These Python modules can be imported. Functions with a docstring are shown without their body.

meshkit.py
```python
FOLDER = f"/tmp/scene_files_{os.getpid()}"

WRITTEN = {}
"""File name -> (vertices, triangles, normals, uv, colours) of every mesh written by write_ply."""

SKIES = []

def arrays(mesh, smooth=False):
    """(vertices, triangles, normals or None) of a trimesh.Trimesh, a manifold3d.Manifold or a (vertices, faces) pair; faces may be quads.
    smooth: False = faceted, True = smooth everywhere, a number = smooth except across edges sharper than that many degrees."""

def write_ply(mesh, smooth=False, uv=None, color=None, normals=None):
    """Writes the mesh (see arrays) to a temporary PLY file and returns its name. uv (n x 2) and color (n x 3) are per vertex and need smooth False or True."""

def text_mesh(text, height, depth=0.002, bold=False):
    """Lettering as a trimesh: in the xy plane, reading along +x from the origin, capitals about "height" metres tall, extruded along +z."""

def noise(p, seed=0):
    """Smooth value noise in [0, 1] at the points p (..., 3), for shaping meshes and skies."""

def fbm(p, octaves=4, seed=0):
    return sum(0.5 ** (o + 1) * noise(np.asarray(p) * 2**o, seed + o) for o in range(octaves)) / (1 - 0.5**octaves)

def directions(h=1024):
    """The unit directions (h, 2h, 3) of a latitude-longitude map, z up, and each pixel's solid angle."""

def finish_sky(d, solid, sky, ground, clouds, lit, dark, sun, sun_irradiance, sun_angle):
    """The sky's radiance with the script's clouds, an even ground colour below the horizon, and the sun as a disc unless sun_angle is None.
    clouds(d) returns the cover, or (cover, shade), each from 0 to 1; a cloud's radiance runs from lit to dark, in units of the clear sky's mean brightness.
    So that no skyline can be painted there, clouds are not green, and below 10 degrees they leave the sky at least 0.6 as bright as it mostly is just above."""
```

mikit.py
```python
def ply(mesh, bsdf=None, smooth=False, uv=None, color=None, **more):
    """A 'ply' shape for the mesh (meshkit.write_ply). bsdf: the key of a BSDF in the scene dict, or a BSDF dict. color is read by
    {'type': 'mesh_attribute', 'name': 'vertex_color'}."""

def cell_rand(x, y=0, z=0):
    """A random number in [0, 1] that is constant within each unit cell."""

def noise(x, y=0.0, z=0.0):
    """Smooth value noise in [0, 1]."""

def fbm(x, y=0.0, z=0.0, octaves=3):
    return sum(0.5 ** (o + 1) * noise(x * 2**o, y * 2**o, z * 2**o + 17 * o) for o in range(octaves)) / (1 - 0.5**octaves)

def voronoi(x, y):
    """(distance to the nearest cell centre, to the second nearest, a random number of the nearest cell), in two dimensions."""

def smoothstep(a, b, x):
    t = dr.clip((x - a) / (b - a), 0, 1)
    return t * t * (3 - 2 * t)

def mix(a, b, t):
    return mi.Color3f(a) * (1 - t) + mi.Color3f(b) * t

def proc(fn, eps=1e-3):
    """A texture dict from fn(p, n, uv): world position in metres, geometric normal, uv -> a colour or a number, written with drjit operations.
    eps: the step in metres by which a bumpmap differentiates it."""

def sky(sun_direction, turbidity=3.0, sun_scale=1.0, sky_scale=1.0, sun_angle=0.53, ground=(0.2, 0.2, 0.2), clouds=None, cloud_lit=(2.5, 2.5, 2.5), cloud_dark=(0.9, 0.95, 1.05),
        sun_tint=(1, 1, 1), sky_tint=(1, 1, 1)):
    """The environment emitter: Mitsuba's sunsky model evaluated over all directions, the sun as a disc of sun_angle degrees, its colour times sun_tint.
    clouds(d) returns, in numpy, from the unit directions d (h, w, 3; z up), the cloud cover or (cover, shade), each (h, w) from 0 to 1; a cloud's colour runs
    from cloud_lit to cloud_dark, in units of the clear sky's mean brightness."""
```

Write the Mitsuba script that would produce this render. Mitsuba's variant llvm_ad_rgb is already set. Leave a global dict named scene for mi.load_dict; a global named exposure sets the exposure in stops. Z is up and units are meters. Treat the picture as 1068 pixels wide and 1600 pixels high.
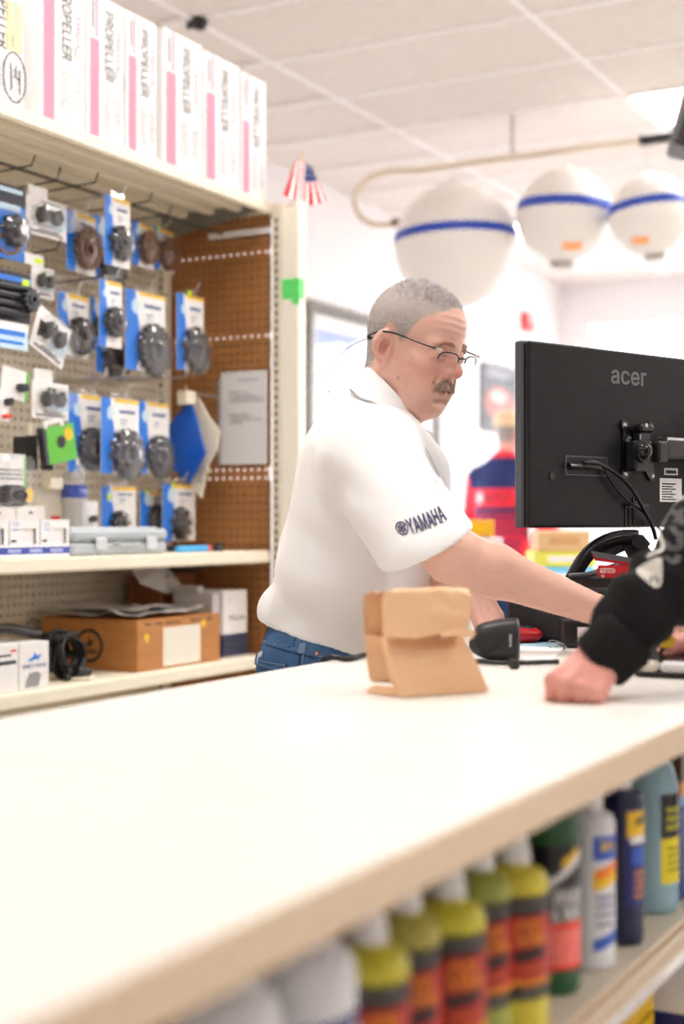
import math, random
import numpy as np, trimesh, drjit as dr, mitsuba as mi
import mikit, meshkit
from meshkit import text_mesh
from scipy.spatial import ConvexHull

# ------------------------------------------------------------------ camera, sky, lights, exposure
scene, labels = {}, {}
FPX, YAW, EYE, HZ = 2225.0, math.radians(28.70), 1.20, 817.0
SN, CS = math.sin(YAW), math.cos(YAW)
FW, RT, UP = np.array([-SN, CS, 0.0]), np.array([CS, SN, 0.0]), np.array([0, 0, 1.0])
T4 = mi.ScalarTransform4f
scene['camera'] = {'type': 'thinlens', 'fov': 2 * math.degrees(math.atan(534 / FPX)), 'fov_axis': 'x', 'aperture_radius': 0.0095, 'focus_distance': 2.50,
                   'near_clip': 0.05, 'far_clip': 200.0,
                   'to_world': T4().look_at(origin=[0, 0, EYE], target=[-SN, CS, EYE + 17 / FPX], up=[0, 0, 1])}
exposure = 1.2
scene['sky'] = mikit.sky([0.55, 0.35, 0.75], turbidity=4.0, sun_scale=0.0, sky_scale=16.0, ground=(0.55, 0.55, 0.55), clouds=lambda d: 0 * d[..., 2] + .92, cloud_lit=(2.0, 2.0, 2.05))
LAMP = 6.6                                    # radiance of the ceiling lamp diffusers
CEIL, XL, XR, YB, YF = 3.24, -4.25, 3.6, 11.7, -3.6   # ceiling height and the room's walls

PT = math.atan(17 / FPX)
F3, U3 = FW * math.cos(PT) + UP * math.sin(PT), UP * math.cos(PT) - FW * math.sin(PT)
def ray(px, py): return F3 + RT * ((px - 534) / FPX) - U3 * ((py - 800) / FPX)
def P(px, py, d):                              # the point at depth d that the photograph shows at a pixel
    return np.array([0, 0, EYE]) + d * ray(px, py)
def PX(px, py, X): r = ray(px, py); return P(px, py, X / r[0])          # on the plane x = X
def PY(px, py, Y): r = ray(px, py); return P(px, py, Y / r[1])
def PZ(px, py, z): r = ray(px, py); return P(px, py, (z - EYE) / r[2])
def YX(px, X): return PX(px, 800, X)[1]

# ------------------------------------------------------------------ helpers
def mat(name, color=(0.8, 0.8, 0.8), rough=0.5, metal=0.0, spec=0.5, **more):
    key = 'mat_' + name
    if key not in scene:
        col = color if isinstance(color, dict) else {'type': 'rgb', 'value': list(map(float, color))}
        scene[key] = {'type': 'twosided', 'bsdf': {'type': 'principled', 'base_color': col, 'roughness': float(rough), 'metallic': float(metal), 'specular': float(spec), **more}}
    return key
def matte(name, color):
    key = 'mat_' + name
    if key not in scene:
        col = color if isinstance(color, dict) else {'type': 'rgb', 'value': list(map(float, color))}
        scene[key] = {'type': 'twosided', 'bsdf': {'type': 'diffuse', 'reflectance': col}}
    return key
def srgb(*c):
    c = np.array(c, float) / 255
    return tuple(float(x) for x in np.where(c < 0.04045, c / 12.92, ((c + 0.055) / 1.055) ** 2.4))
def free(name):
    if name not in scene and name not in labels and not any(k.startswith(name + '__') for k in scene): return name
    i = 1
    while True:
        k = f'{name}_{i:03d}'
        if k not in scene and k not in labels and not any(q.startswith(k + '__') for q in scene): return k
        i += 1
def tag(key, label=None, cat=None, group=None, kind=None):
    d = labels.setdefault(key, {})
    for a, b in (('label', label), ('category', cat), ('group', group), ('kind', kind)):
        if b: d[a] = b
    return key
def thing(name, label, cat, group=None):
    key = free(name); tag(key, label, cat, group); labels[key].setdefault('label', label)
    return key
_ply = {}
def obj(name, mesh, m, parent=None, smooth=False, tw=None, label=None, cat=None, group=None, kind=None, color=None):
    key = free(parent + '__' + name if parent else name)
    if isinstance(mesh, list) and len(mesh) > 1 and name in ('print', 'fine_print', 'small_lettering', 'lettering', 'silver_lettering', 'stamp_lettering', 'label_print', 'handwriting', 'emblem') and parent: kind = 'stuff'
    if isinstance(mesh, (list, tuple)) and not isinstance(mesh[0], np.ndarray): mesh = trimesh.util.concatenate(list(mesh))
    ck = (id(mesh), m, smooth)
    if ck in _ply and color is None: d = dict(_ply[ck][0])
    else:
        d = mikit.ply(mesh, m, smooth=smooth, color=color); _ply[ck] = (dict(d), mesh)
    if tw is not None: d['to_world'] = T4(np.asarray(tw, float).tolist()) if not isinstance(tw, mi.ScalarTransform4f) else tw
    scene[key] = d
    if label or cat or group or kind: tag(key, label, cat, group, kind)
    return key
def struct(name, mesh, m, parent=None, smooth=False, **k):
    return obj(name, mesh, m, parent, smooth, kind='structure' if parent is None else None, **k)
def mv(mesh, loc=(0, 0, 0), R=None, s=None):
    m = mesh.copy()
    if s is not None: m.vertices = m.vertices * np.asarray(s, float)
    if R is not None: m.vertices = m.vertices @ np.asarray(R, float).T
    m.vertices = m.vertices + np.asarray(loc, float)
    return m
def tf(loc, R=None):
    M = np.eye(4)
    if R is not None: M[:3, :3] = R
    M[:3, 3] = loc
    return M
def rotz(a): c, s = math.cos(a), math.sin(a); return np.array([[c, -s, 0], [s, c, 0], [0, 0, 1.0]])
def rotx(a): c, s = math.cos(a), math.sin(a); return np.array([[1, 0, 0], [0, c, -s], [0, s, c]])
def roty(a): c, s = math.cos(a), math.sin(a); return np.array([[c, 0, s], [0, 1, 0], [-s, 0, c]])
def hull(pts):
    pts = np.asarray(pts, float); h = ConvexHull(pts); f = h.simplices.copy()
    c = pts[h.vertices].mean(0)
    n = np.cross(pts[f[:, 1]] - pts[f[:, 0]], pts[f[:, 2]] - pts[f[:, 0]])
    fl = np.einsum('ij,ij->i', n, pts[f[:, 0]] - c) < 0
    f[fl] = f[fl][:, ::-1]
    return trimesh.Trimesh(pts, f, process=True)
def cbox(sx, sy, sz, b=0.0, c=(0, 0, 0)):       # box with chamfered edges
    a = np.array([sx, sy, sz]) / 2
    if b <= 0: return mv(trimesh.creation.box((sx, sy, sz)), c)
    b = min(b, a.min() * 0.9); pts = []
    for s in np.ndindex(2, 2, 2):
        s = np.array(s) * 2 - 1
        for k in range(3):
            q = a - b; q[k] = a[k]; pts.append(s * q)
    return mv(hull(pts), c)
def bx(lo, hi, b=0.0):
    lo, hi = np.minimum(lo, hi).astype(float), np.maximum(lo, hi).astype(float)
    return cbox(*(hi - lo), b, (lo + hi) / 2)
def tube(pts, r, n=8, caps=True):               # round tube along a polyline; r may vary
    pts = np.asarray(pts, float); r = np.broadcast_to(r, (len(pts),))
    t = np.gradient(pts, axis=0); t /= np.linalg.norm(t, axis=1, keepdims=True) + 1e-12
    a = np.zeros_like(pts); ref = np.array([0, 0, 1.0]) if abs(t[0][2]) < 0.9 else np.array([1.0, 0, 0])
    a[0] = np.cross(t[0], ref)
    a[0] /= np.linalg.norm(a[0])
    for i in range(1, len(pts)):
        q = a[i - 1] - t[i] * (a[i - 1] @ t[i]); a[i] = q / (np.linalg.norm(q) + 1e-12)
    b = np.cross(t, a); ang = np.arange(n) * 2 * np.pi / n
    v = (pts[:, None] + r[:, None, None] * (np.cos(ang)[None, :, None] * a[:, None] + np.sin(ang)[None, :, None] * b[:, None])).reshape(-1, 3)
    f = []
    for i in range(len(pts) - 1):
        for j in range(n):
            k = (j + 1) % n
            f += [[i * n + j, i * n + k, (i + 1) * n + k], [i * n + j, (i + 1) * n + k, (i + 1) * n + j]]
    if caps:
        m = len(v); v = np.vstack([v, pts[:1], pts[-1:]]); L = (len(pts) - 1) * n
        for j in range(n):
            k = (j + 1) % n
            f += [[m, k, j], [m + 1, L + j, L + k]]
    return trimesh.Trimesh(v, f, process=False)
def spline(pts, n=40):
    from scipy.interpolate import CubicSpline
    pts = np.asarray(pts, float); t = np.r_[0, np.cumsum(np.linalg.norm(np.diff(pts, axis=0), axis=1))]
    return CubicSpline(t, pts)(np.linspace(0, t[-1], n))
def lathe(prof, n=32, sx=1, sy=1):               # profile of (r, z)
    prof = np.asarray(prof, float); ang = np.arange(n) * 2 * np.pi / n
    v = np.stack([prof[:, 0, None] * np.cos(ang) * sx, prof[:, 0, None] * np.sin(ang) * sy, np.repeat(prof[:, 1, None], n, 1)], -1).reshape(-1, 3)
    f = []
    for i in range(len(prof) - 1):
        for j in range(n):
            k = (j + 1) % n
            a, b, c, d = i * n + j, i * n + k, (i + 1) * n + k, (i + 1) * n + j
            if prof[i, 0] > 1e-9: f.append([a, b, c] if prof[i + 1, 0] > 1e-9 else [a, b, c])
            if prof[i + 1, 0] > 1e-9: f.append([a, c, d])
    m = trimesh.Trimesh(v, f, process=False); m.merge_vertices(); m.update_faces(m.nondegenerate_faces())
    return m
def extr(poly, h, loc=(0, 0, 0), R=None):
    from shapely.geometry import Polygon
    p = poly if not isinstance(poly, (list, np.ndarray)) else Polygon(poly)
    return mv(trimesh.creation.extrude_polygon(p, h, engine='earcut'), loc, R)
def frame(x, y):                                 # rotation whose columns are x, y and their cross product
    x = np.asarray(x, float) / np.linalg.norm(x); y = np.asarray(y, float); y = y - x * (x @ y); y /= np.linalg.norm(y)
    return np.stack([x, y, np.cross(x, y)], 1)
def quad(a, b, c, d): return trimesh.Trimesh(np.array([a, b, c, d], float), [[0, 1, 2], [0, 2, 3]], process=False)
def txt(s, h, depth=0.0006, bold=True, width=None, sy=1.0):     # lettering centred on its origin
    m = text_mesh(s, h, depth, bold); v = m.vertices
    k = width / np.ptp(v[:, 0]) if width else 1.0
    m.vertices = (v - [(v[:, 0].min() + v[:, 0].max()) / 2, h / 2, 0]) * [k, sy, 1]
    return m
def smudge(h, width, n, depth=0.0006, seed=1):    # a word too small to read: a row of letter-sized marks, centred
    r = random.Random(seed); cell = width / n; out = []
    for i in range(n):
        x = -width / 2 + (i + .5) * cell; w = cell * r.uniform(.55, .8)
        out.append(mv(trimesh.creation.box((w, h, depth)), (x, 0, depth / 2))) if r.random() < .4 else out.extend([mv(trimesh.creation.box((w * .32, h, depth)), (x - w * .3, 0, depth / 2)), mv(trimesh.creation.box((w, h * .28, depth)), (x, h * r.choice([-.36, 0, .36]), depth / 2))])
    return trimesh.util.concatenate(out)
FRONT = frame([0, 1, 0], [0, 0, 1])              # lies on a face that looks along +x, reading along +y

WHITE = matte('white_paint', (0.82, 0.81, 0.81))
IVORY = mat('ivory_metal', srgb(228, 220, 200), 0.45)
# ------------------------------------------------------------------ the room
tile_tex = mikit.proc(lambda p, n, uv: mikit.mix((0.72, 0.66, 0.62), (0.80, 0.745, 0.705), mikit.noise(p.x * 90, p.y * 90, p.z * 90) * 0.6 + mikit.noise(p.x * 30, p.y * 30) * 0.4))
TILE = matte('ceiling_tile', tile_tex)
TBAR = matte('ceiling_bar', (.92, .91, .91))
FLOOR = mat('floor_vinyl', (0.55, 0.52, 0.48), 0.4)
struct('floor', bx((XL - .1, YF - .1, -.1), (XR + .1, YB + .1, 0)), FLOOR)
struct('ceiling', bx((XL - .1, YF - .1, CEIL + .02), (XR + .1, YB + .1, CEIL + .1)), TILE)
GX, GY = -2.075, 5.98                           # a node of the ceiling grid; bays of 1.22 x 0.61
lamps = [(GX - 1.22 * 2 + .61 + 1.22 * i, GY + .915 + 2.44 * j) for i in (0, 2, 4, 6) for j in (-3, -2, -1, 0, 1, 2)]
lamps = [(x, y) for x, y in lamps if XL + .3 < x < XR - .3 and YF + .3 < y < YB - .3 and not (x < -3 and 4 < y < 7)]
tile_mesh = cbox(1.204, .594, .016, .003)
for i in range(-2, 4):
    for j in range(-6, 10):
        x, y = GX + 1.22 * i + .61, GY + .61 * j + .305
        if x < XL + .5 or x > 1.6 or y > YB - .2 or any(abs(x - a) < .1 and abs(y - b) < .1 for a, b in lamps): continue
        obj('tile', tile_mesh, TILE, 'ceiling', tw=tf((x, y, CEIL + .0095)))
bar_y = bx((-.012, YF, CEIL - .006), (.012, YB, CEIL + .004))
bar_x = bx((XL, -.012, CEIL - .0055), (XR, .012, CEIL + .004))
for i in range(-1, 5): obj('grid_bar', bar_y, TBAR, 'ceiling', tw=tf((GX + 1.22 * i, 0, 0)))
for j in range(-6, 10): obj('grid_bar', bar_x, TBAR, 'ceiling', tw=tf((0, GY + .61 * j, 0)))
NEAR = lambda y: 0.50 if y < 0 else 1.0     # the rows at the front of the shop have older, dimmer tubes
for n, (x, y) in enumerate(lamps):
    t = thing('ceiling_light', 'recessed rectangular fluorescent ceiling light', 'ceiling light', 'recessed ceiling lights')
    fr = trimesh.util.concatenate([bx((x - .6, y + s * .295 - .012, CEIL - .008), (x + .6, y + s * .295 + .012, CEIL + .015)) for s in (-1, 1)] +
                                  [bx((x + s * .595 - .012, y - .3, CEIL - .008), (x + s * .595 + .012, y + .3, CEIL + .015)) for s in (-1, 1)])
    obj('frame', fr, TBAR, t)
    lab = 'ceiling light at the right edge, above the two smaller buoys' if abs(x + 1.465) < .1 and abs(y - 6.895) < .2 else 'ceiling light by the left wall, seen behind the largest buoy' if x < -3 and y > 8 else None
    if lab: labels[t] = {'label': lab, 'category': 'ceiling light'}
    k = obj('diffuser', quad((x - .58, y - .28, CEIL), (x - .58, y + .28, CEIL), (x + .58, y + .28, CEIL), (x + .58, y - .28, CEIL)), matte('diffuser', (.8, .8, .8)), t)
    scene[k]['emitter'] = {'type': 'area', 'radiance': {'type': 'rgb', 'value': [LAMP * NEAR(y), LAMP * .97 * NEAR(y), LAMP * .93 * NEAR(y)]}}
WALLC = matte('wall_paint', (0.84, 0.82, 0.835))
def wall_with_hole(axis, at, thick, a0, a1, holes, top=CEIL + .02):   # a wall on the plane axis = at with rectangular openings (u0, u1, z0, z1)
    parts, u = [], a0
    def blk(u0, u1, z0, z1):
        if u1 - u0 > 1e-6 and z1 - z0 > 1e-6:
            lo, hi = ([at, u0, z0], [at + thick, u1, z1]) if axis == 0 else ([u0, at, z0], [u1, at + thick, z1])
            parts.append(bx(lo, hi))
    for u0, u1, z0, z1 in holes:
        blk(u, u0, 0, top); blk(u0, u1, 0, z0); blk(u0, u1, z1, top); u = u1
    blk(u, a1, 0, top)
    return parts
DY0, DY1, DZ = 7.30, 9.20, 2.53                  # the glazed door in the left wall
struct('wall_left', wall_with_hole(0, XL, -.12, YF, YB, [(DY0, DY1, 0, DZ)]), WALLC)
WX0, WX1, WZ0, WZ1 = -4.03, 1.4, .75, 2.93       # the shop window in the back wall
struct('wall_back', wall_with_hole(1, YB, .12, XL - .12, XR, [(WX0, WX1, WZ0, WZ1)]), WALLC)
struct('wall_right', bx((XR, YF, 0), (XR + .1, YB, CEIL + .02)), WALLC)
struct('wall_front', bx((XL, YF - .1, 0), (XR, YF, CEIL + .02)), WALLC)
scene['mat_pane'] = {'type': 'thindielectric', 'int_ior': 1.5}
BRONZE = mat('bronze_frame', (.13, .115, .10), .4, .3)
PVC = matte('white_frame', (.85, .85, .85))
def bars(name, rects, m, parent):
    for lo, hi in rects: obj(name, bx(lo, hi, .004), m, parent)
struct('door_1', [bx((XL - .06, DY0, 0), (XL + .03, DY0 + .07, DZ), .005), bx((XL - .06, DY1 - .10, 0), (XL + .03, DY1, DZ), .005), bx((XL - .06, DY0, DZ - .06), (XL + .03, DY1, DZ), .005)], BRONZE)
bars('door_stile', [((XL - .05, DY0 + .07, 0), (XL + .0, DY0 + .15, DZ - .06)), ((XL - .05, DY1 - .2, 0), (XL + .0, DY1 - .1, DZ - .06))], PVC, 'door_1')
bars('door_rail', [((XL - .05, DY0 + .15, 0), (XL, DY1 - .2, .25)), ((XL - .05, DY0 + .15, DZ - .14), (XL, DY1 - .2, DZ - .06)), ((XL - .05, DY0 + .15, 1.02), (XL, DY1 - .2, 1.08))], PVC, 'door_1')
obj('pane', bx((XL - .03, DY0 + .15, .25), (XL - .028, DY1 - .2, DZ - .14)), 'mat_pane', 'door_1')
struct('window_1', [bx((WX0, YB - .02, WZ0), (WX1, YB + .08, WZ0 + .05), .005), bx((WX0, YB - .02, WZ1 - .05), (WX1, YB + .08, WZ1), .005)] +
       [bx((x - .025, YB - .02, WZ0), (x + .025, YB + .08, WZ1), .005) for x in np.linspace(WX0 + .025, WX1 - .025, 4)], PVC)
for i in range(3):
    x0, x1 = np.linspace(WX0 + .025, WX1 - .025, 4)[i:i + 2]
    obj('pane', bx((x0 + .025, YB + .03, WZ0 + .05), (x1 - .025, YB + .032, WZ1 - .05)), 'mat_pane', 'window_1')
struct('baseboard_left', [bx((XL, YF, 0), (XL + .012, DY0, .1)), bx((XL, DY1, 0), (XL + .012, YB - .001, .1))], mat('base_vinyl', (.2, .2, .2), .5))
# outside
GROUND = matte('asphalt', (.6, .6, .6))
struct('ground', bx((-40, -15, -.14), (40, 60, -.1)), GROUND)
cano = thing('porch_canopy', 'grey-blue porch canopy outside the glazed door behind the man', 'canopy')
BLUEGREY = matte('canopy_paint', srgb(120, 134, 176))
obj('soffit', bx((-9.2, 6.0, 2.80), (XL - .14, 14.5, 2.88)), BLUEGREY, cano)
obj('fascia', bx((-9.3, 6.0, 2.72), (-9.2, 14.5, 2.98)), PVC, cano)
for y in (6.3, 14.2): obj('column', bx((-9.15, y, -.1), (-9.0, y + .15, 2.8), .01), PVC, cano)
boat = thing('boat', 'white boat with a blue hull stripe, outside beyond the glazed door', 'boat')
def hull_ring(y, w, zk, zt, k=9):
    a = np.linspace(-1, 1, k); return np.stack([-12.4 + w * np.sign(a) * np.abs(a) ** .6, np.full(k, y), zk + (zt - zk) * np.abs(a) ** 1.7], 1)
rings = [hull_ring(y, w, zk, zt) for y, w, zk, zt in ((10.6, 1.1, 1.1, 2.3), (12.5, 1.2, 1.1, 2.35), (15, 1.1, 1.15, 2.5), (16.6, .7, 1.4, 2.65), (17.6, .08, 2.1, 2.8))]
v = np.vstack(rings); f = []
for i in range(4):
    for j in range(8): a = i * 9 + j; f += [[a, a + 1, a + 10], [a, a + 10, a + 9]]
f += [[0, j, j + 1] for j in range(1, 8)]
obj('hull', trimesh.Trimesh(v, f), mat('gelcoat', (.86, .86, .88), .2), boat, smooth=30)
obj('stripe', tube(spline([r[0] + [.0, 0, -.1] for r in rings[:4]], 12), .13), mat('blue_stripe', srgb(40, 80, 225), .3), boat, smooth=True)
obj('stripe', tube(spline([r[8] + [.0, 0, -.1] for r in rings[:4]], 12), .13), 'mat_blue_stripe', boat, smooth=True)
obj('console', cbox(.8, .9, .7, .1, (-12.4, 13, 2.5)), 'mat_gelcoat', boat)
obj('trailer', [bx((-13.4, 10.4, .5), (-11.4, 10.5, .6)), bx((-12.45, 10, .5), (-12.35, 18, .6)), bx((-12.45, 15.5, .55), (-12.35, 15.6, 1.35)), bx((-13.0, 11.4, .55), (-11.8, 11.5, 1.25))] +
    [mv(trimesh.creation.cylinder(.32, .2, sections=20), (x, 11.6, .22), roty(math.pi / 2)) for x in (-13.5, -11.3)], mat('galvanised', (.5, .5, .52), .4, .6), boat)


# ------------------------------------------------------------------ wall shelving (gondola)
SX, BX0, SY0, SY1 = -2.24, -2.64, 2.455, 3.64    # front edges, pegboard face, section ends
TOPZ, MIDZ, LOWZ = 2.165, 1.117, .805
PEGW = mat('white_pegboard', srgb(214, 205, 188), .6)
PEGB = mat('brown_pegboard', mikit.proc(lambda p, n, uv: mikit.mix((.30, .125, .038), (.39, .175, .058), mikit.fbm(p.x * 9, p.y * 9, p.z * 9))), .5)
DARK = matte('dark_gap', (.035, .032, .03))
gondola = thing('wall_shelving', 'ivory metal wall shelving with pegboard back and brown end panel, beyond the counter', 'shelving')
def pegboard(w, h, pitch=.0254, r=.0054, t=.005):   # in the xy plane, w and h rounded to the pitch, real round holes
    nx, ny = int(round(w / pitch)), int(round(h / pitch)); n = 8
    a = np.arange(n) * 2 * np.pi / n + np.pi / n; hp = pitch / 2
    o = np.stack([np.cos(a), np.sin(a)], 1); sq = o / np.abs(o).max(1, keepdims=True) * hp
    cor = np.array([[1, 1], [-1, 1], [-1, -1], [1, -1]]) * hp
    v = np.vstack([np.c_[o * r, 0 * a], np.c_[sq, 0 * a], np.c_[o * r, 0 * a - t], np.c_[cor, np.zeros(4)]])
    f = []
    for j in range(n):
        k = (j + 1) % n
        f += [[j, n + j, n + k], [j, n + k, k], [j, k, 2 * n + k], [j, 2 * n + k, 2 * n + j]]
    for c in range(4): f.append([n + 2 * c, 3 * n + c, n + 2 * c + 1])
    f = np.array(f); V = len(v); vs, fs = [], []
    for i in range(nx):
        for k in range(ny):
            vs.append(v + [(i + .5) * pitch, (k + .5) * pitch, 0]); fs.append(f + V * len(fs))
    return trimesh.Trimesh(np.vstack(vs), np.vstack(fs), process=False)
PB = .0254
for n_, (y0, cols) in enumerate(((SY0 - .02, 47), (SY0 - .02 - 1.24, 47))):
    pb = pegboard(cols * PB, 78 * PB)
    obj('pegboard', mv(pb, (BX0, y0 + .015, .15), FRONT), PEGW, gondola)
    obj('back_panel', bx((BX0 - .05, y0, .1), (BX0 - .012, y0 + 1.235, 2.14)), mat('back_panel', srgb(84, 76, 64), .6), gondola)
for y0 in (SY0 - .02, SY0 - 1.26): obj('header', bx((BX0 - .03, y0, 2.118), (BX0 + .006, y0 + 1.235, 2.16), .002), IVORY, gondola)
# end panel of brown pegboard, seen from inside the bay; the board behind it leaves a few rows of holes open
EY = 3.668
ep = pegboard(15 * PB, 79 * PB)
obj('end_pegboard', mv(ep, (BX0 + .0, EY, .13), frame([1, 0, 0], [0, 0, 1])), PEGB, gondola)
open_rows = [PX(380, y, -2.45)[2] for y in (349, 408, 541, 740, 752)]
rows = sorted({round((z - .13) / PB - .5) for z in open_rows}); z0 = .13
for r_ in rows + [79]:
    z1 = .13 + r_ * PB + .004 if r_ < 79 else .13 + 79 * PB
    if z1 - z0 > .02: obj('end_backing', bx((BX0, EY + .007, z0), (-2.26, EY + .012, z1)), mat('brown_backing', (.10, .042, .016), .6), gondola)
    z0 = z1 + PB - .008
SLOT = matte('slot_dark', (.06, .055, .05))
def post(y, x, top, name='upright'):
    k = obj(name, bx((x - .032, y, 0), (x, y + .034, top), .003), IVORY, gondola)
    zs = np.arange(.15, top - .04, .0254)
    obj('slots', [bx((x - .022, y - .0008, z), (x - .012, y + .002, z + .014)) for z in zs], SLOT, k, kind='stuff')
    return k
post(EY + .002, SX + .022, 2.15); post(SY0 - .02, BX0 + .012, 2.15); post(EY - .04, BX0 + .026, 2.12)
obj('end_cover', bx((SX + .022, EY + .0, 0), (SX + .085, EY + .045, 2.165), .004), mat('cream_cover', srgb(247, 243, 228), .4), gondola)
obj('end_cap', bx((BX0, EY, 2.13), (SX + .03, EY + .045, 2.168), .004), IVORY, gondola)
obj('top_rail', bx((BX0 + .17, EY - .014, 2.075), (SX - .01, EY - .002, 2.093)), WHITE, gondola)
def shelf(z, y0, y1, depth=.40, lip=.036, x1=SX):
    k = obj('shelf', [bx((x1 - depth, y0, z - .004), (x1 - .002, y1, z), .001)], IVORY, gondola)
    obj('front_lip', bx((x1 - .016, y0, z - lip), (x1, y1, z + .001), .004), IVORY, k)
    obj('ticket_rail', bx((x1, y0 + .004, z - lip + .006), (x1 + .0025, y1 - .004, z - .006)), mat('ticket_rail', srgb(240, 234, 214), .25), k)
    for q in (.10, .2, .3): obj('stiffener', bx((x1 - q - .02, y0 + .01, z - .022), (x1 - q + .01, y1 - .01, z - .004), .003), IVORY, k)
    for y in (y0 + .002, y1 - .006): obj('bracket', extr([(0, 0), (depth - .03, 0), (depth - .03, -.02), (.02, -.075), (0, -.075)], .004, (x1 - depth, y + .004, z - .004), frame([1, 0, 0], [0, 0, 1])), mat('bracket_grey', srgb(120, 118, 112), .5), k)
    return k
for y0, y1 in ((SY0, SY1), (SY0 - 1.23, SY0 - .03)):
    for z, dp in ((TOPZ, .40), (MIDZ, .395), (LOWZ, .40)): shelf(z, y0, y1, dp)
    obj('base_deck', bx((BX0, y0, 0), (SX, y1, .14), .004), IVORY, gondola)

# ------------------------------------------------------------------ counter
CZ, CXF, CXB, CY0, CY1 = .995, -.394, -1.035, -.5, 4.2
counter_tex = mikit.proc(lambda p, n, uv: mikit.mix((.72, .695, .65), (.77, .745, .70), mikit.noise(p.x * 4, p.y * 160, 0) * .5 + mikit.fbm(p.x * 3, p.y * 5) * .5))
CTOP = mat('counter_laminate', counter_tex, .38)
ctop = thing('countertop', 'long cream laminate countertop with a tan edge, paper bag standing on it', 'countertop')
obj('top', bx((CXB + .001, CY0, CZ - .028), (CXF - .002, CY1, CZ), .0015), CTOP, ctop)
EDGE = mat('edge_band', srgb(212, 190, 163), .45)
obj('edge_band', bx((CXF - .0025, CY0, CZ - .031), (CXF, CY1, CZ - .0005), .002), EDGE, ctop)
obj('edge_band', bx((CXB, CY0, CZ - .031), (CXB + .0025, CY1, CZ - .0005), .002), EDGE, ctop)
base = thing('counter_shelving', 'tan metal shelving under the counter edge, stocked with bottles', 'shelving')
UZ, UZ2, LX = .758, .44, -.428
TANM = mat('tan_metal', srgb(196, 176, 150), .4)
PERF = mat('perforated_shelf', srgb(186, 176, 160), .5)
obj('back_panel', mv(pegboard(180 * PB, 36 * PB), (-.76, CY0 + .02, .05), FRONT), mat('inner_pegboard', srgb(150, 140, 122), .6), base)
obj('body', bx((CXB + .03, CY0 + .02, 0), (-.775, CY1 - .02, CZ - .031)), mat('counter_body', srgb(205, 195, 178), .5), base)
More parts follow.
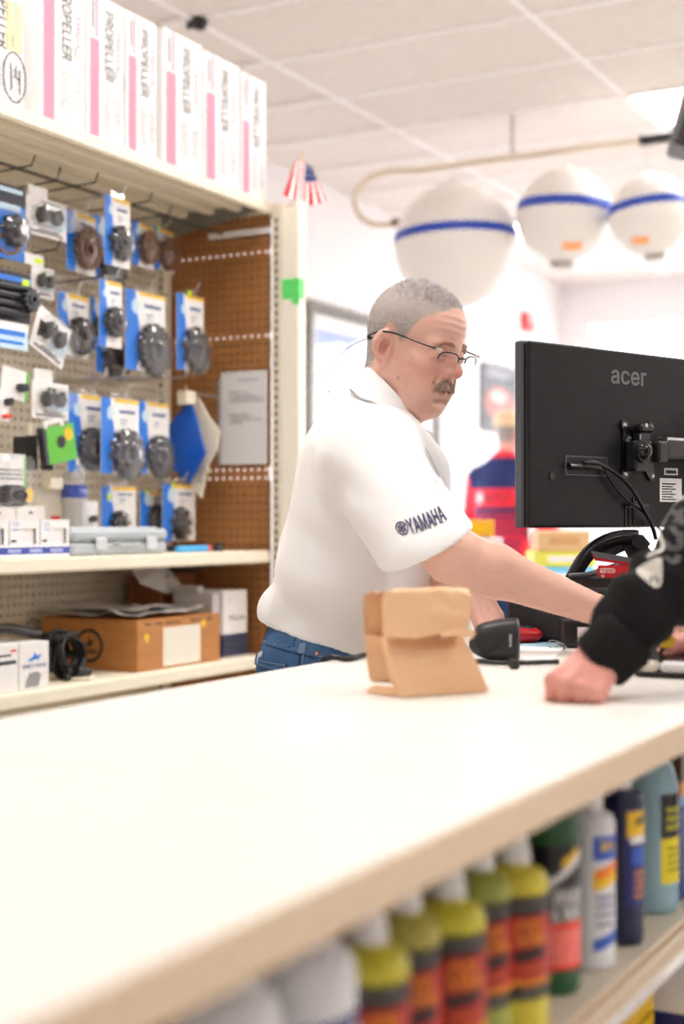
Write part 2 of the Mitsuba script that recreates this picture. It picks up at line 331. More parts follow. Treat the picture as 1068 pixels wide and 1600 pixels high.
for z in (UZ, UZ2, .12):
    k = obj('shelf', bx((-.755, CY0 + .02, z - .006), (LX - .002, CY1 - .02, z), .001), PERF, base)
    obj('front_lip', bx((LX - .004, CY0 + .02, z - .036), (LX, CY1 - .02, z + .002), .003), TANM, k)
    obj('ticket_rail', bx((LX, CY0 + .03, z - .026), (LX + .008, CY1 - .03, z - .004), .003), TANM, k)
    obj('ticket_strip', bx((LX + .008, CY0 + .03, z - .034), (LX + .0095, CY1 - .03, z - .022)), mat('clear_strip', srgb(225, 222, 220), .1), k)
    if z > .3:
        pts = [(x, y) for x in np.arange(LX - .05, -.7, -.026) for y in np.arange(.95, 2.2, .026)]
        obj('slot_pattern', [bx((x - .004, y - .008, z), (x + .004, y + .008, z + .0003)) for x, y in pts if (round((LX - .05 - x) / .026) % 2 == 0)], matte('perf_dark', (.12, .11, .10)), k, kind='stuff')
# ------------------------------------------------------------------ boxes on the top shelf
CARDW = mat('white_card', (.83, .82, .82), .45)
PINK, PINKT, INK, GREYP = mat('pink_print', srgb(250, 138, 162), .5), mat('pink_text', srgb(246, 140, 168), .5), mat('black_print', srgb(22, 20, 26), .5), mat('grey_print', srgb(150, 150, 156), .5)
KRAFT = mat('kraft_flap', srgb(206, 172, 116), .6)
DOWN = frame([0, 0, -1], [0, 1, 0])              # lettering that reads downwards on a face looking along +x
T_PROP = txt('PROPELLER', .034, .0005, True, width=.158)
T_YAM = txt('YAMAHA', .019, .0005, True, width=.092)
def fine_print(w, h, rows, seed):                # a block of ragged tiny lines, on the yz plane
    r = random.Random(seed); out = []
    for i in range(rows):
        y0 = w * (i + .2) / rows; z = 0
        while z < h:
            l = r.uniform(.006, .02); out.append(bx((0, y0, -z - min(l, h - z)), (.0003, y0 + w / rows * .45, -z))); z += l + .003
    return out
boxes = [(-45, 38, 'cut off by the left edge, circled 14 written on it', 0), (62, 133, 'with a full-height pink stripe, beside the box marked 14', 1), (136, 194, 'third from the left, small circle scribbled beside its lettering', 2), (197, 246, 'fourth from the left, just before the tall proud one', 3), (255, 316, 'fifth from the left, standing proud of its neighbours', 4), (318, 374, 'second from the right end of the row', 5), (377, 416, 'right end of the row, above the small flag', 6)]
for a, b, lab, i in boxes:
    fx = -2.262 if i != 4 else -2.252
    y0, y1 = YX(a, fx), YX(b, fx) - .003; w = y1 - y0; h = .368 if i < 6 else .362; z0 = TOPZ + .001
    t = thing('propeller_box', 'white propeller box, ' + lab, 'box', 'propeller boxes on the top shelf')
    back = fx - .30
    obj('carton', bx((back, y0, z0), (fx, y1, z0 + h), .002), CARDW, t)
    lo = .0 if i == 1 else None; sh = h if i in (0, 1) else h * (.70 if i != 6 else .62)
    e = .0006
    if i: obj('pink_stripe', bx((fx - .001, y0 + w * .06, z0 + .002), (fx + e, y0 + w * .31, z0 + sh - .004)), PINK, t)
    if i > 1: obj('pink_stripe', bx((fx - .001, y0 + w * .07 + w * .14, z0 + sh + .002), (fx + e, y0 + w * .22 + w * .05, z0 + h - .004)), PINKT, t)
    top = z0 + h
    pz = {0: .150, 1: .113}.get(i, .12)
    obj('lettering', mv(T_PROP, (fx, y0 + w * .58, top - pz - .0), DOWN, (1.12, min(1.0, w / .155), 1)), INK, t)
    obj('brand_lettering', mv(T_YAM, (fx, y0 + w * .84, top - pz + .0), DOWN, (1.1, min(1.0, w / .155), 1)), PINKT, t)
    obj('fine_print', [mv(q, (fx, y0 + w * .42, top - pz - .115)) for q in fine_print(w * .22, .10, 6, i)] + [mv(q, (fx, y0 + w * .72, top - pz - .125)) for q in fine_print(w * .2, .08, 6, i + 20)], GREYP, t)
    if i > 1: obj('small_lettering', [bx((fx, y0 + w * .1, top - .09), (fx + e, y0 + w * .17, top - .02))], GREYP, t)
    obj('sticker', bx((fx, y0 + w * .76, top - pz - .075), (fx + e, y0 + w * .78, top - pz - .05)), INK, t)
    if i in (0, 2):
        c = np.array([fx + .001, y0 + w * (.80 if i == 0 else .86), top - (.295 if i == 0 else .20)]); rr = (.038, .058) if i == 0 else (.02, .03)
        ring = [c + [0, rr[0] * math.cos(q), rr[1] * math.sin(q)] for q in np.linspace(.3, 6.7, 40)]
        obj('handwriting', [tube(ring, .0016 if i == 0 else .0005, 5)] + ([tube([c + [0, -.013, .03], c + [0, -.011, -.032]], .0018, 5), tube([c + [0, .006, .03], c + [0, .003, .002], c + [0, .02, -.002]], .0018, 5), tube([c + [0, .018, .022], c + [0, .018, -.034]], .0018, 5)] if i == 0 else []), mat('marker_ink', srgb(60, 58, 62), .6), t)
    if i == 1:
        c = np.array([fx + .001, y0 + w * .19, top - .03])
        obj('handwriting', tube([c + [0, .02 * math.cos(q), .03 * math.sin(q)] for q in np.linspace(0, 6.4, 30)], .0006, 4), mat('pencil', srgb(190, 90, 110), .6), t)
    if i == 0: obj('tape_patch', bx((fx, y0 + w * .62, top - .235), (fx + .0005, y0 + w * .97, top - .12)), mat('tape_tan', srgb(244, 214, 170), .5), t)
    if i == 6: obj('flap', quad((fx - .25, y1 + .002, z0 + .3), (fx - .02, y1 + .002, z0 + .33), (fx - .02, y1 + .035, z0 + .18), (fx - .25, y1 + .03, z0 + .17)), KRAFT, t)
    if i == 4: obj('flap', quad((back, y0 - .0, top), (fx, y0, top), (fx - .02, y0 - .035, top + .012), (back, y0 - .035, top + .012)), mat('card_inside', srgb(214, 208, 200), .6), t)

# ------------------------------------------------------------------ hanging packs
BLUE, YEL, LIME, BLK = mat('pack_blue', srgb(36, 118, 218), .35), mat('pack_yellow', srgb(236, 190, 40), .4), mat('lime_sticker', srgb(206, 236, 30), .4), mat('black_rubber', srgb(28, 28, 32), .42)
GREYR, BROWNR, STEEL, GREEN = mat('grey_rubber', srgb(58, 60, 68), .38), mat('brown_ring', srgb(112, 76, 54), .45), mat('steel', (.55, .55, .56), .28, 1.0), mat('pack_green', srgb(92, 186, 52), .4)
LBLUE, CREAMP = mat('pale_blue_card', srgb(190, 218, 236), .4), mat('cream_plastic', srgb(236, 228, 208), .4)
def gear(r, n, t, ri=.42, tooth=.72):
    from shapely.geometry import Polygon
    a = np.linspace(0, 2 * np.pi, n * 6, endpoint=False)
    rr = np.where((np.arange(n * 6) % 6) < 3, r, r * tooth)
    p = Polygon(np.stack([rr * np.cos(a + .08 * (rr > r * .9)), rr * np.sin(a)], 1))
    hole = Polygon(np.stack([r * ri * .55 * np.cos(a[::3]), r * ri * .55 * np.sin(a[::3])], 1))
    body = extr(p.difference(hole), t); hub = extr(Polygon(np.stack([r * ri * np.cos(a[::2]), r * ri * np.sin(a[::2])], 1)).difference(hole), t * 1.25)
    return trimesh.util.concatenate([body, hub])
GEARS = [gear(1, 9, .5), gear(1, 12, .6, .45, .8), gear(1, 18, .55, .5, .86)]
DISC, RING = trimesh.creation.cylinder(1, 1, sections=28), trimesh.creation.annulus(.72, 1, .4, sections=30)
def dome(n=10):
    a = np.linspace(0, np.pi / 2, 7); return lathe(np.stack([np.cos(a), np.sin(a)], 1), 24)
DOME = dome()
def panel(w, h, k=.30, bulge=.06):               # the blue left edge with its curved side
    z = np.linspace(-h / 2, h / 2, 14); x = -w / 2 + w * (k + bulge * np.cos((z / h + .1) * 5))
    return extr([(-w / 2, -h / 2)] + list(zip(x, z)) + [(-w / 2, h / 2)], .0006)
def hook(x, y, z, L, m, up=.02):
    pts = [(BX0 - .004, y, z), (BX0 + L * .6, y, z + .004), (BX0 + L, y, z + .008), (BX0 + L + .012, y, z + .012 + up)]
    return obj('peg_hook', tube(pts, .0026, 6), m, gondola, smooth=40)
HOOKD, HOOKC = mat('dark_hook', srgb(62, 58, 54), .35, .4), mat('chrome_hook', (.62, .61, .6), .22, 1.0)
def place_card(rect, x, yaw=0, roll=0):
    l, r_, t_, b = rect; mid = (l + r_) / 2
    c = PX(mid, (t_ + b) / 2, x); w = YX(r_, x) - YX(l, x); h = (b - t_) / FPX * (c @ F3 - EYE * F3[2])
    R = rotz(yaw) @ FRONT @ rotz(roll)
    return c, w / max(.4, math.cos(yaw) - math.sin(yaw) * 1.4 if yaw > 0 else math.cos(yaw) - math.sin(yaw) * 1.4), h, R
def blue_pack(rect, x, label, kind, gr=.36, gz=-.22, sticker=None, yaw=0.0, group='blue and white carded impeller packs', hk=True, gx=.06):
    c, w, h, R = place_card(rect, x, yaw); M_ = tf(c, R)
    t = thing('impeller_pack', label, 'carded pack', group)
    obj('card', cbox(w, h, .002, .0006), CARDW, t, tw=M_)
    obj('blue_panel', mv(panel(w, h), (0, 0, .001)), BLUE, t, tw=M_)
    obj('yellow_band', cbox(w * .66, .010, .0008, 0, (w * .17, h / 2 - .006, .0012)), YEL, t, tw=M_)
    obj('print', [cbox(w * .42, h * .045, .0006, 0, (w * .18, h * .33, .0014)), cbox(w * .2, h * .02, .0006, 0, (w * .1, h * .22, .0014)), cbox(w * .15, h * .015, .0006, 0, (w * .08, h * .17, .0014))], mat('navy_print', srgb(90, 110, 150), .5), t, tw=M_, kind='stuff')
    obj('emblem', mv(DISC, (-w * .26, h * .3, .0014), None, (w * .09, w * .11, .0006)), LBLUE, t, tw=M_)
    g, gm = kind; r = w * gr
    obj('impeller', mv(GEARS[g], (w * gx, h * gz, .002), None, (r, r, .032)), gm, t, tw=M_)
    if gm == BROWNR: obj('gasket', mv(RING, (w * gx + .004, h * gz + .004, .022), None, (r * 1.1, r * 1.15, .01)), BROWNR, t, tw=M_)
    obj('blister', mv(DOME, (w * gx, h * gz, .002), None, (r * 1.12, r * 1.12, .040)), 'mat_pane', t, tw=M_, smooth=True)
    obj('hang_tab', [cbox(w * .55, .016, .0012, 0, (0, h / 2 + .006, 0))], 'mat_pane', t, tw=M_)
    if sticker: obj('sticker', mv(DISC, (w * sticker[0], h / 2 + sticker[1], .003), None, (.0085, .0085, .001)), LIME, t, tw=M_)
    if hk: hook(x, c[1], c[2] + h / 2 + .004, x - BX0 + .02, HOOKC)
    return t
G0, G1, G2 = (0, BLK), (1, BLK), (2, GREYR)
blue_pack((104, 149, 334, 427), -2.44, 'carded pack with one large brown gasket ring, left half of the top row', (1, BROWNR), .36, -.1, yaw=.1)
blue_pack((145, 194, 342, 438), -2.47, 'blue impeller pack half hidden behind the tall pack at the front of the top row', G1, .4, -.28, hk=False)
blue_pack((163, 203, 309, 417), -2.33, 'tall blue and white pack hanging foremost in the top row, dark impeller low on it', G0, .42, -.16)
blue_pack((206, 240, 351, 418), -2.46, 'small blue pack with brown impeller, second from the brown end panel, top row', (1, BROWNR), .34, -.05, yaw=.12)
blue_pack((239, 272, 358, 424), -2.53, 'small blue pack with a lime dot, nearest the brown end panel, top row', (1, BROWNR), .34, -.12, (-.3, -.004), yaw=.12)
blue_pack((90, 137, 460, 557), -2.46, 'white and blue pack, black impeller on its right edge, leftmost of the second row', G1, .36, -.16, yaw=.08, gx=.16)
blue_pack((141, 168, 466, 548), -2.5, 'narrow blue pack mostly hidden behind the foremost pack of the second row', G2, .5, -.1, hk=False)
blue_pack((155, 190, 439, 543), -2.34, 'slim blue and white pack hanging foremost in the second row', G1, .42, -.12)
blue_pack((196, 258, 457, 581), -2.40, 'large blue and white pack with a big grey-black impeller bulging from its lower right', G2, .40, -.22, gx=.16)
blue_pack((276, 318, 462, 580), -2.39, 'pack with lime dot and clear round blister, hanging before the brown end panel', (0, GREYR), .50, -.22, (-.05, .006), gx=.14)
blue_pack((150, 200, 530, 584), -2.47, 'blue pack with a black impeller, peeping out below the second row', G0, .4, -.1, hk=False)
blue_pack((106, 166, 617, 738), -2.42, 'largest white pack of the third row, dark impeller near its lower middle', G2, .36, -.2, gx=.08)
blue_pack((158, 217, 623, 741), -2.37, 'blue and white pack with a spoked grey impeller, middle of the third row', (1, GREYR), .42, -.24, gx=.12)
blue_pack((214, 264, 629, 741), -2.44, 'blue pack with a navy-black impeller, next to the hanging blue pouch', G2, .40, -.26, gx=.14)
blue_pack((158, 212, 760, 834), -2.43, 'white and blue pack with a small black impeller, bottom row, above the grey case', G0, .24, -.30, (-.3, -.03), gx=-.04)
blue_pack((219, 260, 768, 832), -2.49, 'small dark blue pack between two others in the bottom row', G1, .32, -.22, (-.3, .0), yaw=.1)
blue_pack((254, 305, 757, 845), -2.45, 'tilted blue and white pack with a lime dot, rightmost of the bottom row', G0, .26, -.2, (-.2, -.003), yaw=.1, gx=-.02)
def pack(name, rect, x, label, card, group=None, yaw=0, roll=0, cat='carded pack'):
    c, w, h, R = place_card(rect, x, yaw, roll); M_ = tf(c, R)
    t = thing(name, label, cat, group)
    obj('card', cbox(w, h, .002, .0006), card, t, tw=M_)
    return t, w, h, M_
def wedge(w, h): return extr([(-.5 * w, -.2 * h), (.1 * w, -.5 * h), (.5 * w, -.1 * h), (.2 * w, .5 * h), (-.1 * w, .1 * h), (-.35 * w, .35 * h)], .02)
g = 'mixed packs at the left of the pegboard'
NAVY = mat('navy_header', srgb(28, 34, 48), .4)
t, w, h, M_ = pack('impeller_kit', (-12, 39, 289, 405), -2.36, 'deep blue kit with a spoked black impeller under a dark header, at the left edge', BLUE, g)
obj('header', cbox(w, h * .26, .003, .001, (0, h * .37, .001)), NAVY, t, tw=M_); obj('print', [cbox(w * .8, h * .06, .001, 0, (0, h * .43, .003)), cbox(w * .7, h * .09, .001, 0, (.0, h * .2, .002))], LBLUE, t, tw=M_)
obj('impeller', mv(GEARS[0], (w * .05, -h * .12, .002), None, (w * .34, w * .34, .05)), BLK, t, tw=M_); obj('hub', mv(DISC, (w * .05, -h * .12, .03), None, (w * .12, w * .12, .03)), STEEL, t, tw=M_)
obj('gasket', mv(RING, (-w * .05, -h * .30, .003), None, (w * .4, w * .22, .006)), BROWNR, t, tw=M_); obj('blister', mv(DOME, (0, -h * .14, .002), None, (w * .48, h * .34, .05)), 'mat_pane', t, tw=M_, smooth=True)
def clam(rect, x, label, yaw=0, roll=0, split=True, pale=LBLUE):
    t, w, h, M_ = pack('clamshell_pack', rect, x, label, CARDW, g, yaw, roll)
    obj('pale_panel', [cbox(w * .46, h * .5, .001, 0, (w * .25, 0, .0015))], pale, t, tw=M_)
    for s, q in ((-1, .0), (1, .02)): obj('black_fitting', mv(wedge(w * .24, h * .42), (s * w * .17, h * (.03 + q), .002), None if s > 0 else np.diag([-1, 1, 1.0])), BLK, t, tw=M_)
    obj('green_strap', [mv(cbox(w * .05, h * .34, .003), (s * w * .1, h * .2, .004), rotz(s * .5)) for s in (-1, 1)], mat('dark_green', srgb(18, 84, 58), .4), t, tw=M_)
    obj('print', [cbox(w * .8, h * .04, .001, 0, (0, -h * .40, .002)), cbox(w * .5, h * .03, .001, 0, (.05 * w, -h * .33, .002))], GREYR, t, tw=M_)
    obj('blister', cbox(w * .94, h * .62, .05, .012, (0, 0, .026)), 'mat_pane', t, tw=M_)
    return t
clam((41, 104, 312, 371), -2.38, 'white clamshell with two dark fittings, hanging beside the deep blue kit in the top row'); hook(0, PX(60, 290, -2.4)[1], PX(60, 287, -2.38)[2], .3, HOOKD, .03)
obj('hang_card', bx(PX(42, 287, -2.385), PX(74, 313, -2.38)), CARDW, 'clamshell_pack')
clam((49, 84, 418, 466), -2.40, 'small white pack with a black strap fitting, lime square above it')
obj('hang_card', bx(PX(36, 393, -2.40), PX(68, 418, -2.397)), CARDW, 'clamshell_pack_001'); obj('sticker', bx(PX(54, 403, -2.397), PX(67, 413, -2.3955)), LIME, 'clamshell_pack_001')
clam((52, 106, 492, 562), -2.36, 'tilted clear clamshell with pale blue card and dark fittings, second row', .05, -.38)
clam((50, 107, 598, 655), -2.37, 'upright clear clamshell with a green-strapped pair of black fittings, third row')
obj('hang_card', bx(PX(52, 575, -2.375), PX(82, 600, -2.372)), CARDW, 'clamshell_pack_003')
t, w, h, M_ = pack('hose_pack', (-14, 48, 424, 502), -2.35, 'pack of black ribbed hose with blue band and lime square, left edge', NAVY, g)
obj('band', cbox(w, h * .1, .002, 0, (0, h * .36, .0015)), BLUE, t, tw=M_); obj('sticker', cbox(w * .18, h * .13, .002, 0, (w * .36, h * .33, .002)), LIME, t, tw=M_)
for i in range(4): obj('hose', mv(DISC, (-w * .1, h * (.16 - .17 * i), .018), roty(math.pi / 2), (h * .075, h * .075, w * .75)), BLK, t, tw=M_)
obj('wheel', mv(GEARS[1], (w * .26, -h * .05, .02), None, (h * .24, h * .24, .03)), GREYR, t, tw=M_)
t, w, h, M_ = pack('card_pack', (-12, 44, 503, 545), -2.33, 'blue and white card pack below the ribbed hose, at the left edge', LBLUE, g); obj('print', [cbox(w * .8, h * .2, .001, 0, (0, h * .1, .0015)), cbox(w * .7, h * .12, .001, 0, (0, -h * .25, .0015))], BLUE, t, tw=M_)
obj('white_band', cbox(w, h * .3, .001, 0, (0, h * .34, .0015)), CARDW, t, tw=M_)
t, w, h, M_ = pack('card_pack', (2, 44, 576, 624), -2.35, 'white card with a green edge and a small dark part, left of the upright clamshell', CARDW, g, 0, -.12)
obj('green_edge', cbox(w * .1, h, .001, 0, (w * .45, 0, .0015)), GREEN, t, tw=M_); obj('fitting', mv(wedge(w * .3, h * .3), (w * .18, -h * .08, .001)), BLK, t, tw=M_)
t, w, h, M_ = pack('card_pack', (-14, 14, 607, 658), -2.32, 'white card with a red mark at its foot, at the left edge', CARDW, g); obj('mark', mv(wedge(w * .3, h * .14), (w * .2, -h * .34, .001)), mat('red_print', srgb(214, 60, 50), .4), t, tw=M_)
obj('fitting', mv(wedge(w * .24, h * .24), (w * .3, h * .1, .001)), BLK, t, tw=M_)
t, w, h, M_ = pack('green_pack', (74, 118, 664, 722), -2.36, 'bright green pack with a white hanger and a yellow dot, tilted', GREEN, g, 0, .18)
obj('hanger', [cbox(w * .62, .012, .006, .002, (-w * .22, h * .62, 0)), cbox(.014, h * .2, .006, .002, (-w * .5, h * .55, 0)), cbox(.014, h * .2, .006, .002, (w * .08, h * .55, 0))], PVC, t, tw=M_)
obj('side', cbox(w * .14, h, .02, .002, (-w * .56, 0, -.008)), GREYR, t, tw=M_); obj('emblem', mv(DISC, (-w * .02, h * .05, .002), None, (w * .14, h * .16, .002)), BLK, t, tw=M_); obj('dot', mv(DISC, (w * .26, h * .22, .002), None, (w * .15, w * .15, .002)), YEL, t, tw=M_)
t = thing('black_pads', 'cluster of black plastic pads hanging beside the bright green pack', 'pads', g)
for i, (a, b) in enumerate(((20, 40), (38, 60), (62, 85))):
    lo, hi = PX(a, 735, -2.40), PX(b, 682 - 2 * i, -2.36); obj('pad', bx(lo, hi, .006), BLK, t)
obj('hanger', bx(PX(40, 684, -2.40), PX(66, 662, -2.385), .003), CREAMP, t)
t, w, h, M_ = pack('knob_pack', (-12, 40, 709, 793), -2.33, 'clear pack with a dark ribbed knob and a yellow dot, above the white boxes', CARDW, g)
obj('print', [cbox(w * .8, h * .03, .001, 0, (0, h * (.2 - .08 * i), .0015)) for i in range(3)], GREYR, t, tw=M_, kind='stuff'); obj('green_edge', cbox(w * .06, h * .7, .001, 0, (w * .47, h * .1, .0015)), GREEN, t, tw=M_)
obj('knob', [mv(GEARS[2], (-w * .05, -h * .28, .002), None, (w * .40, h * .2, .06))], BLK, t, tw=M_); obj('dot', mv(DISC, (w * .26, -h * .27, .034), None, (w * .13, w * .15, .004)), YEL, t, tw=M_)
obj('blister', cbox(w * .96, h * .94, .04, .012, (0, 0, .022)), 'mat_pane', t, tw=M_)
t, w, h, M_ = pack('card_pack', (129, 153, 783, 836), -2.42, 'narrow white card with a red mark, just right of the water bottle', CARDW, g); obj('mark', mv(wedge(w * .3, h * .1), (w * .1, -h * .38, .001)), 'mat_red_print', t, tw=M_); obj('print', mv(wedge(w * .25, h * .2), (0, -h * .02, .001)), GREYR, t, tw=M_)
t = thing('cream_brackets', 'cream plastic brackets hanging behind the water bottle', 'brackets', g)
obj('plate', [bx(PX(48, 832, -2.46), PX(98, 762, -2.45), .004)], mat('beige_bag', srgb(206, 196, 178), .3), t); obj('arm', [bx(PX(68, 764, -2.44), PX(100, 746, -2.42), .004), bx(PX(70, 758, -2.43), PX(80, 738, -2.41), .004)], CREAMP, t)
obj('mark', bx(PX(80, 818, -2.449), PX(93, 806, -2.447)), 'mat_red_print', t)
for y, z, L, m in [(PX(20, 280, -2.4)[1], PX(20, 268, -2.4)[2], .30, HOOKD), (PX(115, 320, -2.4)[1], PX(150, 306, -2.4)[2], .31, HOOKD), (PX(205, 320, -2.4)[1], PX(190, 318, -2.4)[2], .30, HOOKD), (PX(245, 330, -2.4)[1], PX(245, 342, -2.4)[2], .28, HOOKD),
                   (PX(60, 400, -2.4)[1], PX(60, 398, -2.4)[2], .3, HOOKD), (PX(130, 440, -2.4)[1], PX(130, 440, -2.4)[2], .3, HOOKD)] + [(PX(x, 600, -2.45)[1], PX(x, 596, -2.45)[2], .3, HOOKC) for x in (110, 140, 170, 205, 240)]:
    hook(0, y, z, L, m)
obj('scan_hook_rail', bx((BX0 + .24, SY0 + .02, PX(60, 276, -2.4)[2]), (BX0 + .246, SY1 - .02, PX(60, 276, -2.4)[2] + .006)), HOOKD, gondola)

# ------------------------------------------------------------------ on the end panel, and the flag
TOEND = frame([1, 0, 0], [0, 0, 1])
a, b = PY(344, 727, 3.655), PY(429, 577, 3.655); a[0], b[0] = a[0], min(b[0], -2.262)
t = thing('notice_sheet', 'white printed notice in a clear sleeve, fixed to the brown end panel', 'notice')
cx, cz, w, h = (a[0] + b[0]) / 2, (a[2] + b[2]) / 2, b[0] - a[0], b[2] - a[2]
obj('sheet', bx((a[0], 3.656, a[2]), (b[0], 3.662, b[2]), .002), mat('paper', (.70, .70, .72), .5), t)
obj('clip_edge', bx((a[0] - .012, 3.655, a[2]), (a[0], 3.664, b[2] - .02), .002), mat('clip_grey', srgb(150, 152, 156), .3), t)
r = random.Random(4); lines = []
for i, (z, l0, l1) in enumerate([(.4, .38, .82), (.27, .18, .62), (.23, .22, .8), (.20, .22, .95), (.17, .22, .95), (.03, .18, .6), (-.0, .22, .7), (-.03, .22, .9), (-.06, .22, .5)]):
    x = l0
    while x < l1: l = r.uniform(.03, .09); lines.append(bx((a[0] + w * x, 3.6552, cz + h * z), (a[0] + w * min(x + l, l1), 3.6562, cz + h * z + .004))); x += l + .015
obj('print', lines, mat('faint_print', srgb(120, 120, 124), .5), t)
def sheet(pix, Y, th, m, name, parent, smooth=False, bow=.0, n=1):
    pts = [PY(x, y, Y) for x, y in pix]
    mesh = extr([(p[0], p[2]) for p in pts], th, (0, Y, 0), frame([1, 0, 0], [0, 0, 1]))
    if bow:
        mesh = mesh.subdivide().subdivide(); c = mesh.vertices.mean(0); d = np.linalg.norm((mesh.vertices - c)[:, [0, 2]], axis=1) / .12
        mesh.vertices[:, 1] -= bow * np.clip(1 - d ** 2, 0, 1)
    return obj(name, mesh, m, parent, smooth)
t = thing('hanging_pouch', 'blue pointed pouch with a cream backing, hanging in front of the brown end panel', 'pouch')
sheet([(299, 625), (313, 660), (326, 708), (312, 735), (297, 756), (286, 742), (273, 731), (270, 700), (268, 671), (282, 650)], 3.50, .012, mat('pouch_blue', srgb(8, 84, 186), .35), 'pouch', t, 30, .02)
sheet([(296, 612), (312, 622), (328, 652), (344, 672), (340, 704), (327, 725), (316, 778), (303, 764), (298, 735)], 3.535, .008, CREAMP, 'backing', t)
sheet([(292, 612), (306, 612), (306, 632), (292, 634)], 3.50, .05, CREAMP, 'hang_tab', t)
p = PY(299, 615, 3.51); obj('peg_hook', tube([(p[0], EY + .005, p[2]), (p[0], 3.49, p[2] + .002), (p[0], 3.48, p[2] + .02)], .0026, 6), HOOKC, gondola)
t = thing('tape_piece', 'bright green tape wrapped round the cream shelf upright', 'tape')
za, zb = PX(460, 465, -2.16)[2], PX(460, 433, -2.16)[2]
obj('band', bx((SX + .026, EY - .002, za), (SX + .0865, EY + .03, zb), .001), mat('green_tape', srgb(100, 226, 116), .5), t)
obj('tail', quad((SX + .06, EY - .003, za - .012), (SX + .087, EY - .003, za - .02), (SX + .0875, EY - .003, za + .01), (SX + .06, EY - .003, za + .01)), 'mat_green_tape', t)
labels.pop(t + '__tail', None)
t = thing('small_flag', 'small American flag on a stick, standing on top of the shelf upright', 'flag')
fx = -2.185; q0, q1 = PX(473, 325, fx), PX(472, 238, fx); q0[2] = 2.166
obj('stick', tube([q0, q1], .0022, 8), mat('stick_wood', srgb(222, 196, 150), .5), t); obj('finial', mv(trimesh.creation.icosphere(2, .005), q1), mat('gold_tip', (.7, .5, .2), .3, .8), t, smooth=True)
A, B, C, D = [PX(x, y, fx + .004) for x, y in ((464, 250), (490, 262), (509, 314), (444, 306))]
Mid = PX(476, 330, fx + .02)
nu, nv = 39, 26; vs, fs, cs = [], [], []
def flag_pt(u, v):                               # u across the stripes, v along them
    a = A * (1 - u) + B * u; b = (D * (1 - u) ** 2 + 2 * u * (1 - u) * Mid + C * u * u)
    return a * (1 - v) + b * v + np.array([.012 * math.sin(u * 9) * v, -.008 * math.sin(u * 7 + 1), 0])
RED, WHT, BLU = srgb(206, 46, 60), (.82, .8, .8), srgb(36, 52, 104)
for i in range(nu):
    for j in range(nv):
        u0, u1, v0, v1 = i / nu, (i + 1) / nu, j / nv, (j + 1) / nv
        col = BLU if (u0 > .42 and v0 < .42) else (RED if (i * 13 // nu) % 2 == 0 else WHT)
        if col is BLU and i % 4 == 1 and j % 4 == 2: col = WHT
        k = len(vs); vs += [flag_pt(u0, v0), flag_pt(u1, v0), flag_pt(u1, v1), flag_pt(u0, v1)]; cs += [col] * 4; fs += [[k, k + 1, k + 2], [k, k + 2, k + 3]]
VCOL = mat('vertex_cloth', {'type': 'mesh_attribute', 'name': 'vertex_color'}, .7, spec=.2)
obj('cloth', trimesh.Trimesh(np.array(vs), fs, process=False), VCOL, t, color=np.array(cs))

# ------------------------------------------------------------------ on the middle shelf
scene['mat_clear_plastic'] = {'type': 'blendbsdf', 'weight': .30, 'a': {'type': 'thindielectric', 'int_ior': 1.5}, 'b': {'type': 'twosided', 'bsdf': {'type': 'principled', 'base_color': {'type': 'rgb', 'value': [.82, .84, .86]}, 'roughness': .2}}}
def front_box(px0, px1, X, z0, h, depth): return (X - depth, YX(px0, X), z0), (X, YX(px1, X), z0 + h)
lo, hi = front_box(-70, 109, -2.27, MIDZ + .001, .014, .15); lo, hi = np.array(lo), np.array(hi)
t = thing('display_tray', 'white counter tray with a blue lettered front, holding small white boxes', 'tray')
obj('tray', [bx(lo, hi, .001), bx((hi[0] - .004, lo[1], lo[2]), (hi[0], hi[1], lo[2] + .03), .001)], CARDW, t)
obj('blue_strip', bx((hi[0], lo[1], lo[2] + .008), (hi[0] + .0006, hi[1], lo[2] + .024)), mat('tray_blue', srgb(58, 74, 170), .4), t)
obj('lettering', [bx((hi[0] + .0006, y, lo[2] + .012), (hi[0] + .001, y + .045, lo[2] + .020)) for y in np.arange(lo[1] + .02, hi[1] - .05, .075)], mat('pale_print', srgb(170, 180, 226), .5), t)
for i, (a, b) in enumerate(((-50, 14), (16, 62), (64, 109))):
    y0, y1 = YX(a, -2.28), YX(b, -2.28) - .002; z0 = hi[2] + .001; w = y1 - y0; h = .075
    t = thing('filter_box', ['small white box cut off by the left edge in the display tray', 'small white box with a window, middle one of the display tray', 'small white box with a blue emblem at the right end of the display tray'][i], 'box', 'small white boxes in the display tray')
    x = -2.28
    obj('carton', [bx((x - .11, y0, z0), (x - .004, y1, z0 + h)), bx((x - .004, y0, z0 + h * .72), (x, y1, z0 + h)), bx((x - .004, y0, z0), (x, y1, z0 + h * .14)), bx((x - .004, y0, z0 + .1 * h), (x, y0 + w * .38, z0 + h * .8)), bx((x - .004, y1 - w * .12, z0 + .1 * h), (x, y1, z0 + h * .8))], CARDW, t)
    obj('contents', mv(trimesh.creation.cylinder(w * .2, h * .6, sections=20), (x - .012, y0 + w * .62, z0 + h * .43), None, (.3, 1, 1)), mat('white_plastic', (.7, .7, .72), .3), t)
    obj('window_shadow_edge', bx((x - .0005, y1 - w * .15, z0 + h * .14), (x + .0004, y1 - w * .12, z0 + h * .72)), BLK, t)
    obj('emblem', [mv(RING, (x + .0002, y0 + w * .19 + s * .006, z0 + h * .86), FRONT, (.004, .006, .001)) for s in (-1, 1)] + [bx((x, y0 + w * .08, z0 + h * .66), (x + .0004, y0 + w * .32, z0 + h * .70))], mat('emblem_blue', srgb(110, 140, 214), .4), t)
    obj('slot', bx((x, y0 + w * .05, z0 + h * .28), (x + .0005, y0 + w * .2, z0 + h * .36)), BLK, t)
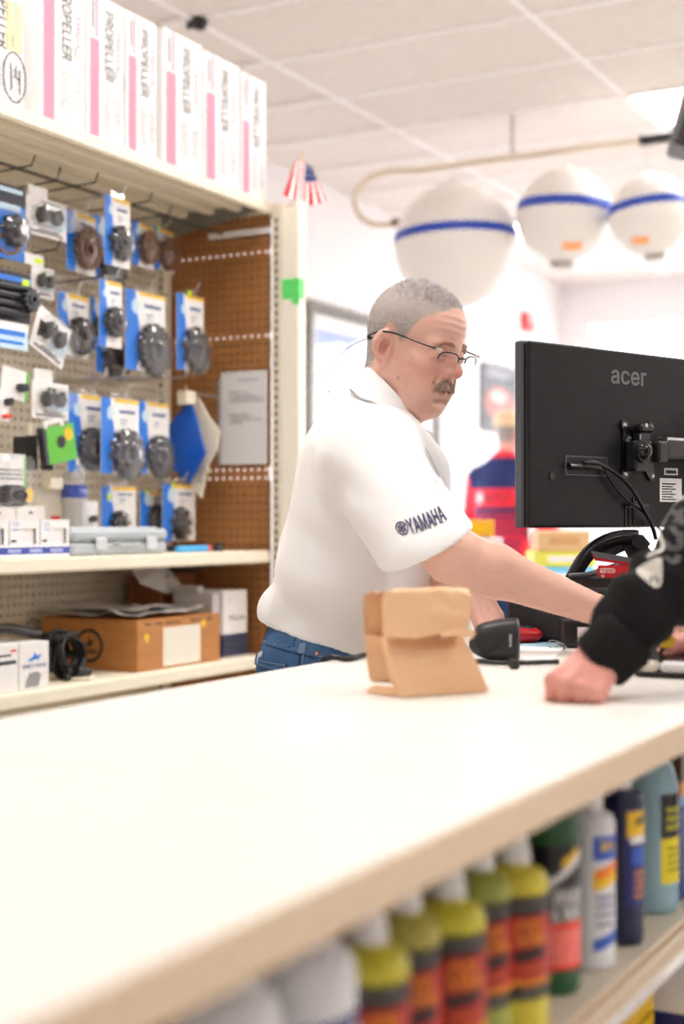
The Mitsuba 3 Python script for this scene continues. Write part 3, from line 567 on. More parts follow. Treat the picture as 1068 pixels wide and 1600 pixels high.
for a, b, lab in ((-30, 25, 'plain white box standing at the left edge behind the display tray'), (26, 71, 'plain white box with a hanging slot, behind the display tray')):
    x = -2.43; t = thing('white_carton', lab, 'box', 'plain white boxes behind the tray')
    y0, y1 = YX(a, x), YX(b, x) - .002; obj('carton', bx((x - .09, y0, MIDZ + .001), (x, y1, 1.243), .0015), mat('cream_card', (.84, .82, .78), .5), t)
    obj('slot', [mv(DISC, (x + .0002, (y0 + y1) / 2, 1.225), FRONT, (.010, .002, .0006)), mv(DISC, (x + .0002, (y0 + y1) / 2, 1.227), FRONT, (.0035, .0035, .0006))], BLK, t)
t = thing('water_bottle', 'clear ribbed water bottle with blue label, between white boxes and grey case', 'bottle')
c = PX(116, 800, -2.43); R_ = .033
prof = [(0, 0), (.027, 0), (R_, .006)] + [(R_ - .0016 * (i % 2), .012 + i * .0085) for i in range(14)] + [(R_, .14), (R_, .185), (R_ - .004, .2), (.018, .222), (.0125, .232), (.0125, .238)]
loc = (c[0], c[1], MIDZ + .001)
obj('body', mv(lathe(prof, 28), loc), 'mat_clear_plastic', t, smooth=40); obj('label', mv(lathe([(R_ + .0006, .148), (R_ + .0006, .182)], 28), loc), mat('label_blue', srgb(62, 82, 170), .4), t, smooth=True)
obj('label_text', [mv(smudge(.012, .036, 5, .0004, 3), np.array(loc) + [R_ + .001, -.002, .165], FRONT)], mat('pale_print', srgb(170, 180, 226), .5), t)
obj('cap', mv(lathe([(0, .262), (.008, .261), (.013, .256), (.0145, .248), (.0145, .234), (.0, .234)], 24), loc), PVC, t, smooth=40)
obj('cap_strap', tube([np.array(loc) + [.008, .010, .236], np.array(loc) + [.012, .018, .22], np.array(loc) + [.013, .024, .2]], .004, 6), PVC, t)
t = thing('tool_case', 'low grey plastic case with two latches, lying on the middle shelf', 'case')
x = -2.275; y0, y1 = YX(113, x), YX(262, x); GC = mat('case_grey', srgb(176, 184, 190), .4); GC2 = mat('case_grey_light', srgb(205, 211, 216), .4)
obj('base', bx((x - .105, y0, MIDZ + .001), (x, y1, MIDZ + .034), .008), GC, t); obj('lid', bx((x - .107, y0 - .002, MIDZ + .036), (x + .003, y1 + .002, MIDZ + .068), .01), GC, t); obj('lid_panel', bx((x - .09, y0 + .02, MIDZ + .066), (x - .02, y1 - .02, MIDZ + .072), .004), GC2, t)
for f_ in (.27, .8): k = obj('latch', bx((x, y0 + (y1 - y0) * f_ - .022, MIDZ + .012), (x + .009, y0 + (y1 - y0) * f_ + .022, MIDZ + .046), .004), GC2, t)
obj('handle', tube([(x, y0 + (y1 - y0) * .42, MIDZ + .03), (x + .016, y0 + (y1 - y0) * .43, MIDZ + .026), (x + .016, y0 + (y1 - y0) * .64, MIDZ + .026), (x, y0 + (y1 - y0) * .65, MIDZ + .03)], .004, 8), GC, t)
t = thing('marker_pen', 'light blue marker with a red end, lying right of the grey case', 'marker'); y0, y1 = YX(277, -2.29), YX(322, -2.29)
obj('barrel', mv(trimesh.creation.cylinder(.009, y1 - y0, sections=14), (-2.29, (y0 + y1) / 2, MIDZ + .0105), rotx(math.pi / 2)), mat('marker_blue', srgb(60, 172, 236), .35), t, smooth=40); obj('tip', mv(trimesh.creation.cylinder(.0085, .018, sections=14), (-2.29, y1 + .008, MIDZ + .0105), rotx(math.pi / 2)), 'mat_red_print', t, smooth=40)
t = thing('rubber_plug', 'small black rubber plug by the right end of the middle shelf', 'plug'); p = PX(341, 860, -2.3); obj('plug', mv(lathe([(0, 0), (.016, 0), (.017, .006), (.012, .012), (.010, .024), (0, .026)], 18), (p[0], p[1], MIDZ + .001)), BLK, t, smooth=40)
t = thing('black_tray', 'thin black holder under the tilted pack, behind the blue marker', 'holder'); obj('holder', bx((-2.42, YX(262, -2.4), MIDZ + .001), (-2.34, YX(300, -2.4), MIDZ + .016), .003), BLK, t)

# ------------------------------------------------------------------ on the lower shelf
CART = mat('carton_brown', mikit.proc(lambda p, n, uv: mikit.mix(srgb(176, 116, 62), srgb(196, 136, 78), mikit.fbm(p.x * 14, p.y * 14, p.z * 60))), .6)
t = thing('cardboard_box', 'brown carton with a white label and two yellow dots, on the lower shelf', 'box')
lo, hi = np.array([-2.60, YX(215, -2.275), LOWZ + .001]), np.array([-2.275, YX(344, -2.275), LOWZ + .133])
obj('carton', bx(lo, hi, .003), CART, t)
obj('flap', [bx((lo[0], lo[1], hi[2] - .001), ((lo[0] + hi[0]) / 2 - .002, hi[1], hi[2] + .003), .001), bx(((lo[0] + hi[0]) / 2 + .002, lo[1], hi[2] - .001), (hi[0], hi[1], hi[2] + .003), .001)], CART, t)
W_ = hi[1] - lo[1]
obj('label', bx((hi[0], lo[1] + W_ * .29, lo[2] + .006), (hi[0] + .0008, lo[1] + W_ * .74, hi[2] - .022)), mat('label_cream', srgb(232, 228, 214), .5), t)
for u, v in ((.1, .66), (.78, .84)): obj('dot_sticker', mv(DISC, (hi[0] + .0005, lo[1] + W_ * u, lo[2] + .132 * v), FRONT, (.012, .012, .001)), YEL, t)
obj('stamp_lettering', [bx((hi[0], lo[1] + W_ * u, hi[2] - .012), (hi[0] + .0005, lo[1] + W_ * (u + .08), hi[2] - .006)) for u in (.08, .2, .32, .42, .62, .72, .82)], mat('carton_ink', srgb(96, 60, 34), .6), t)
c = np.array([lo[0] + .165, lo[1] - .0005, (lo[2] + hi[2]) / 2 - .002])
k = obj('emblem', [mv(trimesh.creation.annulus(.037, .046, .001, sections=32), c, TOEND), mv(txt('LINDER', .012, .0005, width=.055), c + [0, -.0004, -.016], TOEND), mv(extr([(-.018, -.004), (-.004, .0), (0, .022), (.006, .004), (.02, .012), (.004, -.008)], .0006), c + [0, -.0004, .006], TOEND)], mat('emblem_ink', srgb(44, 34, 30), .6), t)
rng = np.random.default_rng(3)
def crumple(x0, x1, y0, y1, z, amp, nx, ny, seed, th=.0):
    X, Y = np.meshgrid(np.linspace(x0, x1, nx), np.linspace(y0, y1, ny), indexing='ij')
    Z = z + amp * meshkit.fbm(np.stack([X * 16, Y * 16, X * 0 + seed], -1), 4, seed)
    v = np.stack([X, Y, Z], -1).reshape(-1, 3); f = []
    for i in range(nx - 1):
        for j in range(ny - 1): a = i * ny + j; f += [[a, a + ny, a + ny + 1], [a, a + ny + 1, a + 1]]
    return trimesh.Trimesh(v, f, process=False)
PLAST = mat('plastic_film', srgb(196, 194, 196), .18, spec=.8)
t = thing('plastic_bag', 'crumpled clear-grey plastic bags lying on the brown carton', 'plastic bag'); obj('film', [crumple(-2.6, -2.29, lo[1] + .01, hi[1] - .03, hi[2] + .003, .03, 26, 30, 1), crumple(-2.58, -2.33, lo[1] + .05, hi[1] - .1, hi[2] + .012, .03, 22, 22, 7)], PLAST, t)
t = thing('cardboard_box', 'dark brown carton with papers on it, at the back of the lower shelf', 'box'); y0, y1 = YX(232, -2.5), YX(338, -2.5)
lo2, hi2 = np.array([-2.61, hi[1] + .008, LOWZ + .001]), np.array([-2.485, SY1 - .03, LOWZ + .24]); obj('carton', bx(lo2, hi2, .003), mat('carton_dark', srgb(140, 84, 44), .6), t)
obj('leaning_sheet', quad((-2.475, lo2[1] - .12, hi2[2] - .02), (-2.455, lo2[1] - .01, hi2[2] - .055), (-2.5, lo2[1] + .03, hi2[2] + .03), (-2.55, lo2[1] - .09, hi2[2] + .04)), mat('paper', (.70, .70, .72), .5), t); obj('leaning_sheet', quad((-2.46, lo2[1], hi2[2] - .05), (-2.44, lo2[1] + .06, hi2[2] - .05), (-2.5, lo2[1] + .05, hi2[2] + .02), (-2.53, lo2[1] - .01, hi2[2] + .03)), 'mat_paper', t)
t = thing('product_box', 'white box with a navy lower half, right end of the lower shelf', 'box'); x = -2.30; y0, y1 = YX(349, x), YX(386, x)
obj('carton', bx((x - .15, y0, LOWZ + .001), (x, y1, LOWZ + .195), .002), CARDW, t); obj('navy_band', bx((x - .1505, y0 - .0006, LOWZ + .003), (x + .0006, y1 + .0006, LOWZ + .068)), mat('navy_card', srgb(38, 46, 78), .4), t); obj('lettering', [mv(smudge(.014, (y1 - y0) * .7, 6, .0006, 5), (x, (y0 + y1) / 2 + .008, LOWZ + .115), FRONT), bx((x, y0 + .012, LOWZ + .036), (x + .001, y1 - .012, LOWZ + .044))], GREYR, t)
obj('emblem', mv(DISC, (x + .0003, y0 + .03, LOWZ + .17), FRONT, (.008, .006, .0006)), LBLUE, t)
t = thing('product_box', 'white carton with a grey top edge, tucked behind the navy and white box', 'box'); obj('carton', bx((-2.45, hi[1] + .012, LOWZ + .001), (-2.31, y0 - .004, LOWZ + .19), .002), mat('grey_card', srgb(200, 200, 204), .5), t); obj('flap', bx((-2.45, hi[1] + .012, LOWZ + .19), (-2.36, y0 - .01, LOWZ + .212), .004), PLAST, t)
t = thing('trim_tab_box', 'white box with a blue leaping emblem, left of the black cable', 'box'); x = -2.265; y0, y1 = YX(31, x), YX(77, x)
obj('carton', bx((x - .14, y0, LOWZ + .001), (x, y1, LOWZ + .112), .0015), CARDW, t); w = y1 - y0
obj('emblem', mv(extr([(-.5, -.2), (-.1, .05), (.0, .4), (.15, .1), (.5, .25), (.3, -.1), (.35, -.3), (.1, -.12), (-.2, -.3)], .0006), (x, y0 + w * .5, LOWZ + .076), FRONT, (w * .5, .03, 1)), BLUE, t)
obj('lettering', mv(txt('BENNETT MARINE', .008, .0005, width=w * .8), (x, y0 + w * .5, LOWZ + .056), FRONT), mat('navy_print', srgb(90, 110, 150), .5), t); obj('picture', mv(extr([(-.5, -.5), (.35, -.5), (.5, .3), (.2, .5), (-.2, .45), (-.45, -.1)], .0006), (x, y0 + w * .45, LOWZ + .024), FRONT, (w * .55, .036, 1)), mat('grey_picture', srgb(150, 150, 152), .4), t)
t = thing('product_box', 'white box with grey lettering, at the left edge of the lower shelf', 'box'); y0b = YX(-45, x); obj('carton', bx((x - .14, y0b, LOWZ + .001), (x, y0 - .004, LOWZ + .114), .0015), CARDW, t); obj('lettering', [bx((x, y0 - .07, LOWZ + .085), (x + .0006, y0 - .03, LOWZ + .09)), bx((x, y0 - .075, LOWZ + .066), (x + .0006, y0 - .012, LOWZ + .075))], GREYR, t)
obj('red_mark', bx((x, y0 - .03, LOWZ + .094), (x + .0006, y0 - .012, LOWZ + .1)), 'mat_red_print', t)
t = thing('cable_coil', 'coil of thick black cable between the white boxes and the brown carton', 'cable'); c = np.array([-2.36, YX(105, -2.34), LOWZ + .062])
CABLE = mat('cable_black', srgb(24, 24, 27), .35)
rl = random.Random(8); cpts = []
for i in range(12):
    rr, ox, tl, oz = .050 * rl.uniform(.78, 1.08), rl.uniform(-.035, .04), rl.uniform(-.25, .25), rl.uniform(-.006, .008)
    for a in np.linspace(0, 2 * np.pi, 25)[:-1]: cpts.append(c + [ox + tl * rr * math.sin(a) + .004 * math.cos(a * 2), rr * math.cos(a) * 1.05, rr * math.sin(a) * .98 + oz])
obj('coil', tube(np.array(cpts), .0060, 7), CABLE, t, smooth=True)
obj('bundle', tube(spline([c + [.02, -.045, .035], c + [.03, -.01, .052], c + [.025, .03, .05], c + [.0, .05, .03]], 16), .0075, 7), CABLE, t, smooth=True)
e = PX(132, 1045, -2.3); obj('connector', [mv(trimesh.creation.cylinder(.013, .05, sections=16), (e[0], e[1] - .01, LOWZ + .022), rotx(1.4)), mv(trimesh.creation.cylinder(.009, .03, sections=16), (e[0] - .01, e[1] - .045, LOWZ + .024), rotx(1.4))], CABLE, t, smooth=40)
obj('lead', tube(spline([c + [.03, .03, -.045], [e[0], e[1] - .07, LOWZ + .012], (e[0] - .012, e[1] - .04, LOWZ + .022)], 14), .0055, 7), CABLE, t, smooth=True)
t = thing('paper_tag', 'small cream card lying in front of the black connector', 'card'); p = PX(140, 1058, -2.28); obj('card', mv(cbox(.05, .07, .006, .001), (p[0] - .02, p[1], LOWZ + .005), rotz(.5)), CREAMP, t)
t = thing('black_hose', 'bent black hose fittings lying on the white boxes', 'hose'); q = PX(20, 992, -2.32); zt = LOWZ + .125
obj('hose', tube(spline([(-2.33, YX(-30, -2.33), zt + .015), (-2.32, YX(10, -2.32), zt + .02), (-2.33, YX(45, -2.33), zt + .004), (-2.34, YX(62, -2.34), zt + .0)], 24), .012, 10), CABLE, t, smooth=True); obj('wire', tube(spline([(-2.33, YX(40, -2.33), zt + .01), (-2.33, YX(54, -2.33), zt + .036), (-2.33, YX(60, -2.33), zt + .03)], 10), .002, 5), CABLE, t)
# ------------------------------------------------------------------ bottles under the counter edge
def wrap(mesh, r, az, z, loc):                   # bends lettering round an upright cylinder
    m = mesh.copy(); v = m.vertices; a = az + v[:, 0] / r; rr = r + v[:, 2]
    m.vertices = np.stack([loc[0] + rr * np.cos(a), loc[1] + rr * np.sin(a), loc[2] + z + v[:, 1]], 1); return m
def patch(r, az0, az1, z0, z1, loc, top=0.0, n=14):     # piece of a label; its lower and upper edges may slope
    a = np.linspace(az0, az1, n); k = np.linspace(0, 1, n)
    lo = np.stack([loc[0] + r * np.cos(a), loc[1] + r * np.sin(a), loc[2] + z0 + top * k], 1); hi = lo.copy(); hi[:, 2] = loc[2] + z1 + top * k
    f = []
    for i in range(n - 1): f += [[i, i + 1, n + i + 1], [i, n + i + 1, n + i]]
    return trimesh.Trimesh(np.vstack([lo, hi]), f, process=False)
def spot_at(px, X): return np.array([X, YX(px, X), UZ + .001])
OILS = [mat(f'oil_plastic_{i}', srgb(*c), .25) for i, c in enumerate(((196, 188, 44), (178, 170, 78), (200, 192, 50), (158, 166, 74), (206, 192, 56)))]
LRED, LBLK, LYEL, LORG, SILV = mat('label_red', srgb(172, 26, 20), .35), mat('label_black', srgb(22, 20, 24), .3), mat('label_yellow', srgb(236, 192, 20), .35), mat('label_orange', srgb(222, 140, 30), .35), mat('label_silver', srgb(128, 124, 116), .35)
LNAV, LWHT, LBLU = mat('label_navy', srgb(26, 38, 110), .3), mat('label_white', (.8, .8, .8), .35), mat('label_blue2', srgb(44, 92, 190), .3)
oil_labels = ['yellow oil bottle beside the white jugs, nearest of the five oil bottles', 'olive oil bottle set slightly back, second from the white jugs', 'bright yellow-green oil bottle, middle of the five', 'green-tinted oil bottle with a black and red label, fourth from the white jugs', 'oil bottle with a clear yellow foot below its label, beside the dark green can']
prof_oil = [(0, 0), (.026, 0), (.0285, .003), (.0285, .128), (.0275, .134), (.024, .139), (.0135, .1425), (.0115, .146), (.0115, .150), (0, .150)]
cap_oil = [(.0135, .146), (.0135, .151), (.0125, .158), (.0095, .170), (.008, .172), (0, .172)]
oil_body, oil_cap = lathe(prof_oil, 36), lathe(cap_oil, 24)
for i, (px, X) in enumerate(((576, -.468), (631, -.482), (701, -.468), (747, -.484), (804, -.465))):
    loc = spot_at(px, X); t = thing('oil_bottle', oil_labels[i], 'bottle', 'oil bottles under the counter edge'); M_ = tf(loc)
    obj('body', oil_body, OILS[i], t, smooth=40, tw=M_); obj('cap', oil_cap, PVC, t, smooth=40, tw=M_)
    r = .0288; az = -.66
    obj('label', lathe([(r, .034), (r, .122)], 36), LBLK, t, smooth=True, tw=M_)
    obj('red_panel', patch(r + .0003, az - 1.1, az + 1.1, .046, .106, loc), LRED, t, smooth=True); obj('orange_band', patch(r + .0005, az - 1.1, az + 1.1, .0465, .0515, loc), LORG, t, smooth=True)
    obj('lettering', [wrap(txt('OIL', .017, .0005, width=.030), r + .0007, az, .093, loc)], LORG, t)
    obj('small_lettering', [patch(r + .0005, az - .7, az + .6, .081, .0825, loc), patch(r + .0005, az - .5, az + .4, .060, .0612, loc)], LORG, t); obj('silver_lettering', [patch(r + .0005, az - .6, az + .5, .1135, .1155, loc), patch(r + .0005, az - .4, az + .5, .039, .041, loc)], SILV, t, kind='stuff')
    obj('dark_mark', [patch(r + .0005, az - .6, az + .5, .066, .076, loc, .004)], LBLK, t)
prof_w = [(0, 0), (.031, 0), (.034, .004), (.034, .142), (.032, .152), (.026, .160), (.015, .165), (.013, .168), (.013, .170), (0, .170)]; WPL = mat('white_bottle', (.74, .75, .79), .35)
for i, (px, lab) in enumerate(((352, 'white plastic jug nearest the camera, under the counter edge'), (478, 'white plastic jug with a navy and yellow label, beside the nearest oil bottle'))):
    loc = spot_at(px, -.475); t = thing('white_jug', lab, 'bottle', 'white jugs under the counter edge')
    obj('body', mv(lathe(prof_w, 36), loc), WPL, t, smooth=40); obj('cap', mv(lathe([(.014, .166), (.014, .172), (.011, .186), (0, .187)], 20), loc), PVC, t, smooth=40)
    az = -.35
    obj('label', patch(.0343, az - .9, az + .8, .02, .118, loc, .006), LNAV, t, smooth=True); obj('yellow_panel', patch(.0346, az - .8, az + .7, .04, .085, loc, .006), LYEL, t, smooth=True); obj('white_panel', patch(.0346, az - .8, az + .7, .092, .108, loc, .006), LWHT, t, smooth=True)
loc = spot_at(856, -.48); t = thing('green_can', 'dark green round can, between the oil bottles and the tall white bottle', 'bottle')
DG = mat('can_green', srgb(26, 84, 44), .3); r = .0295
obj('body', mv(lathe([(0, 0), (.028, 0), (r, .003), (r, .155), (.027, .164), (.0, .166)], 36), loc), DG, t, smooth=40); obj('cap', mv(lathe([(.02, .164), (.02, .176), (.017, .181), (0, .182)], 24), loc), LBLK, t, smooth=40)
az = -.60
obj('label', patch(r + .0003, az - 1.2, az + 1.1, .022, .140, loc), LBLK, t, smooth=True); obj('red_panel', patch(r + .0006, az - .95, az + 1.0, .024, .068, loc), mat('label_coral', srgb(236, 74, 58), .35), t, smooth=True)
obj('slash', patch(r + .0006, az - .6, az + .7, .100, .108, loc, .026), LWHT, t); obj('yellow_slash', patch(r + .0008, az - .2, az + .5, .118, .126, loc, .012), LYEL, t)
obj('lettering', [wrap(txt('WASH', .014, .0005, width=.036), r + .0005, az + .1, .092, loc), wrap(txt('& WAX', .013, .0005, width=.036), r + .0005, az + .1, .076, loc)], LWHT, t)
obj('small_lettering', [patch(r + .0008, az - .8, az + .8, z, z + .0025, loc) for z in (.032, .04, .048, .056)], mat('label_pink', srgb(246, 170, 160), .35), t)
loc = spot_at(921, -.468); t = thing('white_bottle', 'tall white bottle with blue and orange label, between green can and navy bottle', 'bottle'); r = .0245
obj('body', mv(lathe([(0, 0), (.022, 0), (r, .003), (r, .142), (.022, .150), (.012, .154), (.011, .157), (0, .157)], 32), loc), WPL, t, smooth=40); obj('cap', mv(lathe([(.0125, .155), (.0125, .178), (.0115, .180), (0, .180)], 24), loc), PVC, t, smooth=40)
az = -.34
obj('label_top', patch(r + .0003, az - .8, az + .8, .108, .132, loc), LBLU, t, smooth=True); obj('label_yellow', patch(r + .0003, az - .8, az + .8, .078, .098, loc, .010), LYEL, t, smooth=True); obj('label_orange', patch(r + .0006, az - .7, az + .8, .088, .098, loc, .012), mat('label_bright_orange', srgb(246, 130, 30), .35), t, smooth=True)
obj('label_foot', patch(r + .0003, az - .8, az + .8, .018, .030, loc, .012), LBLU, t, smooth=True); obj('small_lettering', [patch(r + .0005, az - .7, az + .2, z, z + .003, loc) for z in (.044, .053, .062, .070)], LNAV, t); obj('lettering', [wrap(smudge(.009, .02, 4, .0004, 4), r + .0005, az - .1, .122, loc)], LYEL, t)
loc = spot_at(970, -.465); t = thing('navy_bottle', 'navy blue bottle with a white cap and yellow-topped label, beside the pale blue jug', 'bottle'); r = .0225; NVB = mat('navy_plastic', srgb(22, 26, 66), .28)
obj('body', mv(lathe([(0, 0), (.0205, 0), (r, .003), (r, .150), (.020, .158), (.010, .161), (0, .161)], 32), loc), NVB, t, smooth=40); obj('cap', mv(lathe([(.0105, .159), (.0105, .172), (.009, .174), (0, .174)], 20), loc), PVC, t, smooth=40)
az = -.28
obj('label', patch(r + .0003, az - .8, az + .8, .04, .142, loc), LNAV, t, smooth=True); obj('yellow_panel', patch(r + .0006, az - .75, az + .8, .112, .140, loc), LYEL, t, smooth=True); obj('white_point', patch(r + .0008, az - .6, az + .5, .106, .114, loc), LWHT, t); obj('blue_panel', patch(r + .0006, az - .5, az + .8, .084, .102, loc), LBLU, t)
obj('small_lettering', [patch(r + .0008, az - .4, az + .6, z, z + .003, loc) for z in (.05, .058, .066, .074)], LORG, t); obj('mark', patch(r + .0006, az - .3, az + .4, .124, .132, loc, .004), LBLK, t)
loc = spot_at(1012, -.478); t = thing('blue_jug', 'pale blue jug with a black and yellow label, beside the navy bottle', 'bottle'); r = .0335; PBL = mat('pale_blue_plastic', srgb(142, 178, 190), .3)
obj('body', mv(lathe([(0, 0), (.031, 0), (r, .004), (r, .018), (.032, .022), (r, .026), (r, .128), (.0325, .145), (.027, .163), (.018, .175), (.013, .180), (.013, .186), (0, .186)], 36), loc), PBL, t, smooth=40); obj('cap', mv(lathe([(.0145, .182), (.0145, .196), (0, .197)], 20), loc), LBLK, t, smooth=40)
az = -.22
obj('label', patch(r + .0003, az - .65, az + .7, .085, .135, loc), LBLK, t, smooth=True); obj('yellow_panel', patch(r + .0003, az - .65, az + .7, .034, .085, loc), mat('label_lemon', srgb(232, 214, 20), .35), t, smooth=True)
obj('lettering', [patch(r + .0006, az - .45, az + .5, z, z + .006, loc) for z in (.094, .104, .114)], mat('label_olive', srgb(170, 164, 40), .35), t); obj('pink_mark', patch(r + .0006, az + .3, az + .65, .122, .134, loc), mat('label_magenta', srgb(210, 40, 110), .35), t); obj('small_lettering', [patch(r + .0006, az - .4, az + .6, z, z + .002, loc) for z in (.048, .056, .064, .072)], LBLK, t)
t = thing('blue_box', 'navy box with an orange band and fine white print, right of the pale blue jug', 'box'); y0 = YX(1052, -.46); lo, hi = np.array([-.56, y0, UZ + .001]), np.array([-.452, y0 + .11, UZ + .195])
obj('carton', bx(lo, hi, .002), mat('box_navy', srgb(34, 56, 126), .4), t); e = .0006
obj('orange_band', bx((lo[0] - e, lo[1] - e, lo[2] + .122), (hi[0] + e, hi[1] + e, lo[2] + .138)), LORG, t); obj('pale_band', bx((lo[0] - e, lo[1] - e, lo[2] + .110), (hi[0] + e, hi[1] + e, lo[2] + .1215)), mat('box_blue', srgb(96, 160, 206), .4), t)
obj('top_band', bx((lo[0] - e, lo[1] - e, lo[2] + .14), (hi[0] + e, hi[1] + e, hi[2] - .001)), mat('box_brown', srgb(92, 62, 40), .4), t); obj('fine_print', [bx((lo[0] + .01, lo[1] - .001, z), (hi[0] - .012 - .02 * (k % 3 == 2), lo[1] + .001, z + .0018)) for k, z in enumerate(np.arange(lo[2] + .03, lo[2] + .1, .0065))], mat('pale_print', srgb(170, 180, 226), .5), t)
obj('lettering', [bx((lo[0] + .02, lo[1] - .001, lo[2] + .101), (hi[0] - .02, lo[1] + .001, lo[2] + .107))], LORG, t)
for i, (px, lab) in enumerate(((905, 'yellow and blue can half hidden at the left on the shelf below the bottles'), (957, 'slim yellow and blue can on the shelf below the bottles, middle one'), (1003, 'yellow can with a blue lettered top on the shelf below the bottles, rightmost and plainest'))):
    X = -.49 if i == 2 else -.50; y = YX(px, X); t = thing('varnish_can', lab, 'can', 'yellow and blue cans on the lower shelf'); z = UZ2 + .001; h = .262; hw = (.026, .026, .048)[i]
    obj('body', bx((X - .07, y - hw, z), (X, y + hw, z + h), .006), LYEL, t); obj('blue_top', bx((X - .0706, y - hw - .0006, z + h - .055), (X + .0006, y + hw + .0006, z + h - .001), .005), LBLU, t)
    obj('cap', mv(trimesh.creation.cylinder(.015, .016, sections=20), (X - .03, y, z + h + .008)), LBLK, t); obj('lettering', mv(smudge(.012, hw * 1.1, 7, .0006, 6), (X + .0008, y + .1 * hw, z + h - .034), FRONT), SILV, t)
    obj('picture', mv(DISC, (X + .0006, y - hw * .62, z + h - .028), FRONT, (.010, .012, .0008)), LORG, t); obj('fine_print', [bx((X, y - hw * .7, z + q), (X + .0008, y + hw * .7, z + q + .003)) for q in (.1, .12, .14, .16, .18)], mat('can_print', srgb(150, 120, 20), .5), t)
t = thing('white_box', 'white box hung below the bottle shelf at the right edge', 'box'); y = YX(1070, -.46); obj('carton', bx((-.56, y, UZ2 + .001), (-.452, y + .14, UZ2 + .262), .002), CARDW, t); obj('blue_foot', bx((-.5606, y - .0006, UZ2 + .002), (-.4514, y + .1406, UZ2 + .17)), LNAV, t)

# ------------------------------------------------------------------ on the counter
KB = mat('kraft_paper', mikit.proc(lambda p, n, uv: mikit.mix(srgb(216, 174, 134), srgb(228, 190, 152), mikit.noise(p.x * 500, p.y * 500, p.z * 500) * .5 + mikit.fbm(p.x * 25, p.y * 25, p.z * 25) * .5)), .65, spec=.25)
bag = thing('paper_bag', 'brown paper bag with its top folded over, standing on the cream countertop', 'paper bag')
K, R_, L = PZ(626, 1089, CZ + .0015), PZ(765, 1080, CZ + .0015), PZ(570, 1081, CZ + .0015); Bk = L + R_ - K
dK, dR, dL = 1.672, 1.72, 1.735
def bag_sheet(rows, name, seed, amp=.003, thick=.0006, sm=35):     # rows of points, refined and crinkled
    g = np.array(rows, float); n, m = g.shape[:2]
    from scipy.ndimage import zoom
    k = 8; u = np.linspace(0, n - 1, (n - 1) * k + 1); w = np.linspace(0, m - 1, (m - 1) * k + 1)
    i, j = np.minimum(u.astype(int), n - 2), np.minimum(w.astype(int), m - 2); a, b = (u - i)[:, None, None], (w - j)[None, :, None]
    q = g[i][:, j] * (1 - a) * (1 - b) + g[i + 1][:, j] * a * (1 - b) + g[i][:, j + 1] * (1 - a) * b + g[i + 1][:, j + 1] * a * b
    N, Mm = q.shape[:2]; v = q.reshape(-1, 3); f = []
    for x in range(N - 1):
        for y in range(Mm - 1): c = x * Mm + y; f += [[c, c + Mm, c + Mm + 1], [c, c + Mm + 1, c + 1]]
    me = trimesh.Trimesh(v, f, process=False); nn = me.vertex_normals
    edge = np.minimum(np.minimum(np.arange(N)[:, None], N - 1 - np.arange(N)[:, None]) / 6, 1).clip(0, 1) * np.ones((1, Mm))
    cr = np.abs(meshkit.fbm(v * 34 + seed, 2, seed) - .5) * 2 + .5 * np.abs(meshkit.noise(v * 90 + seed, seed) - .5)
    me.vertices = v + nn * ((cr - .4) * amp * edge.reshape(-1))[:, None]
    return obj(name, me, KB, bag, smooth=sm)
up = np.array([0, 0, 1.0])
# front: wide at the foot, pinched towards the fold; the sides are gusseted inwards
F_ = [[K, K * .5 + R_ * .5, R_], [P(616, 1048, dK + .006), P(682, 1048, 1.69), P(747, 1043, 1.717)], [P(607, 1018, dK + .012), P(670, 1014, 1.695), P(728, 1005, 1.72)], [P(603, 996, dK + .016), P(668, 994, 1.715), P(722, 990, 1.74)]]
bag_sheet(F_, 'front', 3, .006)
G1_ = [P(607, 1063, 1.735), P(604, 1050, 1.735), P(600, 1022, 1.745), P(594, 994, 1.745)]
S0 = [P(578, 1066, 1.752), P(574, 1050, 1.752), P(571, 1018, 1.752), P(569, 990, 1.752)]
bag_sheet([[F_[i][0], (G1_[i] + F_[i][0]) / 2, G1_[i]] for i in range(4)], 'gusset_front', 5, .002); bag_sheet([[G1_[i], (G1_[i] + S0[i]) / 2, S0[i]] for i in range(4)], 'gusset_back', 8, .002)
B_ = [Bk, P(742, 1045, 1.775), P(722, 1010, 1.775), P(716, 990, 1.775)]
bag_sheet([[S0[i], (S0[i] + B_[i]) / 2, B_[i]] for i in range(4)], 'back', 9, .003)
bag_sheet([[F_[i][2], (F_[i][2] + B_[i]) / 2 - (R_ - K) * .08, B_[i]] for i in range(4)], 'side', 2, .002)
bag_sheet([[K, L], [R_, Bk]], 'bottom', 1, .0)
bag_sheet([[L, P(581, 1071, 1.75)], [(K + L) / 2, P(596, 1070, 1.725)], [K, P(622, 1076, 1.69)]], 'base_flap', 21, .001)
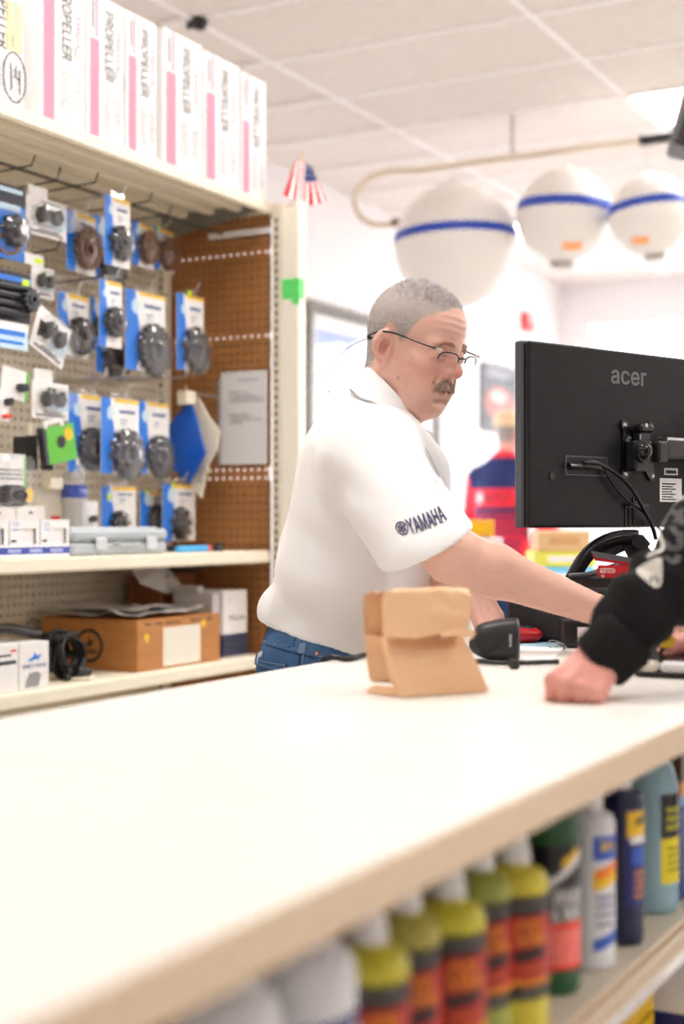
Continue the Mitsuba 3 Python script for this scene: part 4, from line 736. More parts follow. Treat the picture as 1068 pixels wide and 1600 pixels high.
# neck above the fold and the flap that hangs over the front
top = [P(600, 924, 1.675), P(650, 925, 1.685), P(690, 921, 1.70), P(736, 931, 1.715)]; topb = [P(568, 929, 1.752), P(630, 921, 1.756), P(690, 917, 1.762), P(728, 919, 1.77)]; low = [P(600, 996, 1.668), P(648, 998, 1.674), P(686, 991, 1.684), P(730, 984, 1.700)]
mid_ = [P(600, 960, 1.668), P(650, 960, 1.676), P(694, 958, 1.688), P(735, 962, 1.706)]
bag_sheet([topb, [(a + b) / 2 + up * .002 for a, b in zip(top, topb)], top, mid_, low], 'flap', 4, .0055, sm=50)
bag_sheet([[low[i] + FW * .003 for i in range(4)], [P(604, 990, 1.69), P(650, 985, 1.70), P(692, 985, 1.712), P(722, 982, 1.73)]], 'flap_hem', 12, .002)
bag_sheet([[P(568, 929, 1.752), P(594, 940, 1.765), P(600, 925, 1.676)], [P(569, 960, 1.752), P(597, 962, 1.768), P(600, 962, 1.672)], [P(569, 992, 1.752), P(596, 996, 1.765), P(602, 996, 1.682)]], 'neck_gusset', 14, .002)
bag_sheet([[P(690, 988, 1.68), P(718, 977, 1.69), P(744, 988, 1.70)], [P(688, 994, 1.675), P(716, 992, 1.685), P(738, 998, 1.695)]], 'torn_hem', 15, .003)
bag_sheet([topb, [P(568, 960, 1.754), P(630, 955, 1.758), P(690, 950, 1.764), P(728, 950, 1.77)], [P(569, 995, 1.754), P(620, 995, 1.765), P(680, 993, 1.775), P(722, 990, 1.778)]], 'neck_back', 16, .003)

BPL = mat('black_plastic', srgb(30, 30, 32), .42); BPG = mat('black_gloss', srgb(20, 20, 22), .22); RPL = mat('red_plastic', srgb(190, 28, 38), .35); GPL = mat('grey_plastic', srgb(84, 88, 96), .4)
def loft(secs, k=28, p=2.6):                     # sections: (centre, axis a * half size, axis b * half size), superelliptic
    an = np.arange(k) * 2 * np.pi / k; c, s = np.sign(np.cos(an)) * np.abs(np.cos(an)) ** (2 / p), np.sign(np.sin(an)) * np.abs(np.sin(an)) ** (2 / p)
    v = np.vstack([np.asarray(o) + c[:, None] * np.asarray(a) + s[:, None] * np.asarray(b) for o, a, b in secs]); f = []
    for i in range(len(secs) - 1):
        for j in range(k): q = (j + 1) % k; f += [[i * k + j, i * k + q, (i + 1) * k + q], [i * k + j, (i + 1) * k + q, (i + 1) * k + j]]
    n = len(v); v = np.vstack([v, [secs[0][0], secs[-1][0]]]); L_ = (len(secs) - 1) * k
    for j in range(k): q = (j + 1) % k; f += [[n, q, j], [n + 1, L_ + j, L_ + q]]
    m = trimesh.Trimesh(v, f, process=False); m.fix_normals(); return m
t = thing('barcode_scanner', 'black handheld barcode scanner lying between the paper bag and the customer hand', 'scanner')
d = 2.10; mpp = d / FPX
secs = [(P(x, y, d + .02), UP * h * mpp, FW * .026 * q) for x, y, h, q in ((733, 1008, 5, .4), (737, 1005, 14, .6), (746, 1001, 24, .8), (758, 1001, 29, .95), (776, 1000, 32.5, 1.05), (797, 999, 34, 1.1), (805, 999, 34, 1.1))]
obj('body', loft(secs, 36), BPL, t, smooth=40); obj('window_rim', loft([(P(805, 999, d + .02), UP * 34.5 * mpp, FW * .029), (P(808.5, 999.5, d + .02), UP * 33 * mpp, FW * .027)], 36), GPL, t, smooth=40)
obj('crease', [tube(spline([P(x, y, d - .0068) for x, y in ((741, 996), (748, 1013), (760, 1021), (772, 1014), (779, 1002))], 16), .0010, 6)], BPG, t); obj('lettering', mv(smudge(.0040, .019, 8, .0004, 2), P(797, 1001, d - .0085), frame(-UP, RT)), LWHT, t)
zc = CZ + .005
k = obj('cable', tube(spline([PZ(744, 1033, zc), PZ(768, 1035, zc), PZ(800, 1036, zc), PZ(840, 1035, zc), PZ(872, 1034, zc)], 24), .0034, 8), BPG, t, smooth=True); a, b = PZ(794, 1036.5, zc + .003), PZ(811, 1036.5, zc + .003); obj('ferrite', mv(cbox(np.linalg.norm(b - a), .016, .014, .003), (a + b) / 2, frame(b - a, FW)), BPL, k)
t = thing('black_cable', 'black cable running over the counter edge behind the paper bag', 'cable'); obj('cable', tube(spline([PZ(600, 1024, CZ + .005), PZ(560, 1026, CZ + .005), PZ(534, 1029, CZ + .005), np.array([CXB + .004, PZ(520, 1034, CZ)[1], CZ + .006]), np.array([CXB - .012, PZ(512, 1034, CZ)[1], CZ - .03]), np.array([CXB - .013, PZ(512, 1034, CZ)[1] - .01, .93])], 50), .0042, 8), BPG, t, smooth=True)
def paper(name, lab, pix, m, z, cat='paper'):
    t = thing(name, lab, cat, None); pts = [PZ(x, y, z)[:2] for x, y in pix]; obj('sheet', extr(pts, .0006, (0, 0, z)), m, t); return t
PAPER = mat('white_paper', (.83, .83, .84), .6)
paper('paper_sheet', 'white sheet lying under the scanner', [(726, 1030), (862, 1034), (880, 1012), (745, 1006)], PAPER, CZ + .0005)
paper('paper_sheet', 'pale blue sheet behind the scanner, before the black drawer', [(812, 1009), (886, 1012), (880, 1001), (800, 999)], mat('blue_paper', srgb(170, 214, 234), .6), CZ + .0012)
t = thing('computer_mouse', 'black mouse with red sides behind the scanner', 'mouse'); c = PZ(812, 1004, CZ + .001); obj('body', loft([(c + RT * x + UP * .014, UP * h, FW * w) for x, h, w in ((-.05, .006, .015), (-.035, .013, .028), (0, .015, .031), (.028, .011, .027), (.036, .005, .016))], 24, 2.3), RPL, t, smooth=40); obj('top_shell', loft([(c + RT * x + UP * .024, UP * h, FW * w) for x, h, w in ((-.045, .004, .012), (-.02, .0075, .02), (.015, .006, .018), (.022, .003, .01))], 20, 2.3), BPL, t, smooth=40)
t = thing('wire_loop', 'thin silver wire loop lying left of the customer fist', 'wire'); obj('wire', [tube(spline([PZ(x, y, CZ + .004) + UP * u for x, y, u in q], 14), .0012, 6) for q in ([(855, 1004, 0), (868, 1009, .008), (884, 1013, .002)], [(858, 1012, 0), (872, 1010, .005), (880, 1016, .0)])], STEEL, t)
t = thing('cash_drawer', 'black metal cash drawer on the counter behind the forearm', 'cash drawer'); lo, hi = np.array([-.935, 2.30, CZ + .001]), np.array([-.52, 2.57, CZ + .095]); DRW = mat('drawer_black', srgb(26, 27, 30), .5)
obj('body', bx(lo, hi, .004), DRW, t); k = obj('drawer_front', bx((lo[0] + .006, lo[1] - .008, lo[2] + .008), (hi[0] - .006, lo[1] + .002, hi[2] - .012), .003), DRW, t); obj('lock', mv(trimesh.creation.cylinder(.008, .006, sections=18), (-.72, lo[1] - .010, lo[2] + .05), rotx(math.pi / 2)), STEEL, k)
t = thing('card_holder', 'black upright holder standing before the cash drawer, left of the customer sleeve', 'holder'); a, b = PZ(878, 1013, CZ), PZ(932, 1013, CZ); obj('body', mv(cbox(np.linalg.norm(b - a), .05, .045, .003), (a + b) / 2 + FW * .025 + UP * .0235, frame(b - a, FW)), BPL, t)
t = thing('white_card', 'white card leaning on the black holder beside the customer sleeve', 'card'); a, b = PZ(902, 1015, CZ + .001), PZ(930, 1015, CZ + .001); obj('card', quad(a, b, b + UP * .036 + FW * .003, a + UP * .036 + FW * .003), PAPER, t)
DT = hi[2] + .001
t = thing('desk_phone', 'black desk phone with a curved handset standing on the cash drawer', 'phone'); d = 2.50
def arc(pix, d, r): return tube(spline([P(x, y, d) for x, y in pix], 30), r, 12)
b0 = P(950, 905, d); obj('base', hull([P(x, y, d + q) for x, y, q in ((882, 912, -.06), (1040, 912, -.06), (893, 902, -.06), (1000, 866, .02), (1046, 866, .02), (882, 908, .06), (1046, 908, .06))]), BPL, t)
obj('stand', hull([P(x, y, d + q) for x, y, q in ((985, 880, -.03), (1030, 880, -.03), (985, 880, .03), (1030, 880, .03), (970, 850, -.025), (1006, 846, -.025), (970, 850, .025), (1006, 846, .025))]), BPL, t)
k = obj('handset', arc([(893, 906), (905, 884), (922, 862), (945, 847), (970, 840), (995, 840)], d - .03, .013), BPG, t, smooth=True); obj('earpiece', hull([P(x, y, d - .03 + q) for x, y, q in ((990, 834, -.02), (1004, 836, -.02), (1016, 850, -.02), (1004, 862, -.02), (986, 850, -.02), (990, 834, .02), (1004, 836, .02), (1016, 850, .02), (1004, 862, .02), (986, 850, .02))]), BPL, k)
obj('grip', arc([(940, 868), (960, 856), (985, 846)], d - .005, .012), GPL, t, smooth=True); obj('panel_edge', tube([P(888, 900, d - .07), P(930, 896, d - .07)], .004, 8), GPL, t)
t = thing('stapler', 'red and grey stapler lying on the cash drawer beside the customer sleeve', 'stapler'); d = 2.30
def slab(pix, d0, d1): return hull([P(x, y, q) for x, y in pix for q in (d0, d1)])
obj('top_arm', slab(((922, 862), (926, 861), (1002, 874), (1002, 882), (930, 871)), d, d + .03), GPL, t); obj('red_arm', slab(((924, 866), (1002, 881), (1002, 886), (929, 876)), d + .002, d + .028), RPL, t)
obj('magazine', slab(((934, 883), (1004, 884), (1004, 903), (934, 903), (932, 893)), d - .002, d + .03), RPL, t); obj('lettering', mv(txt('BOSTITCH', .0075, .0006, width=.024), P(948.5, 891.5, d - .0022), frame(RT, UP)), LWHT, t); obj('pivot', mv(DISC, P(941, 900, d - .0035), frame(RT, UP), (.003, .003, .003)), STEEL, t)
obj('base', slab(((898, 905), (1010, 903), (1010, 915), (910, 917), (896, 911)), d - .006, d + .034), BPG, t)
t = thing('card_terminal', 'white and black card terminal at the right edge behind the fist', 'card terminal'); a, b = PZ(992, 1057, CZ + .001), PZ(1085, 1061, CZ + .001); ex, ey = (b - a) / np.linalg.norm(b - a), FW; W_ = np.linalg.norm(b - a); Rm = frame(ex, ey); O = (a + b) / 2
obj('base', mv(cbox(W_ + .004, .12, .008, .003), O + Rm @ [0, .06, .004], Rm), BPL, t); IV = mat('key_ivory', srgb(214, 208, 196), .4)
for x, w in ((-.30, .38), (.24, .66)): obj('key', mv(cbox(W_ * w * .98, .02, .014, .004), O + Rm @ [W_ * x, .008, .014], Rm), IV if x < 0 else mat('key_white', srgb(228, 228, 230), .3), t)
obj('deck', mv(hull([(x, y, z) for x in (-W_ / 2, W_ / 2) for y, z in ((.022, .008), (.022, .020), (.12, .034), (.12, .008))]), O, Rm), BPG, t)
t = thing('plastic_clip', 'yellow plastic clip on the black terminal at the right edge', 'clip'); c = P(1041, 1004, 1.92); obj('body', slab(((1030, 1012), (1060, 1012), (1054, 996), (1040, 990), (1032, 993)), 1.93, 1.96), LYEL, t); obj('slot', slab(((1037, 1000), (1043, 1000), (1043, 988), (1037, 988)), 1.925, 1.935), BPL, t)
obj('foot', slab(((1028, 1030), (1066, 1030), (1062, 1011), (1030, 1011)), 1.94, 1.97), BPL, t)

# ------------------------------------------------------------------ monitor on its arm
mon = thing('monitor', 'black monitor seen from behind with a grey lettered logo, over the counter', 'monitor')
ml, mr = P(824, 826, 2.35), P(1068, 834, 2.62); ml[2] = mr[2] = 1.193
ex = (mr - ml) / np.linalg.norm(mr - ml); nb = np.cross(ex, UP); MH, MW = .309, .545     # nb points out of the back, to the customer
MR = frame(ex, UP)                              # local x along the panel, y up, z out of the back
MO = ml.copy()
def ML(px, py, off=0.0):                         # the point of the monitor's back that a pixel shows, in local x, y
    r = ray(px, py); o = np.array([0, 0, EYE]); k = ((MO + nb * off - o) @ nb) / (r @ nb); q = o + r * k - MO
    return np.array([q @ ex, q @ UP])
def mbox(p0, p1, z0, z1, b=.0): return mv(bx((min(p0[0], p1[0]), min(p0[1], p1[1]), z0), (max(p0[0], p1[0]), max(p0[1], p1[1]), z1), b), MO, MR)
SHELL = mat('monitor_shell', mikit.proc(lambda p, n, uv: mikit.mix((.009, .009, .0105), (.016, .016, .018), mikit.noise(p.x * 60 + p.y * 60, 0, p.z * 1400))), .5, spec=.25); SIDE = mat('monitor_side', srgb(70, 72, 78), .35)
obj('shell', mv(bx((0.004, 0, -.012), (MW, MH, 0), .003), MO, MR), SHELL, mon); obj('side_frame', [mv(bx((-.001, -.001, -.030), (.010, MH + .001, -.011), .003), MO, MR), mv(bx((0, MH - .008, -.030), (MW, MH + .001, -.011), .003), MO, MR), mv(bx((0, -.001, -.030), (MW, .01, -.011), .003), MO, MR), mv(bx((MW - .01, -.001, -.030), (MW + .001, MH + .001, -.011), .003), MO, MR)], SIDE, mon)
obj('screen', mv(bx((.006, .006, -.028), (MW - .006, MH - .006, -.012)), MO, MR), mat('screen_glass', srgb(16, 18, 24), .08), mon)
c = (ML(955, 605) + ML(1008, 575)) / 2; w = ML(1009, 590)[0] - ML(954, 590)[0]
obj('logo', mv(txt('acer', .030, .0004, True, width=w), MO + MR @ [c[0], c[1] + .003, .0], MR), mat('logo_grey', srgb(96, 97, 102), .4), mon)
p0, p1 = ML(883, 741), ML(946, 716); cc = (p0 + p1) / 2; hw, hh = (p1 - p0) / 2
from shapely.geometry import box as sbox
ring = sbox(-abs(hw), -abs(hh), abs(hw), abs(hh)).buffer(-.003).buffer(.003)
k = obj('cable_recess', mv(extr(ring, .0012), MO + MR @ [cc[0], cc[1], 0], MR), mat('recess_black', srgb(10, 10, 11), .5), mon); obj('recess_rim', mv(extr(ring.buffer(.0016).difference(ring), .002), MO + MR @ [cc[0], cc[1], 0], MR), GPL, k)
q = ML(862, 744); obj('lock_hole', [mv(trimesh.creation.annulus(.005, .0075, .002, sections=20), MO + MR @ [q[0], q[1], .0006], MR), mv(DISC, MO + MR @ [q[0], q[1], .0006], MR, (.005, .005, .001))], BPG, mon)
for a, b in (((975, 822), (978, 786)), ((981, 822), (983, 792)), ((988, 822), (1008, 790))): obj('stand_slot', mbox(ML(*a), ML(*b), 0, .0015), 'mat_recess_black', mon)
obj('slot_bar', mbox(ML(974, 793), ML(1010, 786), .0005, .004, .001), BPG, mon)
q = ML(990, 781); obj('screw_hole', mv(trimesh.creation.annulus(.003, .006, .003, sections=16), MO + MR @ [q[0], q[1], .001], MR), BPG, mon)
def cam_tube(pts, r): return tube(spline([MO + MR @ [*ML(x, y, z), z] for x, y, z in pts], 30), r, 9)
obj('plug', [cam_tube([(888, 728, .006), (900, 729, .007), (912, 728, .008)], .006), cam_tube([(910, 728, .009), (922, 729, .010), (936, 730, .010)], .0055)], BPG, mon, smooth=40)
obj('cable', cam_tube([(912, 724, .012), (925, 722, .014), (940, 727, .014), (965, 742, .016), (985, 762, .018), (1003, 792, .018), (1018, 822, .014), (1024, 842, .01)], .0036), CABLE, mon, smooth=True)
obj('cable', cam_tube([(944, 736, .010), (958, 757, .010), (975, 778, .010), (1000, 797, .012), (1020, 815, .012), (1034, 832, .01)], .0022), CABLE, mon, smooth=True)
for (a, b, lab) in (((1037, 742), (1058, 732), 'label_sticker'), ((1030, 784), (1064, 748), 'label_sticker')): obj(lab, mbox(ML(*a), ML(*b), 0, .0004), LWHT, mon)
obj('label_print', [mbox(ML(1033, 757 + 4 * i), ML(1033 + 22 - 5 * (i % 2), 755.5 + 4 * i), .0003, .0006) for i in range(7)] + [mbox(ML(1039, 740), ML(1056, 735), .0003, .0006)], INK, mon)
# the mount: an X plate, tilting head, ball and arm, held by a pole clamped to the counter
arm = thing('desk_mount', 'black mount with a ball joint and silver screws, fixed to the monitor', 'monitor mount')
cs_ = [ML(972, 664), ML(1013, 667), ML(973, 741), ML(1015, 744)]; cen = sum(cs_) / 4
from shapely.geometry import LineString, Point
from shapely import union_all
pl = union_all([LineString([c_, cen + (c_ - cen) * .3]).buffer(.009) for c_ in cs_] + [LineString([cs_[0], cs_[2]]).buffer(.004), sbox(cen[0] - .02, cen[1] - .03, cen[0] + .025, cen[1] + .035)])
obj('plate', mv(extr(pl, .003), MO + MR @ [0, 0, .002], MR), BPG, arm)
for c_ in cs_: obj('screw', mv(lathe([(0, .003), (.003, .0025), (.0045, 0)], 14), MO + MR @ [c_[0], c_[1], .005], MR), STEEL, arm, smooth=40)
obj('head', mbox(ML(986, 736, .02), ML(1016, 690, .02), .005, .030, .004), BPL, arm); obj('head_cap', mbox(ML(996, 676, .02), ML(1016, 664, .02), .005, .028, .004), BPG, arm); obj('head_post', mbox(ML(998, 700, .02), ML(1014, 674, .02), .005, .022, .003), BPL, arm)
q = ML(1003, 665, .02); obj('screw', mv(DISC, MO + MR @ [q[0], q[1], .028], MR, (.004, .004, .003)), STEEL, arm); q = ML(1001, 683, .024); obj('marker_slot', mv(bx((-.0018, -.005, 0), (.0018, .005, .001)), MO + MR @ [q[0], q[1], .022], MR), GREYP, arm); obj('lever', cam_tube([(979, 690, .012), (984, 682, .016)], .004), GPL, arm)
q = ML(1006, 705, .036); obj('ball_joint', mv(lathe([(0, .016), (.008, .0145), (.014, .010), (.0165, .003), (.0165, -.01)], 28), MO + MR @ [q[0], q[1], .034], MR), BPG, arm, smooth=40); obj('ball_ring', mv(trimesh.creation.annulus(.0165, .0205, .012, sections=30), MO + MR @ [q[0], q[1], .032], MR), BPL, arm, smooth=40)
q0, q1 = ML(1020, 718, .03), ML(1068, 688, .03); obj('arm_knuckle', mbox(ML(1018, 722, .03), ML(1034, 690, .03), .014, .046, .004), BPL, arm); obj('arm_tube', mbox(ML(1033, 716, .03), ML(1130, 690, .03), .018, .042, .005), BPL, arm); obj('arm_trim', mbox(ML(1034, 691, .03), ML(1130, 689.4, .03), .020, .041, .0005), STEEL, arm)
pp = MO + MR @ [*ML(1130, 700, .03), .03]; obj('pole', mv(trimesh.creation.cylinder(.018, pp[2] + .06 - CZ, sections=24), (pp[0], pp[1], (pp[2] + .06 + CZ) / 2)), BPG, arm, smooth=40); obj('clamp', cbox(.08, .08, .02, .004, (pp[0], pp[1], CZ + .011)), BPL, arm); obj('collar', mv(trimesh.creation.cylinder(.026, .05, sections=24), (pp[0], pp[1], pp[2])), BPL, arm, smooth=40)

# ------------------------------------------------------------------ ceiling pipe, buoys and the rest of the far room
PY_ = 6.63; PIPE = mat('tan_pipe', srgb(226, 214, 194), .4)
t = thing('ceiling_pipe', 'tan pipe under the ceiling with a bend at its left end', 'pipe'); pz = PY(900, 233, PY_)[2]
pts = [PY(x, y, PY_) for x, y in ((618, 347), (598, 352), (572, 346), (556, 328), (556, 302), (575, 280), (606, 268), (650, 262))]; pts[-1][2] = pz - .005
far = PY(1150, 215, PY_); far[2] = pz
obj('pipe', tube(np.vstack([spline(pts, 40), [[PY(x, 240, PY_)[0], PY_, pz] for x in (720, 820, 920)], [far]]), .017, 12), PIPE, t, smooth=True)
a = PY(1000, 222, PY_); obj('sleeve', mv(trimesh.creation.cylinder(.026, .9, sections=18), (a[0] + .45, PY_, pz), roty(math.pi / 2)), BPL, t, smooth=40); a = pts[0]; obj('end_cap', mv(trimesh.creation.cylinder(.024, .03, sections=16), a, roty(math.pi / 2)), mat('pipe_cap', srgb(120, 100, 90), .4), t, smooth=40)
for px in (800, 1090): x = PY(px, 240, PY_)[0]; obj('hanger_rod', mv(trimesh.creation.cylinder(.009, CEIL - pz, sections=10), (x, PY_, (CEIL + pz) / 2)), mat('rod_grey', srgb(176, 176, 180), .4), t, smooth=40)
BUOY = mat('buoy_white', (.80, .775, .74), .38, spec=.4); BBAND = mat('buoy_blue', srgb(34, 70, 176), .35); ORGS = mat('orange_sticker', srgb(250, 170, 110), .5)
for i, (px, py, r, tilt, yaw_, lab) in enumerate(((712, 385, 97, -.03, 0, 'largest white mooring buoy with a blue band, hanging behind the man'), (881, 338, 74, .05, .3, 'middle-sized white buoy with a blue band and orange sticker, hanging between the other two'), (1016, 337, 65, -.10, .2, 'smallest white buoy with a blue band, hanging at the right edge of the photo'))):
    Yb = PY_ + (0.0, 0.02, -.02)[i]; c = PY(px, py, Yb); R0 = r / FPX * ((c - [0, 0, EYE]) @ F3)
    t = thing('mooring_buoy', lab, 'buoy', 'white buoys under the ceiling'); Rt = rotx(0) @ roty(tilt)
    a = np.linspace(-np.pi / 2, np.pi / 2, 26); pr = np.stack([np.cos(a), np.sin(a) * np.where(a < 0, 1.0, 1.0)], 1) * R0
    pr = [(x, z) for x, z in pr if not (abs(z) > R0 * .985)]; nub = [(R0 * .16, R0 * .99), (R0 * .10, R0 * 1.03), (R0 * .09, R0 * 1.07), (0, R0 * 1.075)]
    low_ = [(0, -R0 * 1.10), (R0 * .20, -R0 * 1.10), (R0 * .26, -R0 * .97)]
    obj('float', mv(lathe(([(0, -R0)] if i == 0 else low_[2:]) + pr + nub, 48), c, Rt), BUOY, t, smooth=40)
    if i: obj('base_cap', mv(lathe(low_[:2] + [(R0 * .24, -R0 * 1.06), (R0 * .27, -R0 * .975)], 32), c, Rt), mat('buoy_grey', srgb(168, 164, 158), .4), t, smooth=40)
    b0 = R0 * (.13 if i == 0 else .17); bw = R0 * (.068 if i == 0 else .098); band = [(math.sqrt(R0 ** 2 - z ** 2) + .003, z) for z in np.linspace(b0 - bw, b0 + bw, 6)]
    obj('blue_band', mv(lathe(band, 64), c, Rt), BBAND, t, smooth=True)
    if i:
        az = math.atan2(-c[1], -c[0]) + (.25 if i == 1 else -.35); el = -.86 if i == 1 else -.80; cc_ = np.array([math.cos(az) * math.cos(el), math.sin(az) * math.cos(el), math.sin(el)])
        Rs = frame(np.cross([0, 0, 1], cc_), np.cross(cc_, np.cross([0, 0, 1], cc_))); me = cbox(R0 * .42, R0 * .2, .004).subdivide().subdivide().subdivide(); v = me.vertices @ Rs.T + cc_ * R0; v = v / np.linalg.norm(v, axis=1, keepdims=True) * (R0 + .002 + me.vertices[:, 2:] * .3); me.vertices = v + c; obj('sticker', me, ORGS, t)
    top_ = c + Rt @ [0, 0, R0 * 1.07]; obj('rope', tube([top_, (top_[0], PY_, pz)], .004, 6), mat('rope_white', srgb(226, 222, 214), .7), t)
t = thing('ceiling_speaker', 'black speaker hanging under the ceiling at the right edge', 'speaker'); c = P(1096, 190, 4.9); obj('cabinet', mv(cbox(.17, .2, .24, .012), c, rotz(.4) @ roty(.25)), BPL, t); obj('grille', mv(cbox(.15, .005, .22, .002), c + rotz(.4) @ np.array([0, -.102, 0]), rotz(.4) @ roty(.25)), 'mat_recess_black', t); obj('bracket', mv(trimesh.creation.cylinder(.012, CEIL - c[2] - .1, sections=12), (c[0], c[1], (CEIL + c[2] + .1) / 2)), BPL, t)
t = thing('ceiling_camera', 'small black camera on the ceiling above the propeller boxes', 'camera'); c = PZ(312, 36, CEIL - .018); obj('dome', mv(lathe([(0, -.03), (.02, -.026), (.03, -.012), (.033, 0), (.033, .017), (0, .017)], 24), c), BPL, t, smooth=40); obj('arm', mv(cbox(.07, .026, .024, .006), c + [-.03, 0, -.003]), BPL, t)
def wallpos(px, py): return PX(px, py, XL + .004)
a, b = wallpos(749, 671), wallpos(805, 584); t = thing('wall_poster', 'dark framed poster with a pale blurred portrait on the left wall, left of the monitor', 'poster'); yl, yh, zl, zh = a[1], b[1], a[2], b[2] + .03
obj('frame', bx((XL + .002, yl, zl), (XL + .02, yh, zh), .004), mat('poster_dark', srgb(30, 29, 34), .5), t); w, h = yh - yl, zh - zl
obj('lettering', [bx((XL + .019, yl + w * .14, zl + h * q), (XL + .022, yl + w * e_, zl + h * (q + .035))) for q, e_ in ((.88, .86), (.81, .7))], GREYP, t)
obj('portrait', [mv(DISC, (XL + .020, yl + w * .5, zl + h * .42), FRONT, (w * .42, h * .26, .003)), ], mat('portrait_pink', srgb(156, 100, 92), .6), t); obj('portrait_shirt', bx((XL + .019, yl + w * .35, zl + h * .02), (XL + .0225, yl + w * .95, zl + h * .2)), mat('portrait_pale', srgb(176, 150, 154), .6), t); obj('portrait_cap', mv(DISC, (XL + .0215, yl + w * .45, zl + h * .52), FRONT, (w * .22, h * .1, .003)), mat('portrait_light', srgb(190, 166, 158), .6), t)
c = wallpos(820, 504); t = thing('fire_alarm', 'small red fire alarm box on the white wall above the monitor corner', 'fire alarm'); obj('box', bx((XL + .002, c[1] - .09, c[2] - .07), (XL + .05, c[1] + .09, c[2] + .07), .008), mat('alarm_red', srgb(206, 58, 60), .4), t); obj('lens', bx((XL + .05, c[1] - .03, c[2] + .0), (XL + .06, c[1] + .03, c[2] + .05), .004), PVC, t)
# back table with boxes
tb = thing('back_table', 'white table in the back of the shop carrying coloured boxes', 'table'); bxl, bxh, byl, byh, bz = -2.25, -1.05, 4.35, 5.05, .985
obj('top', bx((bxl, byl, bz - .03), (bxh, byh, bz), .004), WHITE, tb)
for x in (bxl + .06, bxh - .06):
    for y in (byl + .06, byh - .06): obj('leg', bx((x - .025, y - .025, 0), (x + .025, y + .025, bz - .03), .004), WHITE, tb)
def sbx(lab, px0, px1, y0, y1, d, m, dep, strip=None, name='stock_box'):
    t = thing(name, lab, 'box', 'boxes on the back table'); a, b = P(px0, y1, d), P(px1, y0, d); c = (a + b) / 2; w, h = (px1 - px0) / FPX * d, (y1 - y0) / FPX * d
    obj('carton', mv(cbox(w, dep, h, .003), c + FW * dep / 2, frame(RT, FW)), m, t)
    if strip is not None: obj('print', mv(cbox(w * .6, .002, h * .4, 0), c - FW * .0005, frame(RT, FW)), strip, t)
    return t
zb = HZ + (EYE - bz) * FPX / 4.75
sbx('white and pale blue box at the foot of the stack under the yellow box', 716, 790, 868, zb - 1, 4.75, CARDW, .25, LBLU); sbx('blue and white box in the middle of the stack under the yellow box', 738, 786, 840, 867, 4.75, mat('box_pale', srgb(226, 222, 236), .5), .2, LBLU)
sbx('amber box on top of the stack beside the man in navy and red', 722, 772, 812, 839, 4.75, mat('box_amber', srgb(240, 178, 48), .5), .2, LYEL); zb = HZ + (EYE - bz) * FPX / 4.7
sbx('pale blue box at the foot of the stack behind the forearm', 832, 930, 886, zb - 1, 4.7, mat('box_sky', srgb(120, 200, 236), .5), .25, CARDW); sbx('white and lemon box in the middle of the stack behind the forearm', 836, 932, 862, 885, 4.7, mat('box_lemon', srgb(226, 226, 90), .5), .25, mat('box_white', (.8, .8, .8), .5)); sbx('tan box on top of the stack below the monitor', 842, 922, 830, 861, 4.7, mat('box_tan', srgb(222, 184, 136), .5), .22, mat('box_tan_print', srgb(206, 160, 108), .5))
# ------------------------------------------------------------------ people: smooth bodies from distance fields
def v3(*a): return np.array(a, float)
def nrm(q): return np.sqrt(np.einsum('ij,ij->i', q, q))
def d_cone(p, a, b, ra, rb):                     # tapered limb with round ends
    ab = b - a; q = p - a; t = np.clip(q @ (ab / (ab @ ab)), 0, 1); q = q - t[:, None] * ab; return nrm(q) - (ra + (rb - ra) * t)
def d_ell(p, c, r, R=None):
    q = p - c
    if R is not None: q = q @ R
    q = q / np.asarray(r, float); k0 = nrm(q); k1 = nrm(q / np.asarray(r, float)); return k0 * (k0 - 1) / np.maximum(k1, 1e-9)
def within(f, c, R):                             # evaluates f only near c; farther off a lower bound of the distance serves
    def g(p):
        d = nrm(p - c); k = d < R; out = np.maximum(d - R, 0) + .06
        if k.any(): out[k] = f(p[k])
        return out
    return g
def smin(a, b, k): h = np.clip(.5 + .5 * (b - a) / k, 0, 1); return b * (1 - h) + a * h - k * h * (1 - h)
def smax(a, b, k): return -smin(-a, -b, k)
def d_chain(p, pts, rs, k=.01):
    d = None
    for i in range(len(pts) - 1):
        q = d_cone(p, pts[i], pts[i + 1], rs[i], rs[i + 1]); d = q if d is None else smin(d, q, k)
    return d
